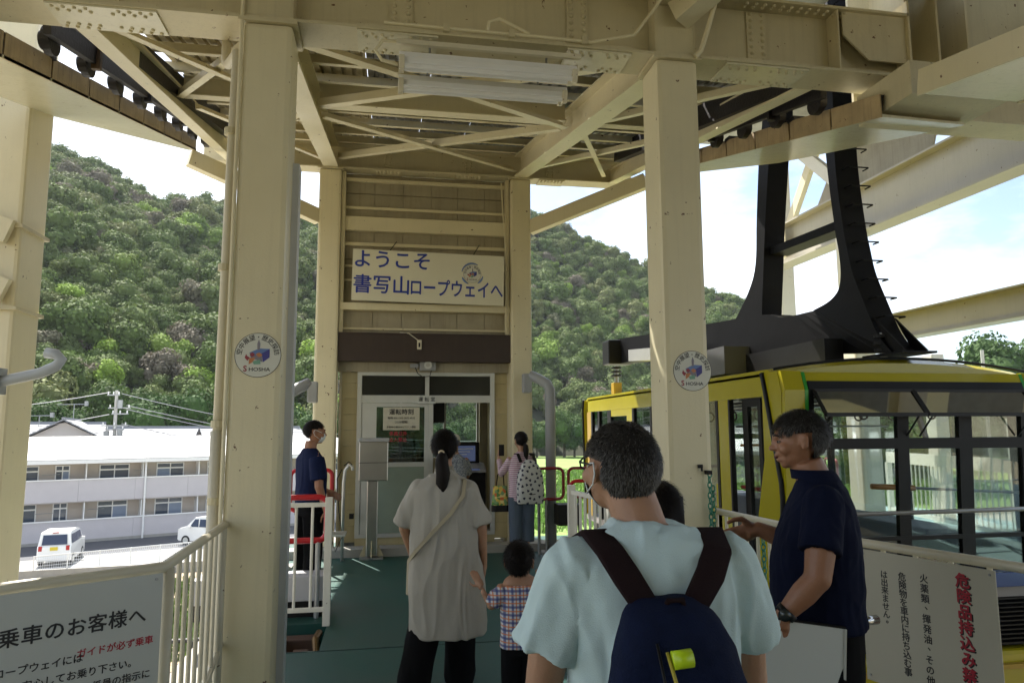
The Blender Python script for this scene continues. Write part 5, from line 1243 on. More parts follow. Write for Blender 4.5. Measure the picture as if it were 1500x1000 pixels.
while len(pts) < 6500 and tries < 60000:
    tries += 1
    az = rnd.uniform(-40, 58); t = rnd.random()**.75; f_ = foot(az); r_ = f_+4+(top_r(az)+12-f_)*t
    a = R(az); x, y = r_*math.sin(a), r_*math.cos(a); sz = rnd.choice((2.2, 2.8, 3.4, 4.2, 5.2, 6.4)); 
    ck = (int(x/4), int(y/4)); ok = True
    for dx in (-1, 0, 1):
        for dy in (-1, 0, 1):
            for (qx, qy) in cell.get((ck[0]+dx, ck[1]+dy), ()):
                if (qx-x)**2+(qy-y)**2 < (sz*.72)**2: ok = False
    if not ok: continue
    cell.setdefault(ck, []).append((x, y)); pts.append((x, y, hill_z(r_, az)+sz*.55, sz))
pm = bpy.data.meshes.new('forest'); pm.from_pydata([p[:3] for p in pts], [], [])
at = pm.attributes.new('s', 'FLOAT', 'POINT'); at.data.foreach_set('value', [p[3] for p in pts])
ar = pm.attributes.new('r', 'FLOAT_VECTOR', 'POINT'); ar.data.foreach_set('vector', [c for p in pts for c in (rnd.uniform(-.15, .15), rnd.uniform(-.15, .15), rnd.uniform(0, 6.28))])
forest = bpy.data.objects.new('forest', pm); COL.objects.link(forest); forest['kind'] = 'stuff'
ng = bpy.data.node_groups.new('forest_nodes', 'GeometryNodeTree'); ng.interface.new_socket('Geometry', in_out='INPUT', socket_type='NodeSocketGeometry'); ng.interface.new_socket('Geometry', in_out='OUTPUT', socket_type='NodeSocketGeometry')
gi = ng.nodes.new('NodeGroupInput'); go = ng.nodes.new('NodeGroupOutput'); ip = ng.nodes.new('GeometryNodeInstanceOnPoints'); ci = ng.nodes.new('GeometryNodeCollectionInfo')
ci.inputs[0].default_value = ccol; ci.inputs['Separate Children'].default_value = True; ci.inputs['Reset Children'].default_value = True
ip.inputs['Pick Instance'].default_value = True
a1 = ng.nodes.new('GeometryNodeInputNamedAttribute'); a1.data_type = 'FLOAT'; a1.inputs[0].default_value = 's'; a2 = ng.nodes.new('GeometryNodeInputNamedAttribute'); a2.data_type = 'FLOAT_VECTOR'; a2.inputs[0].default_value = 'r'
ng.links.new(gi.outputs[0], ip.inputs['Points']); ng.links.new(ci.outputs[0], ip.inputs['Instance']); ng.links.new(a1.outputs[0], ip.inputs['Scale'])
e2r = ng.nodes.new('FunctionNodeEulerToRotation'); ng.links.new(a2.outputs[0], e2r.inputs[0]); ng.links.new(e2r.outputs[0], ip.inputs['Rotation']); ng.links.new(ip.outputs[0], go.inputs[0])
md = forest.modifiers.new('instances', 'NODES'); md.node_group = ng
# individual trees along the foot of the hill and at the right edge
tcr = []
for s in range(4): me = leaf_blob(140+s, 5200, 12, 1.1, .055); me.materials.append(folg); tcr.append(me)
bark = mat('bark', (.09, .07, .05), .9, var=.3)
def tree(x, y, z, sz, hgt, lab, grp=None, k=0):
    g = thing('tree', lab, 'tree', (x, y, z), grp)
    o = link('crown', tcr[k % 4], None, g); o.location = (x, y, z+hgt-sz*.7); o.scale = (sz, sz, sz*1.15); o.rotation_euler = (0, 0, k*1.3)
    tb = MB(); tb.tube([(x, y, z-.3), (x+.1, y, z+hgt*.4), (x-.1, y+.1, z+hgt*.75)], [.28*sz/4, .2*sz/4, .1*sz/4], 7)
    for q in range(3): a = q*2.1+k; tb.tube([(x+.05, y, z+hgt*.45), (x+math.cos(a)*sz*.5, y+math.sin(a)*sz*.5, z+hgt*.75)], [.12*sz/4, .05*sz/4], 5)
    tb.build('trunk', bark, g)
rnd = random.Random(5)
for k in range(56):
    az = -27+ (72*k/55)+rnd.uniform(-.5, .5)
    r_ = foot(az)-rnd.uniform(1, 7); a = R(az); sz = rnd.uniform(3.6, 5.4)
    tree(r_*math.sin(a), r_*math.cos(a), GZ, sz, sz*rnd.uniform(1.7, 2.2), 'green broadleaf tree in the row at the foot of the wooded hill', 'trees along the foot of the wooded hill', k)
for k, (x, y, sz, h, lab) in enumerate(((70, 88, 6.5, 12.5, 'large rounded tree right of the white railing, through the right cabin window'), (53, 74, 3.5, 5.0, 'small bright bush like tree beyond the white railing'), (64, 78, 4.2, 6.5, 'mid sized tree behind the pale distant pole'),
                                     (96, 96, 8.5, 19, 'tall tree rising above the cabin roof at the right picture edge'), (82, 100, 6, 10, 'dark tree between the cabin mullions'), (48, 90, 5, 8.5, 'tree seen through the cabin left of the hanging lever'))):
    tree(x, y, GZ, sz, h, lab, None, k+3)
# ================================================================== PEOPLE
def remesh(b, voxel, smooth=3, wrinkle=0.0, wscale=9.0, stretch=(1, 1, .35), seed=0.0, subs=None):
    me = bpy.data.meshes.new('tmp'); bmesh.ops.recalc_face_normals(b.bm, faces=b.bm.faces); b.bm.to_mesh(me); b.bm.free()
    ob = bpy.data.objects.new('tmp', me); COL.objects.link(ob)
    m = ob.modifiers.new('r', 'REMESH'); m.mode = 'VOXEL'; m.voxel_size = voxel
    s = ob.modifiers.new('s', 'SMOOTH'); s.factor = .5; s.iterations = smooth
    dg = bpy.context.evaluated_depsgraph_get(); out_ = bpy.data.meshes.new_from_object(ob.evaluated_get(dg))
    bpy.data.objects.remove(ob); bpy.data.meshes.remove(me)
    if wrinkle:
        vs = out_.vertices; co = [v.co.copy() for v in vs]; no = [v.normal.copy() for v in vs]
        for i, v in enumerate(vs):
            p = co[i]; q = Vector((p.x*wscale*stretch[0]+seed, p.y*wscale*stretch[1], p.z*wscale*stretch[2]))
            n1 = noise.noise(q+Vector((noise.noise(q*.7)*1.2, 0, 0))); n1 = 1-abs(n1)*2.6
            n2 = noise.noise(q*2.3)
            v.co = p+no[i]*(wrinkle*(n1*.6+n2*.35))
    out_.shade_smooth(); return out_
def ring(cx, cy, z, rx, ry, n=20, p=2.0, tilt=0):
    out_ = []
    for k in range(n):
        a = math.tau*k/n; c, s = math.cos(a), math.sin(a)
        x = math.copysign(abs(c)**(2/p), c)*rx; y = math.copysign(abs(s)**(2/p), s)*ry
        out_.append((cx+x, cy+y, z+tilt*y))
    return out_
def limb(b, pts, rs, seg=12):
    pts = [Vector(p) for p in pts]
    b.tube(pts, rs, seg)
    for p, r_ in zip(pts, rs): b.ell(p, (r_*.99,)*3, None, seg, 8)
def lerp3(a, c, t): return Vector(a).lerp(Vector(c), t)
def hand(b, wrist, direction, palm_n, s=1.0, curl=.5, thumb_side=1, spread=.12):
    d = Vector(direction).normalized(); n = Vector(palm_n); n = (n-d*n.dot(d)).normalized(); sd_ = d.cross(n)*thumb_side
    w0 = Vector(wrist)
    pc = w0+d*.045*s
    M = Matrix((sd_, d, n)).transposed()
    b.ell(pc, (.040*s, .052*s, .016*s), M, 12, 8)
    b.tube([w0-d*.01, w0+d*.04*s], [.024*s, .026*s], 10)
    for i, (off, ln) in enumerate(((.029, .070), (.010, .080), (-.010, .075), (-.028, .058))):
        base = w0+d*.082*s+sd_*off*s; dd = (d+sd_*(off*spread*10)).normalized(); p = base; pts = [w0+d*.05*s+sd_*off*.8*s, base]; c = 0
        for j, f_ in enumerate((.45, .32, .25)):
            c += curl*(.55+.12*i)*(1 if j else .6); v = dd*math.cos(c)+n*math.sin(c); p = p+v*ln*f_*s*1.15; pts.append(p)
        b.tube(pts, [.0095*s, .0092*s, .0088*s, .0080*s, .0066*s], 8); b.ell(pts[-1], (.0066*s,)*3, None, 8, 6)
    tb = w0+d*.025*s+sd_*.03*s; t1 = tb+(d*.5+sd_*.8).normalized()*.035*s; t2 = t1+(d*.85+sd_*.35+n*curl*.6).normalized()*.030*s; t3 = t2+(d*.9+n*curl*.8).normalized()*.024*s
    b.tube([w0+d*.02*s, tb, t1, t2, t3], [.012*s, .013*s, .011*s, .010*s, .0075*s], 8); b.ell(t3, (.0075*s,)*3, None, 8, 6)

class Person:
    """local frame: x right, y forward, z up, feet at z=0; rz turns the figure"""
    def __init__(s, lab, loc, rz, H, build=1.0, skinm=None, voxel=.009, head=1.0):
        s.g = thing('person', lab, 'person', loc); s.M = Matrix.Translation(loc) @ Matrix.Rotation(rz, 4, 'Z'); s.H = H; s.bw = build; s.v = voxel; s.skin = skinm or skin; s.k = H/1.70; s.hs = head
        s.loc = loc
    def put(s, name, me, m, parent=None): me.transform(s.M); return link(name, me, m, parent or s.g)
    def mb(s, b, name, m, parent=None, smooth=True, label=None):
        bmesh.ops.transform(b.bm, matrix=s.M, verts=b.bm.verts); return b.build(name, m, parent or s.g, smooth, None, label)
    def head_frame(s, pos, turn, nod, tilt=0):
        s.HM = Matrix.Translation(pos) @ Matrix.Rotation(turn, 4, 'Z') @ Matrix.Rotation(-nod, 4, 'X') @ Matrix.Rotation(tilt, 4, 'Y') @ Matrix.Scale(s.k**.5*s.hs, 4)
    def head_geo(s, b, mouth_open=False, jaw=1.0):
        t = MB()
        t.ell((0, -.008, .035), (.076, .097, .088)); t.ell((0, .018, -.005), (.066, .078, .085)); t.ell((0, .034, -.052), (.050*jaw, .050, .048)); t.ell((0, .062, -.082), (.026, .020, .018))
        t.ell((0, .088, .028), (.045, .014, .012)); t.ell((0, .090, -.002), (.011, .018, .026), Matrix.Rotation(R(-18), 3, 'X')); t.ell((0, .107, -.016), (.015, .015, .012)); t.ell((-.011, .098, -.019), (.009, .011, .008)); t.ell((.011, .098, -.019), (.009, .011, .008))
        if mouth_open: t.ell((0, .090, -.043), (.022, .014, .006)); t.ell((0, .083, -.064), (.020, .015, .007))
        else: t.ell((0, .089, -.045), (.022, .012, .006)); t.ell((0, .086, -.055), (.020, .012, .007))
        for q in (-1, 1):
            t.ell((q*.040, .062, -.020), (.026, .026, .026)); 
            Er = (Matrix.Rotation(q*R(18), 3, 'Z') @ Matrix.Rotation(R(-8), 3, 'X'))
            t.ell((q*.079, -.006, .004), (.008, .019, .032), Er); t.ell((q*.083, -.010, .018), (.007, .016, .016), Er); t.ell((q*.080, .0, -.020), (.007, .009, .011), Er)
        bmesh.ops.transform(t.bm, matrix=s.HM, verts=t.bm.verts)
        me = bpy.data.meshes.new('x'); t.bm.to_mesh(me); t.bm.free(); b.bm.from_mesh(me); bpy.data.meshes.remove(me)
    def eyes(s):
        for q in (-1, 1):
            b = MB(); b.ell((q*.031, .0800, .008), (.0125, .008, .0055)); bmesh.ops.transform(b.bm, matrix=s.HM, verts=b.bm.verts); s.mb(b, 'eye', mat_eye)
            b = MB(); b.ell((q*.031, .0870, .008), (.0065, .003, .0055)); bmesh.ops.transform(b.bm, matrix=s.HM, verts=b.bm.verts); s.mb(b, 'iris', inkblack)
            b = MB(); b.tube([(q*.014, .098, .030), (q*.032, .096, .036), (q*.052, .083, .030)], [.003, .0045, .002], 6); bmesh.ops.transform(b.bm, matrix=s.HM, verts=b.bm.verts); s.mb(b, 'eyebrow', s.hairm)
    def hair(s, m, n=2500, length=.03, front=.055, back=-.075, thick=1.0, spiky=.5, seed=1, down=.6, side=-.02, m2=None):
        s.hairm = m; rnd_ = random.Random(seed); HMs = s.HM
        def inside(v):    # v: point on ellipsoid in head space; hairline test
            if v.y > .045: return v.z > front-(.0 if abs(v.x) < .045 else .02)+noise.noise(v*75)*.022
            if v.y > .005: return v.z > .030-(.045-v.y)*.3+(front-.05)
            if v.y > -.030 and abs(v.x) > .055 and side > -.04: return v.z > .030
            lim = side+(back-side)*min(1, max(0, (.005-v.y)/.075)); return v.z > lim+noise.noise(v*60)*.010+(max(0, abs(v.x)-.028)*.65 if side > -.04 else 0)
        c = Vector((0, -.010, .026)); rx, ry, rz_ = .080*thick, .101*thick, .097*thick
        b = MB(); b.ell(c, (rx, ry, rz_), None, 40, 28)
        low = [v for v in b.bm.verts if not inside(v.co)]
        bmesh.ops.delete(b.bm, geom=low, context='VERTS')
        for v in b.bm.verts:
            if v.co.z < 0: v.co.x *= 1-.14*min(1, -v.co.z/.07); 
            if v.co.z < -.02 and v.co.y < 0: v.co.y *= 1-.22*min(1, (-v.co.z-.02)/.06)
        for v in b.bm.verts: v.co = c+(v.co-c)*(1-.055*min(1, max(0, (.03-v.co.z)/.09)))
        r_ = bmesh.ops.extrude_face_region(b.bm, geom=b.bm.faces[:]); 
        for v in r_['geom']:
            if isinstance(v, bmesh.types.BMVert): v.co = c+(v.co-c)*.93
        for v in b.bm.verts: v.co += (v.co-c).normalized()*noise.noise(v.co*38+Vector((seed, 0, 0)))*.0035
        bmesh.ops.transform(b.bm, matrix=HMs, verts=b.bm.verts); ho = s.mb(b, 'hair', m)
        for mm, cnt, sdv in ((m, n if not m2 else int(n*.66), 0), (m2, int(n*.34), 1)):
            if not mm: continue
            b = MB(); k = 0
            while k < cnt:
                v = Vector((rnd_.gauss(0, 1), rnd_.gauss(0, 1), rnd_.gauss(0, 1))).normalized(); p = Vector((v.x*rx, v.y*ry, v.z*rz_))+c
                if not inside(p): continue
                if side > -.04 and abs(p.x) > .058 and -.038 < p.y < .032 and p.z < .050: continue
                if sdv and p.z > .03 and rnd_.random() < min(.93, p.z*11): continue
                k += 1
                if p.z < 0: p.x *= 1-.14*min(1, -p.z/.07)
                if p.z < -.02 and p.y < 0: p.y *= 1-.22*min(1, (-p.z-.02)/.06)
                p = c+(p-c)*(1-.055*min(1, max(0, (.03-p.z)/.09)))
                crown = Vector((0, -.035, .12)); flow = (p-crown); flow = (flow-v*flow.dot(v)).normalized()
                if p.y > .03 and p.z > .06: flow = (flow+Vector((rnd_.uniform(-.4, .4), .3, 0))).normalized()
                d = (flow*down+v*spiky+Vector((rnd_.gauss(0, .22), rnd_.gauss(0, .22), rnd_.gauss(0, .18)))).normalized()
                L = length*rnd_.uniform(.6, 1.25); w_ = v.cross(d).normalized()*.0011*rnd_.uniform(.7, 1.4); p0 = p-v*.003; p1 = p+d*L*.55; p2 = p1+(d*.6+flow*.5-Vector((0, 0, .3))).normalized()*L*.45
                vs = [b.bm.verts.new(q) for q in (p0-w_, p0+w_, p1+w_*.8, p1-w_*.8, p2)]
                b.face(vs[:4]); b.face((vs[3], vs[2], vs[4]))
            bmesh.ops.transform(b.bm, matrix=HMs, verts=b.bm.verts); s.mb(b, 'hair_strands', mm, ho, smooth=False)
        return ho
    def mask(s):
        b = MB(); rings = []
        for z, w_, y in ((.012, .050, .078), (-.012, .060, .096), (-.035, .060, .100), (-.06, .054, .092), (-.088, .036, .070)):
            pts = []
            for i in range(9):
                t = (i/8-.5)*2; a = t*1.15; pts.append((math.sin(a)*w_*1.08, y-(1-math.cos(a))*.075+.008, z))
            rings.append(pts)
        vr = [[b.bm.verts.new(p) for p in r_] for r_ in rings]
        for a, c in zip(vr, vr[1:]):
            for k in range(8): b.face((a[k], a[k+1], c[k+1], c[k]))
        r_ = bmesh.ops.extrude_face_region(b.bm, geom=b.bm.faces[:]); bmesh.ops.translate(b.bm, vec=(0, -.004, 0), verts=[v for v in r_['geom'] if isinstance(v, bmesh.types.BMVert)])
        bmesh.ops.transform(b.bm, matrix=s.HM, verts=b.bm.verts); o = s.mb(b, 'face_mask', maskw)
        for q in (-1, 1):
            b = MB(); b.tube([(q*.055, .062, .004), (q*.078, .02, .022), (q*.088, -.012, .030), (q*.089, -.022, .005), (q*.083, -.010, -.022), (q*.060, .05, -.062)], .0022, 6)
            bmesh.ops.transform(b.bm, matrix=s.HM, verts=b.bm.verts); s.mb(b, 'ear_loop', maskw, o)
    def glasses(s):
        b = MB()
        for q in (-1, 1):
            b.tube([(q*.033+.026*math.cos(math.tau*i/14), .101-abs(q*.033+.026*math.cos(math.tau*i/14))*.16, .006+.018*math.sin(math.tau*i/14)) for i in range(14)], .0024, 6, True)
            b.tube([(q*.059, .092, .012), (q*.074, .07, .014), (q*.082, .0, .022), (q*.083, -.014, .010)], .0028, 6)
        b.tube([(-.010, .099, .010), (.010, .099, .010)], .002, 6)
        bmesh.ops.transform(b.bm, matrix=s.HM, verts=b.bm.verts); s.mb(b, 'glasses', black)

def tuck(me, arms, zc, amt=.014, k=1.0):
    nos = [v.normal.copy() for v in me.vertices]
    for v, vn in zip(me.vertices, nos):
        c = v.co; cov = False
        if .12*k < c.z < zc:
            if abs(c.x) < .175*k and abs(c.y) < .17*k: cov = True
            for S_, E_, tm in arms:
                d = E_-S_; t = (c-S_).dot(d)/d.length_squared
                if -.6 <= t <= tm and (c-(S_+d*t)).length < .10: cov = True
        if cov: v.co -= vn*amt
    return me
mat_eye = mat('eye_white', (.20, .16, .14), .5)
def torso_rings(k, w_=1.0, d=1.0, belly=0.0, z0=.50, lean=0.0, sh=1.0, y0=0.0):
    H = 1.70*k; rs = []
    for zf, rx, ry, cy in ((.50, .165, .115, 0), (.56, .165, .118, 0), (.62, .150, .108+belly*.5, belly*.5), (.68, .155, .112+belly, belly*.6), (.74, .170, .118+belly*.6, belly*.3), (.785, .160*sh, .095, -.005), (.805, .135*sh, .075, -.012), (.82, .09, .060, -.015), (.845, .062, .056, -.015)):
        z = zf*H; 
        if z < z0*H-1e-6: continue
        rs.append(ring(0, cy*k+y0+lean*(zf-.5)*H, z, rx*k*w_, ry*k*d, 20, 2.3))
    return rs

# -------------------------------------------------- 1 foreground man seen from behind
navy = mat('navy_bag_cloth', (.007, .013, .045), .85, spec=.15, var=.25, vscale=30, bump=.5, bscale=250)
strapm = mat('brown_black_strap', (.020, .010, .011), .9, spec=.15, bump=.5, bscale=300)
teem = mat('pale_blue_tee', (.60, .755, .77), .85, var=.05, vscale=8, bump=.3, bscale=380)
p = Person('grey haired man with pale blue t-shirt, glasses and mask, seen from behind up close', (.595, 1.60, 0), R(0), 1.66, 1.0, skin, .007)
p.head_frame((-.046, .055, 1.497), R(17), R(-10), R(0)); p.HM = p.HM @ Matrix.Scale(.96, 4)
b = MB(); p.head_geo(b)
b.tube([(0, -.02, 1.24), (-.01, .0, 1.36), (-.03, .04, 1.455)], [.078, .060, .058], 16)
b.loft(torso_rings(.965, .92, .95, .01))
RS, LS = Vector((.205, -.015, 1.305)), Vector((-.205, -.015, 1.305)); RE, LE = Vector((.245, .02, 1.03)), Vector((-.245, .02, 1.03)); RW_, LW = Vector((.24, .22, .90)), Vector((-.25, .20, .90))
for S_, E_, W_ in ((RS, RE, RW_), (LS, LE, LW)): limb(b, [S_, lerp3(S_, E_, .5), E_, W_], [.055, .049, .041, .028]); hand(b, W_, (W_-E_), (0, 0, 1), .95, .6)
for q in (-1, 1): limb(b, [(q*.09, 0, .86), (q*.10, .01, .46), (q*.10, -.02, .09)], [.085, .058, .042]); b.ell((q*.10, .05, .05), (.045, .12, .045))
p.put('body', tuck(remesh(b, .0065, 4), [(RS, RE, .60), (LS, LE, .60)], 1.362, .025, 1), skin)
p.hair(hair_gry, 14000, .017, .060, -.070, 1.035, .42, 3, .8, -.015, hair_slv); p.mask(); p.glasses()
b = MB(); b.loft([ring(0, .0, .80, .19, .135, 24, 2.4), ring(0, .0, .95, .185, .135, 24, 2.4), ring(0, 0, 1.10, .192, .135, 24, 2.4), ring(0, -.005, 1.24, .205, .130, 24, 2.4), ring(0, -.012, 1.305, .200, .105, 24, 2.3), ring(0, -.015, 1.348, .150, .094, 24, 2.2), ring(-.005, -.006, 1.378, .096, .084, 24, 2), ring(-.010, .002, 1.392, .074, .070, 24, 2)])
for S_, E_, q in ((RS, RE, 1), (LS, LE, -1)):
    S2 = S_+Vector((-q*.03, 0, -.012)); E2 = lerp3(S_, E_, .66)+Vector((q*.010, -.005, 0)); limb(b, [S2, lerp3(S2, E2, .5)+Vector((q*.002, 0, .004))], [.072, .070]); b.tube([lerp3(S2, E2, .45), E2], [.071, .076], 20)
p.put('t_shirt', remesh(b, .006, 4, .0125, 14, (1, 1, .38), 3.3), teem)
b = MB(); b.loft([ring(0, 0, .04, .17, .09), ring(0, 0, .5, .18, .11), ring(0, 0, .84, .18, .125)]); p.put('trousers', remesh(b, .012, 2), mat('dark_trousers', (.03, .03, .04), .8))
BP = thing('backpack', 'navy backpack with dark brown straps and a lime reflective band', 'backpack', (.6, 1.42, .8))
pm_ = Matrix.Translation((.595, 1.60, 0))
def bpmesh(b, name, m, parent=BP, smooth=True): bmesh.ops.transform(b.bm, matrix=pm_, verts=b.bm.verts); return b.build(name, m, parent, smooth)
b = MB(); b.loft([ring(.03, -.20, .70, .15, .075, 24, 3), ring(.03, -.215, .85, .155, .085, 24, 3), ring(.03, -.215, .98, .145, .080, 24, 2.8), ring(.03, -.20, 1.08, .120, .068, 24, 2.6), ring(.028, -.175, 1.145, .090, .048, 24, 2.4), ring(.026, -.160, 1.165, .055, .028, 24, 2.2)])
me = remesh(b, .007, 5, .005, 14, (1, 1, .6), 8.1); me.transform(pm_ @ Matrix.Translation((-.055, 0, .095))); link('bag', me, navy, BP)
b = MB(); b.loft([ring(.03, -.275, .74, .11, .045, 20, 3), ring(.03, -.290, .86, .115, .050, 20, 3), ring(.03, -.278, .955, .095, .042, 20, 2.6), ring(.03, -.255, .985, .06, .03, 20, 2.2)])
me = remesh(b, .007, 4, .004, 14, (1, 1, .6), 2.1); me.transform(pm_ @ Matrix.Translation((-.055, 0, .06))); link('front_pocket', me, navy, BP)
def ribbon(b, pts, wdt, nrm, th=.010):
    pts = [Vector(q) for q in pts]; rings = []
    for i, q in enumerate(pts):
        t = (pts[min(i+1, len(pts)-1)]-pts[max(i-1, 0)]).normalized(); n_ = Vector(nrm[i] if isinstance(nrm, list) else nrm); n_ = (n_-t*n_.dot(t)).normalized(); sx_ = t.cross(n_); w2 = (wdt[i] if isinstance(wdt, list) else wdt)/2
        rings.append([q-sx_*w2-n_*th/2, q-sx_*w2*.9+n_*th/2, q+sx_*w2*.9+n_*th/2, q+sx_*w2-n_*th/2])
    b.loft(rings)
def arc_pts(q):     # strap path from bag over the shoulder to the chest
    x_in, x_out = (.062, .128) 
    if q < 0: return [(-.060, -.175, 1.225), (-.075, -.165, 1.255), (-.10, -.143, 1.30), (-.122, -.105, 1.345), (-.135, -.03, 1.375), (-.14, .06, 1.345), (-.145, .13, 1.25), (-.15, .15, 1.1)]
    return [(.022, -.175, 1.225), (.045, -.165, 1.255), (.085, -.143, 1.30), (.118, -.105, 1.342), (.137, -.03, 1.372), (.14, .06, 1.345), (.145, .13, 1.25), (.15, .15, 1.1)]
for q in (-1, 1):
    b = MB(); ribbon(b, arc_pts(q), [.050, .056, .062, .064, .064, .06, .055, .05], [(0, -1, .1), (0, -1, .2), (0, -.9, .5), (0, -.5, .9), (0, 0, 1), (0, .5, .9), (0, 1, .3), (0, 1, 0)], .012); bpmesh(b, 'shoulder_strap', strapm)
b = MB(); b.box(-.07, .03, -.19, -.165, 1.205, 1.235, None, .004); bpmesh(b, 'yoke', strapm)
b = MB(); b.tube([(-.045, -.185, 1.23), (-.035, -.20, 1.262), (-.005, -.20, 1.262), (.005, -.185, 1.23)], .006, 8); bpmesh(b, 'grab_loop', strapm)
lime = mat('lime_reflector', (.55, .75, .02), .3)
b = MB(); b.cyl((-.070, -.300, 1.180), (-.034, -.303, 1.184), .0165, 18); o_ = bpmesh(b, 'reflective_band', lime); 
b = MB(); b.tube([(-.074, -.285, 1.19), (-.072, -.315, 1.15), (-.060, -.325, 1.10), (-.052, -.330, 1.06)], .0035, 6); bpmesh(b, 'cord', mat('yellow_cord', (.4, .33, .03), .6))
b = MB(); b.tube([(-.048+.018*math.cos(math.tau*i/14), -.335, 1.045+.018*math.sin(math.tau*i/14)) for i in range(14)], .0022, 6, True); bpmesh(b, 'key_ring', steel)
b = MB(); b.tube([(-.085, -.262, 1.20), (-.082, -.30, 1.12), (-.07, -.33, 1.04), (-.05, -.345, .98)], .003, 6); bpmesh(b, 'zip', black)

# -------------------------------------------------- 2 navy shirted man on the right, facing left
navysh = mat('navy_shirt', (.006, .009, .028), .9, spec=.12, var=.15, vscale=10, bump=.3, bscale=300)
blktr = mat('black_trousers', (.006, .006, .007), .9, spec=.12, var=.2)
p = Person('tanned grey haired man in navy shirt facing left with one hand held out', (1.665, 2.60, 0), R(64), 1.66, 1.08, skin_tan, .007)
# local y forward (= world -x), local x right (= world +y)
p.head_frame((0, .055, 1.545), R(4), R(4), 0)
b = MB(); p.head_geo(b, True, 1.12)
b.tube([(0, -.02, 1.28), (0, .0, 1.38), (0, .035, 1.47)], [.080, .068, .062], 16)
b.loft(torso_rings(.97, 1.05, 1.0, .02))
Rs, Ls = Vector((.20, 0, 1.33)), Vector((-.20, .0, 1.33))
Le, Lw = Vector((-.265, .045, 1.075)), Vector((-.278, .165, .945))
Re, Rw = Vector((.24, .04, 1.10)), Vector((.20, .215, 1.18))
limb(b, [Ls, lerp3(Ls, Le, .5), Le, lerp3(Le, Lw, .4), Lw], [.062, .056, .048, .046, .030]); hand(b, Lw, Vector((-.03, .22, -.95)), (.9, .3, 0), 1.05, .75, -1)
limb(b, [Rs, lerp3(Rs, Re, .5), Re, lerp3(Re, Rw, .4), Rw], [.062, .054, .046, .044, .030]); hand(b, Rw, Vector((-.05, .93, -.30)), (-.8, -.1, -.45), 1.18, .30, 1, .26)
for q in (-1, 1): limb(b, [(q*.09, 0, .86), (q*.10, .01, .46), (q*.10, -.02, .09)], [.085, .058, .042]); b.ell((q*.10, .05, .05), (.045, .12, .045))
p.put('body', tuck(remesh(b, .0062, 4), [(Rs, Re, 0.62), (Ls, Le, 0.62)], 1.395, .020, 1), skin_tan)
p.hair(hair_gry, 9000, .024, .060, -.070, 1.04, .42, 9, .8, -.018, hair_slv); p.eyes()
b = MB(); b.ell((0, .095, -.053), (.015, .010, .006)); bmesh.ops.transform(b.bm, matrix=p.HM, verts=b.bm.verts); p.mb(b, 'mouth', mat('mouth_dark', (.10, .02, .02), .5))
b = MB(); b.loft([ring(0, .01, .86, .190, .158, 24, 2.4), ring(0, .022, .97, .190, .168, 24, 2.4), ring(0, .020, 1.09, .190, .165, 24, 2.4), ring(0, .008, 1.20, .200, .150, 24, 2.4), ring(0, -.005, 1.30, .195, .120, 24, 2.3), ring(0, -.012, 1.365, .15, .095, 24, 2.2), ring(0, -.005, 1.40, .088, .078, 24), ring(0, .006, 1.432, .078, .074, 24)])
for S_, E_, q in ((Rs, Re, 1), (Ls, Le, -1)):
    S2 = S_+Vector((-q*.03, 0, -.01)); E2 = lerp3(S_, E_, .66); limb(b, [S2, lerp3(S2, E2, .5)], [.074, .072]); b.tube([lerp3(S2, E2, .45), E2], [.070, .074], 20)
p.put('shirt', remesh(b, .006, 4, .0065, 16, (1, 1, .5), 5.5), navysh)
b = MB(); b.loft([ring(0, .012, 1.405, .084, .080, 24), ring(0, .016, 1.44, .080, .080, 24), ring(0, .016, 1.440, .072, .072, 24), ring(0, .012, 1.405, .072, .070, 24)], False); p.mb(b, 'collar', navysh)
b = MB(); b.loft([ring(0, .0, .45, .17, .11, 24, 2.4), ring(0, .01, .70, .178, .140, 24, 2.4), ring(0, .015, .90, .178, .150, 24, 2.4)])
for q in (-1, 1): b.tube([(q*.09, 0, .80), (q*.10, .01, .46), (q*.10, -.01, .07)], [.10, .085, .075], 14)
p.put('trousers', remesh(b, .010, 3, .004, 9), blktr)
for q in (-1, 1): b = MB(); b.ell((q*.10, .06, .045), (.05, .14, .045)); p.mb(b, 'shoe', black)
wd = (Lw-Le).normalized(); wp = Lw-wd*.015
b = MB(); b.tube([wp-wd*.012, wp+wd*.012], [.0375, .0365], 18); wo = p.mb(b, 'watch', black)
b = MB(); b.cyl(wp+Vector((-.034, .008, 0)), wp+Vector((-.046, .010, 0)), .021, 18); p.mb(b, 'watch_face', mat('watch_face', (.05, .06, .06), .15, .4), wo)
RD = thing('radio', 'small red and white handheld device gripped in the lowered hand of the navy shirted man', 'radio', (1.55, 2.33, .8))
MH = p.M @ Matrix.Translation(Lw+Vector((.0, .040, -.075)))
b = MB(); b.box(-.018, .022, -.02, .02, -.055, .07, MH @ Matrix.Rotation(R(25), 4, 'X'), .004); b.build('case', red, RD); b = MB(); b.box(-.012, .012, .0, .055, -.075, -.045, MH, .004); b.build('end_cap', white, RD)

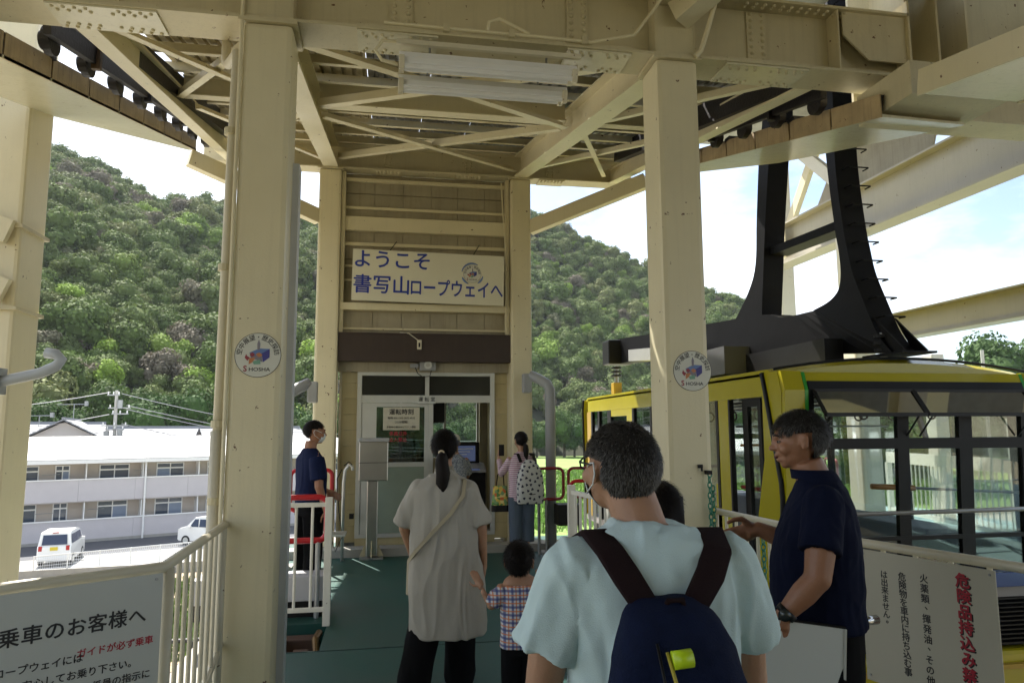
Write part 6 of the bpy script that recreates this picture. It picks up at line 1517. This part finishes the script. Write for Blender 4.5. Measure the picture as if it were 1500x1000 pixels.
# -------------------------------------------------- 3 woman in the beige coat
beige = mat('beige_coat', (.42, .395, .345), .85, var=.06, vscale=6, bump=.3, bscale=300)
p = Person('woman with low ponytail in long beige short sleeved coat and black trousers walking away', (.375, 4.62, 0), R(-6), 1.60, 1.0, skin, .009)
p.head_frame((.0, .02, 1.478), R(-6), R(4))
b = MB(); p.head_geo(b); b.tube([(0, -.02, 1.24), (0, .0, 1.41)], [.055, .048], 14); b.loft(torso_rings(.93, .95, .9))
Rs, Ls, Re, Le, Rw, Lw = [Vector(v) for v in ((.175, -.01, 1.24), (-.185, -.01, 1.24), (.235, -.03, .99), (-.25, .02, .99), (.25, .04, .765), (-.20, .12, .80))]
for S_, E_, W_ in ((Rs, Re, Rw), (Ls, Le, Lw)): limb(b, [S_, lerp3(S_, E_, .5), E_, W_], [.047, .043, .036, .024]); hand(b, W_, W_-E_, (-1, 0, 0) if W_.x > 0 else (1, 0, 0), .9, .55, 1 if W_.x < 0 else -1)
FL, FR = Vector((-.17, -.12, .10)), Vector((.10, .16, .08))
limb(b, [(-.08, 0, .80), (-.10, .03, .46), FL], [.08, .055, .038]); limb(b, [(.08, 0, .80), (.11, .12, .46), FR], [.08, .055, .038])
for f_ in (FL, FR): b.ell(f_+Vector((0, .05, -.04)), (.042, .11, .04))
p.put('body', tuck(remesh(b, .008, 4), [(Rs, Re, 0.7), (Ls, Le, 0.7)], 1.3, .014*0.95+.002, 0.95), skin)
p.hair(hair_blk, 4000, .035, .05, -.085, 1.07, .15, 12, 1.0, -.045)
b = MB(); b.tube([(0, -.100, -.035), (0, -.130, -.06), (.0, -.135, -.10), (.008, -.128, -.16), (.004, -.122, -.22), (.010, -.12, -.275), (.004, -.118, -.31)], [.026, .038, .044, .047, .040, .024, .005], 12)
for v in b.bm.verts: v.co += Vector((noise.noise(v.co*40), noise.noise(v.co*40+Vector((5, 0, 0))), 0))*.006
bmesh.ops.transform(b.bm, matrix=p.HM, verts=b.bm.verts); po = p.mb(b, 'ponytail', hair_blk)
b = MB(); b.tube([(.012*math.cos(a)*1.2-.004, -.128, -.028+.012*math.sin(a)) for a in [math.tau*i/10 for i in range(10)]], .007, 8, True); bmesh.ops.transform(b.bm, matrix=p.HM, verts=b.bm.verts); p.mb(b, 'hair_clip', mat('gold_pearl', (.6, .5, .35), .25, .4))
b = MB(); b.loft([ring(.03, -.02, .365, .232, .155, 32, 2.2, .05), ring(.03, -.02, .44, .236, .165, 32, 2.2), ring(.02, -.015, .62, .238, .165, 32, 2.2), ring(0.005, -.01, .80, .225, .155, 32, 2.2), ring(0, -.01, .98, .205, .145, 32, 2.2), ring(0, -.01, 1.12, .20, .135, 32, 2.2), ring(0, -.015, 1.23, .195, .115, 32, 2.3), ring(0, -.018, 1.29, .14, .085, 32, 2.2), ring(0, -.012, 1.325, .07, .066, 32), ring(0, -.01, 1.345, .062, .060, 32)])
for S_, E_, q in ((Rs, Re, 1), (Ls, Le, -1)):
    S2 = S_+Vector((-q*.03, 0, -.015)); E2 = lerp3(S_, E_, .92)+Vector((q*.006, 0, 0)); limb(b, [S2, lerp3(S2, E2, .5)], [.064, .066]); b.tube([lerp3(S2, E2, .4), E2], [.066, .072], 18)
p.put('coat', remesh(b, .0075, 3, .0145, 11, (1, 1, .26), 1.7), beige)
b = MB(); b.loft([ring(0, -.01, 1.325, .066, .062, 24), ring(0, -.008, 1.375, .058, .056, 24), ring(0, -.008, 1.375, .05, .048, 24), ring(0, -.01, 1.325, .056, .052, 24)], False); p.mb(b, 'collar', mat('coat_collar', (.30, .28, .23), .9))
b = MB(); limb(b, [(-.09, 0, .80), (-.10, .01, .46), FL+Vector((0, 0, .02))], [.11, .10, .105], 16); limb(b, [(.09, 0, .80), (.11, .10, .46), FR+Vector((0, -.01, -.02))], [.11, .095, .10], 16); p.put('trousers', remesh(b, .010, 3, .008, 9, (1, 1, .3)), blktr)
for f_ in (FL, FR): b = MB(); b.ell(f_+Vector((0, .05, -.045)), (.047, .125, .045)); p.mb(b, 'shoe', mat('slate_shoe', (.05, .055, .08), .6))
b = MB(); ribbon(b, [(-.215, -.06, .80), (-.17, -.155, .87), (-.07, -.178, .98), (.04, -.170, 1.09), (.12, -.140, 1.20), (.13, -.07, 1.288), (.10, .03, 1.30)], .024, [(-1, -1, 0), (-.5, -1, 0), (0, -1, 0), (0, -1, 0), (0, -1, .3), (0, -.3, 1), (0, .4, 1)], .007)
STp = p.M; bmesh.ops.transform(b.bm, matrix=STp, verts=b.bm.verts)
SBg = thing('shoulder_bag', 'thin beige shoulder strap of a bag crossing the back of the beige coat', 'bag', (.3, 4.5, .8)); b.build('strap', mat('strap_beige', (.40, .35, .24), .7), SBg)
b = MB(); b.loft([ring(-.20, .12, .58, .04, .10, 16, 3), ring(-.20, .12, .78, .035, .09, 16, 3)]); bmesh.ops.transform(b.bm, matrix=STp, verts=b.bm.verts); b.build('pouch', mat('pouch_beige', (.35, .3, .2), .7), SBg)

# -------------------------------------------------- 4 child in the checked shirt
def plaid():
    m = mat('checked_shirt', (.55, .55, .58), .85, bump=.2, bscale=300); t = m.node_tree; A = t.nodes.new; Lk = t.links.new; b_ = t.nodes['Principled BSDF']
    co = A('ShaderNodeTexCoord').outputs['Object']; sp = A('ShaderNodeSeparateXYZ'); Lk(co, sp.inputs[0])
    cur = (.62, .62, .64, 1)
    def stripe(out_i, freq, ph, th, col, fac, cur):
        mu = A('ShaderNodeMath'); mu.operation = 'MULTIPLY_ADD'; mu.inputs[1].default_value = freq; mu.inputs[2].default_value = ph; Lk(sp.outputs[out_i], mu.inputs[0])
        fr_ = A('ShaderNodeMath'); fr_.operation = 'FRACT'; Lk(mu.outputs[0], fr_.inputs[0]); lt = A('ShaderNodeMath'); lt.operation = 'LESS_THAN'; lt.inputs[1].default_value = th; Lk(fr_.outputs[0], lt.inputs[0])
        ml = A('ShaderNodeMath'); ml.operation = 'MULTIPLY'; ml.inputs[1].default_value = fac; Lk(lt.outputs[0], ml.inputs[0]); x = A('ShaderNodeMix'); x.data_type = 'RGBA'; Lk(ml.outputs[0], x.inputs['Factor'])
        if isinstance(cur, tuple): x.inputs[6].default_value = cur
        else: Lk(cur, x.inputs[6])
        x.inputs[7].default_value = (*col, 1); return x.outputs[2]
    for i in (0, 2):
        cur = stripe(i, 24, .1, .30, (.03, .05, .22), .75, cur); cur = stripe(i, 24, .55, .16, (.65, .18, .03), .8, cur)
    Lk(cur, b_.inputs['Base Color']); return m
p = Person('small dark haired child in a blue, orange and white checked shirt', (.765, 4.12, 0), R(4), .96, 1.0, skin, .008, 1.12)
p.head_frame((0, .01, .845), R(-22), R(0)); p.HM = p.HM @ Matrix.Scale(1.16, 4)
b = MB(); p.head_geo(b); kk = .565
b.tube([(0, -.01, .68), (0, .0, .78)], [.034, .030], 12); b.loft(torso_rings(kk, 1.05, 1.05))
Rs, Ls, Re, Le, Rw, Lw = [Vector(v) for v in ((.11, 0, .71), (-.11, 0, .71), (.16, .03, .60), (-.165, 0, .63), (.155, .09, .70), (-.215, .03, .725))]
for S_, E_, W_ in ((Rs, Re, Rw), (Ls, Le, Lw)): limb(b, [S_, lerp3(S_, E_, .5), E_, W_], [.034, .031, .027, .019]); hand(b, W_, W_-E_, (0, 1, 0), .62, .3, 1)
for q in (-1, 1): limb(b, [(q*.05, 0, .46), (q*.055, .0, .25), (q*.055, -.01, .05)], [.055, .040, .028]); b.ell((q*.055, .03, .03), (.03, .07, .03))
p.put('body', tuck(remesh(b, .0055, 3), [(Rs, Re, 0.75), (Ls, Le, 0.75)], 0.735, .014*0.6+.002, 0.6), skin)
p.hair(hair_blk, 2600, .030, .045, -.075, 1.10, .25, 21, .9, -.02)
b = MB(); b.loft([ring(0, 0, .40, .115, .085, 24, 2.3), ring(0, 0, .50, .110, .082, 24, 2.3), ring(0, 0, .62, .112, .082, 24, 2.3), ring(0, 0, .70, .115, .070, 24, 2.3), ring(0, 0, .742, .08, .056, 24), ring(0, 0, .776, .044, .043, 24)])
for S_, E_, q in ((Rs, Re, 1), (Ls, Le, -1)): E2 = lerp3(S_, E_, 1.0); b.tube([S_+Vector((-q*.02, 0, -.01)), lerp3(S_, E2, .5), E2], [.045, .046, .046], 14)
p.put('shirt', remesh(b, .006, 3, .004, 20), plaid())
b = MB(); b.loft([ring(0, 0, .36, .105, .078), ring(0, 0, .46, .108, .08)])
for q in (-1, 1): b.tube([(q*.05, 0, .42), (q*.056, 0, .25), (q*.056, 0, .07)], [.062, .055, .048], 12)
p.put('trousers', remesh(b, .008, 2), blktr)
for q in (-1, 1): b = MB(); b.ell((q*.056, .03, .03), (.034, .08, .032)); p.mb(b, 'shoe', mat('kid_shoe%d' % q, (.1, .1, .2), .6))

# -------------------------------------------------- 5 girl with the spotted rucksack
stripe = mat('pink_striped_shirt', (.55, .47, .50), .85); t = stripe.node_tree
co = t.nodes.new('ShaderNodeTexCoord'); sp_ = t.nodes.new('ShaderNodeSeparateXYZ'); m1 = t.nodes.new('ShaderNodeMath'); m1.operation = 'MULTIPLY'; m1.inputs[1].default_value = 42; m2 = t.nodes.new('ShaderNodeMath'); m2.operation = 'FRACT'; m3 = t.nodes.new('ShaderNodeMath'); m3.operation = 'LESS_THAN'; m3.inputs[1].default_value = .4; mxx = t.nodes.new('ShaderNodeMix'); mxx.data_type = 'RGBA'
t.links.new(co.outputs['Object'], sp_.inputs[0]); t.links.new(sp_.outputs[2], m1.inputs[0]); t.links.new(m1.outputs[0], m2.inputs[0]); t.links.new(m2.outputs[0], m3.inputs[0]); t.links.new(m3.outputs[0], mxx.inputs['Factor']); mxx.inputs[6].default_value = (.60, .52, .56, 1); mxx.inputs[7].default_value = (.38, .16, .24, 1); t.links.new(mxx.outputs[2], t.nodes['Principled BSDF'].inputs['Base Color'])
p = Person('girl in pink striped shirt and grey blue trousers holding up a phone', (1.70, 9.0, 0), R(6), 1.57, .92, skin, .010)
p.head_frame((0, .02, 1.455), R(10), R(6))
b = MB(); p.head_geo(b); b.tube([(0, -.02, 1.22), (0, .0, 1.39)], [.05, .044], 12); b.loft(torso_rings(.91, .88, .9))
Rs, Ls, Re, Le, Rw, Lw = [Vector(v) for v in ((.16, -.01, 1.24), (-.16, -.01, 1.24), (.20, .08, 1.02), (-.235, .10, 1.05), (.10, .24, 1.12), (-.225, .26, 1.24))]
for S_, E_, W_ in ((Rs, Re, Rw), (Ls, Le, Lw)): limb(b, [S_, E_, W_], [.042, .034, .023]); hand(b, W_, (0, .3, 1), (1, 0, 0), .85, .5)
for q in (-1, 1): limb(b, [(q*.08, 0, .78), (q*.075, .0, .42), (q*.075, -.01, .08)], [.08, .05, .034]); b.ell((q*.075, .05, .04), (.038, .11, .036))
p.put('body', tuck(remesh(b, .009, 3), [(Rs, Re, 1.9), (Ls, Le, 1.9)], 1.29, .014*0.92+.002, 0.92), skin)
p.hair(hair_blk, 1400, .03, .05, -.085, 1.06, .1, 31, 1.0, -.05)
b = MB(); b.tube([(0, -.10, -.05), (0, -.135, -.08), (0, -.135, -.13), (0, -.13, -.20), (.01, -.13, -.26)], [.022, .034, .040, .030, .006], 10); bmesh.ops.transform(b.bm, matrix=p.HM, verts=b.bm.verts); p.mb(b, 'ponytail', hair_blk)
b = MB(); b.loft([ring(0, 0, .72, .165, .115, 24, 2.3), ring(0, 0, .9, .160, .115, 24, 2.3), ring(0, 0, 1.1, .165, .11, 24, 2.3), ring(0, -.01, 1.22, .16, .095, 24, 2.3), ring(0, -.01, 1.275, .11, .07, 24), ring(0, -.01, 1.325, .055, .055, 24)])
for S_, E_, W_, q in ((Rs, Re, Rw, 1), (Ls, Le, Lw, -1)): b.tube([S_+Vector((-q*.02, 0, -.01)), E_, lerp3(E_, W_, .85)], [.056, .052, .036], 14)
p.put('shirt', remesh(b, .009, 3, .005, 14), stripe)
b = MB(); b.loft([ring(0, 0, .70, .165, .12, 24), ring(0, 0, .80, .155, .115, 24)])
for q in (-1, 1): b.tube([(q*.08, 0, .76), (q*.08, 0, .42), (q*.078, 0, .22)], [.095, .082, .082], 14)
p.put('trousers', remesh(b, .010, 3, .006, 10), mat('grey_blue_trousers', (.075, .10, .14), .85))
for q in (-1, 1): b = MB(); b.ell((q*.075, .05, .04), (.043, .12, .04)); p.mb(b, 'shoe', black)
RK = thing('rucksack', 'white rucksack printed with small dark hearts on the back of the girl', 'rucksack', (1.75, 8.85, 1.0))
b = MB(); b.loft([ring(.05, -.20, .70, .165, .07, 24, 3), ring(.05, -.21, .85, .172, .085, 24, 3), ring(.05, -.205, 1.05, .160, .08, 24, 2.8), ring(.05, -.19, 1.18, .10, .06, 24, 2.4), ring(.05, -.17, 1.225, .05, .03, 24, 2.2)]); me = remesh(b, .009, 3, .003, 12); me.transform(p.M)
rk = link('bag', me, mat('rucksack_white', (.52, .52, .50), .8), RK)
rnd_ = random.Random(4); hm = mat('heart_print', (.02, .02, .05), .7); b = MB()
mev = [v for v in me.vertices if (p.M.inverted() @ v.co).y < -.20]
used = []
for v in rnd_.sample(list(mev), min(len(mev), 900)):
    if any((v.co-u).length < .050 for u in used): continue
    used.append(v.co.copy()); n_ = v.normal; q = n_.to_track_quat('Z', 'Y').to_matrix().to_4x4(); Mx = Matrix.Translation(v.co+n_*.0025) @ q @ Matrix.Rotation(rnd_.uniform(0, 6.28), 4, 'Z')
    hp = [(x*1.55, y*1.55) for x, y in [(0, -.013), (.011, .0), (.009, .008), (.004, .009), (0, .005), (-.004, .009), (-.009, .008), (-.011, 0)]]
    A_ = [b.bm.verts.new(Mx @ Vector((x, y, 0))) for x, y in hp]; B_ = [b.bm.verts.new(Mx @ Vector((x, y, .0015))) for x, y in hp]; b.face(A_); b.face(B_)
b.build('heart_prints', hm, rk, kind='stuff')
b = MB(); b.tube([(-.06, -.262, .83), (.05, -.30, .815), (.16, -.262, .83)], .005, 6); bmesh.ops.transform(b.bm, matrix=p.M, verts=b.bm.verts); b.build('zip', black, RK)
for x in (-.07, .13): b = MB(); ribbon(b, [(x*.9+.01, -.16, 1.2), (x, -.08, 1.30), (x, .03, 1.30), (x, .10, 1.2)], .04, [(0, -1, 0), (0, -.5, 1), (0, .5, 1), (0, 1, 0)], .01); bmesh.ops.transform(b.bm, matrix=p.M, verts=b.bm.verts); b.build('strap', black, RK)
PHn = MB().box(-.016, .058, -.004, .004, -.07, .075, p.M @ Matrix.Translation((-.215, .24, 1.335)) @ Matrix.Rotation(R(8), 4, 'Z'), .004).build('mobile_phone', black); tag(PHn, 'black mobile phone held up by the girl with the spotted rucksack', 'phone')
TBg = thing('tote_bag', 'flowery yellow tote bag with black base hanging from the arm of the girl', 'tote bag', (1.46, 9.05, .8))
fl_m = mat('flower_print', (.55, .40, .08), .8); t = fl_m.node_tree; vo = t.nodes.new('ShaderNodeTexVoronoi'); vo.inputs['Scale'].default_value = 26; co = t.nodes.new('ShaderNodeTexCoord'); t.links.new(co.outputs['Object'], vo.inputs['Vector']); r_ = t.nodes.new('ShaderNodeValToRGB'); r_.color_ramp.interpolation = 'CONSTANT'
e = r_.color_ramp.elements; e[0].position = 0; e[0].color = (.65, .48, .10, 1); e[1].position = .3; e[1].color = (.10, .25, .06, 1)
for ps, c in ((.5, (.75, .60, .25, 1)), (.65, (.60, .15, .04, 1)), (.82, (.2, .35, .15, 1))): x = e.new(ps); x.color = c
sp2 = t.nodes.new('ShaderNodeSeparateColor'); t.links.new(vo.outputs['Color'], sp2.inputs[0]); t.links.new(sp2.outputs[0], r_.inputs[0]); t.links.new(r_.outputs[0], t.nodes['Principled BSDF'].inputs['Base Color'])
TM = Matrix.Translation((1.435, 9.05, 0))
b = MB(); b.loft([ring(0, 0, .66, .11, .05, 20, 3), ring(0, 0, .90, .085, .045, 20, 3)]); bmesh.ops.transform(b.bm, matrix=TM, verts=b.bm.verts); b.build('bag', fl_m, TBg)
b = MB(); b.loft([ring(0, 0, .585, .112, .052, 20, 3), ring(0, 0, .665, .113, .053, 20, 3)]); bmesh.ops.transform(b.bm, matrix=TM, verts=b.bm.verts); b.build('base', black, TBg)
b = MB(); b.tube([(-.05, 0, .90), (-.03, 0, 1.04), (.04, 0, 1.06), (.05, 0, .90)], .007, 6); bmesh.ops.transform(b.bm, matrix=TM, verts=b.bm.verts); b.build('handle', strapm, TBg)

# -------------------------------------------------- 6 uniformed man on the left
p = Person('man in navy uniform shirt with white mask standing behind the left gate', (-.70, 7.22, 0), R(-62), 1.69, 1.0, skin_tan, .009)
p.head_frame((0, .03, 1.575), R(-14), R(2))
b = MB(); p.head_geo(b); b.tube([(0, -.02, 1.30), (0, .0, 1.50)], [.065, .056], 12); b.loft(torso_rings(.985, 1.0, 1.05, .02))
Rs, Ls, Re, Le, Rw, Lw = [Vector(v) for v in ((.20, -.01, 1.35), (-.20, -.01, 1.35), (.26, -.02, 1.08), (-.24, .10, 1.08), (.25, .06, .86), (-.15, .24, 1.0))]
for S_, E_, W_ in ((Rs, Re, Rw), (Ls, Le, Lw)): limb(b, [S_, lerp3(S_, E_, .5), E_, W_], [.052, .047, .040, .027]); hand(b, W_, W_-E_, (-1, 0, 0), 1.0, .5, -1)
for q in (-1, 1): limb(b, [(q*.09, 0, .86), (q*.10, .01, .46), (q*.10, -.02, .09)], [.085, .058, .042]); b.ell((q*.10, .05, .05), (.045, .12, .045))
p.put('body', tuck(remesh(b, .008, 3), [(Rs, Re, 0.6), (Ls, Le, 0.6)], 1.40, .034, 1), skin_tan); p.hair(hair_blk, 1600, .02, .06, -.06, 1.02, .4, 41, .7, -.01); p.eyes(); p.mask()
navyu = mat('navy_uniform', (.008, .014, .05), .9, spec=.15, var=.15, bump=.2)
b = MB(); b.loft([ring(0, .01, .90, .175, .13, 24, 2.4), ring(0, .01, 1.05, .17, .13, 24, 2.4), ring(0, .01, 1.20, .19, .13, 24, 2.4), ring(0, -.005, 1.33, .195, .11, 24, 2.3), ring(0, -.012, 1.39, .13, .08, 24), ring(0, -.01, 1.43, .066, .064, 24)])
for S_, E_, q in ((Rs, Re, 1), (Ls, Le, -1)): S2 = S_+Vector((-q*.03, 0, -.01)); E2 = lerp3(S_, E_, .8); b.tube([S2, lerp3(S2, E2, .5), E2], [.07, .072, .078], 16)
p.put('shirt', remesh(b, .008, 3, .006, 14), navyu)
b = MB(); b.box(-.14, -.07, .125, .145, 1.16, 1.27, None, .004); p.mb(b, 'badge', mat('badge_m', (.3, .32, .35), .4))
b = MB(); b.loft([ring(0, 0, .80, .168, .125, 24, 2.3), ring(0, .005, .93, .165, .125, 24, 2.3)])
for q in (-1, 1): b.tube([(q*.09, 0, .84), (q*.095, .01, .46), (q*.095, -.01, .06)], [.10, .085, .075], 14)
p.put('trousers', remesh(b, .010, 3, .005, 9), blktr)
for q in (-1, 1): b = MB(); b.ell((q*.10, .06, .045), (.05, .14, .045)); p.mb(b, 'shoe', black)

# -------------------------------------------------- 7 person with the pale hat
chk = mat('navy_check_shirt', (.04, .06, .12), .85, col2=(.45, .48, .52), vscale=45, bump=.2)
p = Person('person in pale cap and dark checked shirt at the booth window', (.93, 9.78, 0), R(20), 1.54, .95, skin, .010)
p.head_frame((0, .02, 1.415), R(-10), R(8))
b = MB(); p.head_geo(b); b.tube([(0, -.02, 1.18), (0, .0, 1.36)], [.052, .046], 12); b.loft(torso_rings(.90, .92, .95))
Rs, Ls, Re, Le, Rw, Lw = [Vector(v) for v in ((.17, -.01, 1.20), (-.17, -.01, 1.20), (.22, .05, .98), (-.22, .06, .98), (.18, .22, .95), (-.17, .22, .95))]
for S_, E_, W_ in ((Rs, Re, Rw), (Ls, Le, Lw)): limb(b, [S_, E_, W_], [.044, .036, .024]); hand(b, W_, W_-E_, (0, 0, -1), .88, .4)
for q in (-1, 1): limb(b, [(q*.08, 0, .78), (q*.085, .0, .42), (q*.085, -.01, .08)], [.08, .05, .036]); b.ell((q*.085, .05, .04), (.04, .11, .038))
p.put('body', tuck(remesh(b, .010, 3), [(Rs, Re, 0.75), (Ls, Le, 0.75)], 1.245, .014*0.9+.002, 0.9), skin); p.hair(hair_slv, 500, .02, .05, -.07, 1.02, .2, 51)
b = MB(); b.loft([ring(0, 0, .68, .17, .12, 24, 2.3), ring(0, 0, .9, .165, .12, 24, 2.3), ring(0, 0, 1.1, .175, .115, 24, 2.3), ring(0, -.01, 1.19, .17, .10, 24, 2.3), ring(0, -.01, 1.24, .11, .07, 24), ring(0, -.01, 1.28, .058, .056, 24)])
for S_, E_, q in ((Rs, Re, 1), (Ls, Le, -1)): b.tube([S_+Vector((-q*.02, 0, -.01)), lerp3(S_, E_, .9)], [.06, .066], 14)
p.put('shirt', remesh(b, .009, 3, .005, 14), chk)
b = MB(); b.loft([ring(0, 0, .66, .165, .118, 24), ring(0, 0, .76, .16, .118, 24)])
for q in (-1, 1): b.tube([(q*.085, 0, .72), (q*.085, 0, .42), (q*.085, 0, .07)], [.09, .075, .07], 14)
p.put('trousers', remesh(b, .012, 2), mat('dark_grey_trousers', (.05, .05, .06), .85))
b = MB(); b.ell((0, -.008, .065), (.090, .112, .072), None, 20, 12); b.ell((0, .095, .055), (.062, .06, .010)); bmesh.ops.transform(b.bm, matrix=p.HM, verts=b.bm.verts); p.mb(b, 'cap', mat('pale_cap', (.58, .55, .48), .85))

# -------------------------------------------------- 8 long haired person hidden behind the foreground man
p = Person("person with long black hair mostly hidden behind the grey haired man's neck", (1.035, 2.62, 0), R(-10), 1.40, .9, skin, .010)
p.head_frame((0, .02, 1.285), R(-10), R(0))
b = MB(); p.head_geo(b); b.tube([(0, -.02, 1.06), (0, .0, 1.24)], [.048, .042], 12); b.loft(torso_rings(.82, .85, .9))
Rs, Ls, Re, Le, Rw, Lw = [Vector(v) for v in ((.135, -.01, 1.09), (-.135, -.01, 1.09), (.16, -.0, .86), (-.16, 0, .86), (.14, .08, .68), (-.14, .08, .68))]
for S_, E_, W_ in ((Rs, Re, Rw), (Ls, Le, Lw)): limb(b, [S_, E_, W_], [.038, .032, .022]); hand(b, W_, W_-E_, (0, 0, -1), .85, .4)
for q in (-1, 1): limb(b, [(q*.075, 0, .70), (q*.08, .0, .38), (q*.08, -.01, .08)], [.075, .048, .034]); b.ell((q*.08, .05, .04), (.038, .10, .036))
p.put('body', tuck(remesh(b, .010, 3), [(Rs, Re, 1.7), (Ls, Le, 1.7)], 1.135, .014*0.82+.002, 0.82), skin); p.hair(hair_blk, 2500, .04, .045, -.09, 1.08, .1, 61, 1.0, -.06)
b = MB(); b.loft([ring(0, -.035, .07, .088, .080, 20), ring(0, -.04, -.03, .092, .080, 20), ring(0, -.045, -.14, .085, .062, 20), ring(0, -.05, -.26, .075, .045, 20), ring(0, -.05, -.32, .05, .03, 20)]); bmesh.ops.transform(b.bm, matrix=p.HM, verts=b.bm.verts); p.mb(b, 'long_hair', hair_blk)
b = MB(); b.loft([ring(0, 0, .55, .15, .11, 24), ring(0, 0, .8, .145, .105, 24), ring(0, 0, 1.0, .145, .10, 24), ring(0, -.01, 1.09, .135, .085, 24), ring(0, -.01, 1.13, .09, .06, 24), ring(0, -.01, 1.17, .05, .048, 24)])
for S_, E_, W_, q in ((Rs, Re, Rw, 1), (Ls, Le, Lw, -1)): b.tube([S_+Vector((-q*.02, 0, -.01)), E_, lerp3(E_, W_, .8)], [.05, .046, .036], 14)
for q in (-1, 1): b.tube([(q*.07, 0, .62), (q*.08, 0, .38), (q*.08, 0, .08)], [.085, .07, .06], 12)
p.put('black_clothes', remesh(b, .010, 3, .005), blktr)
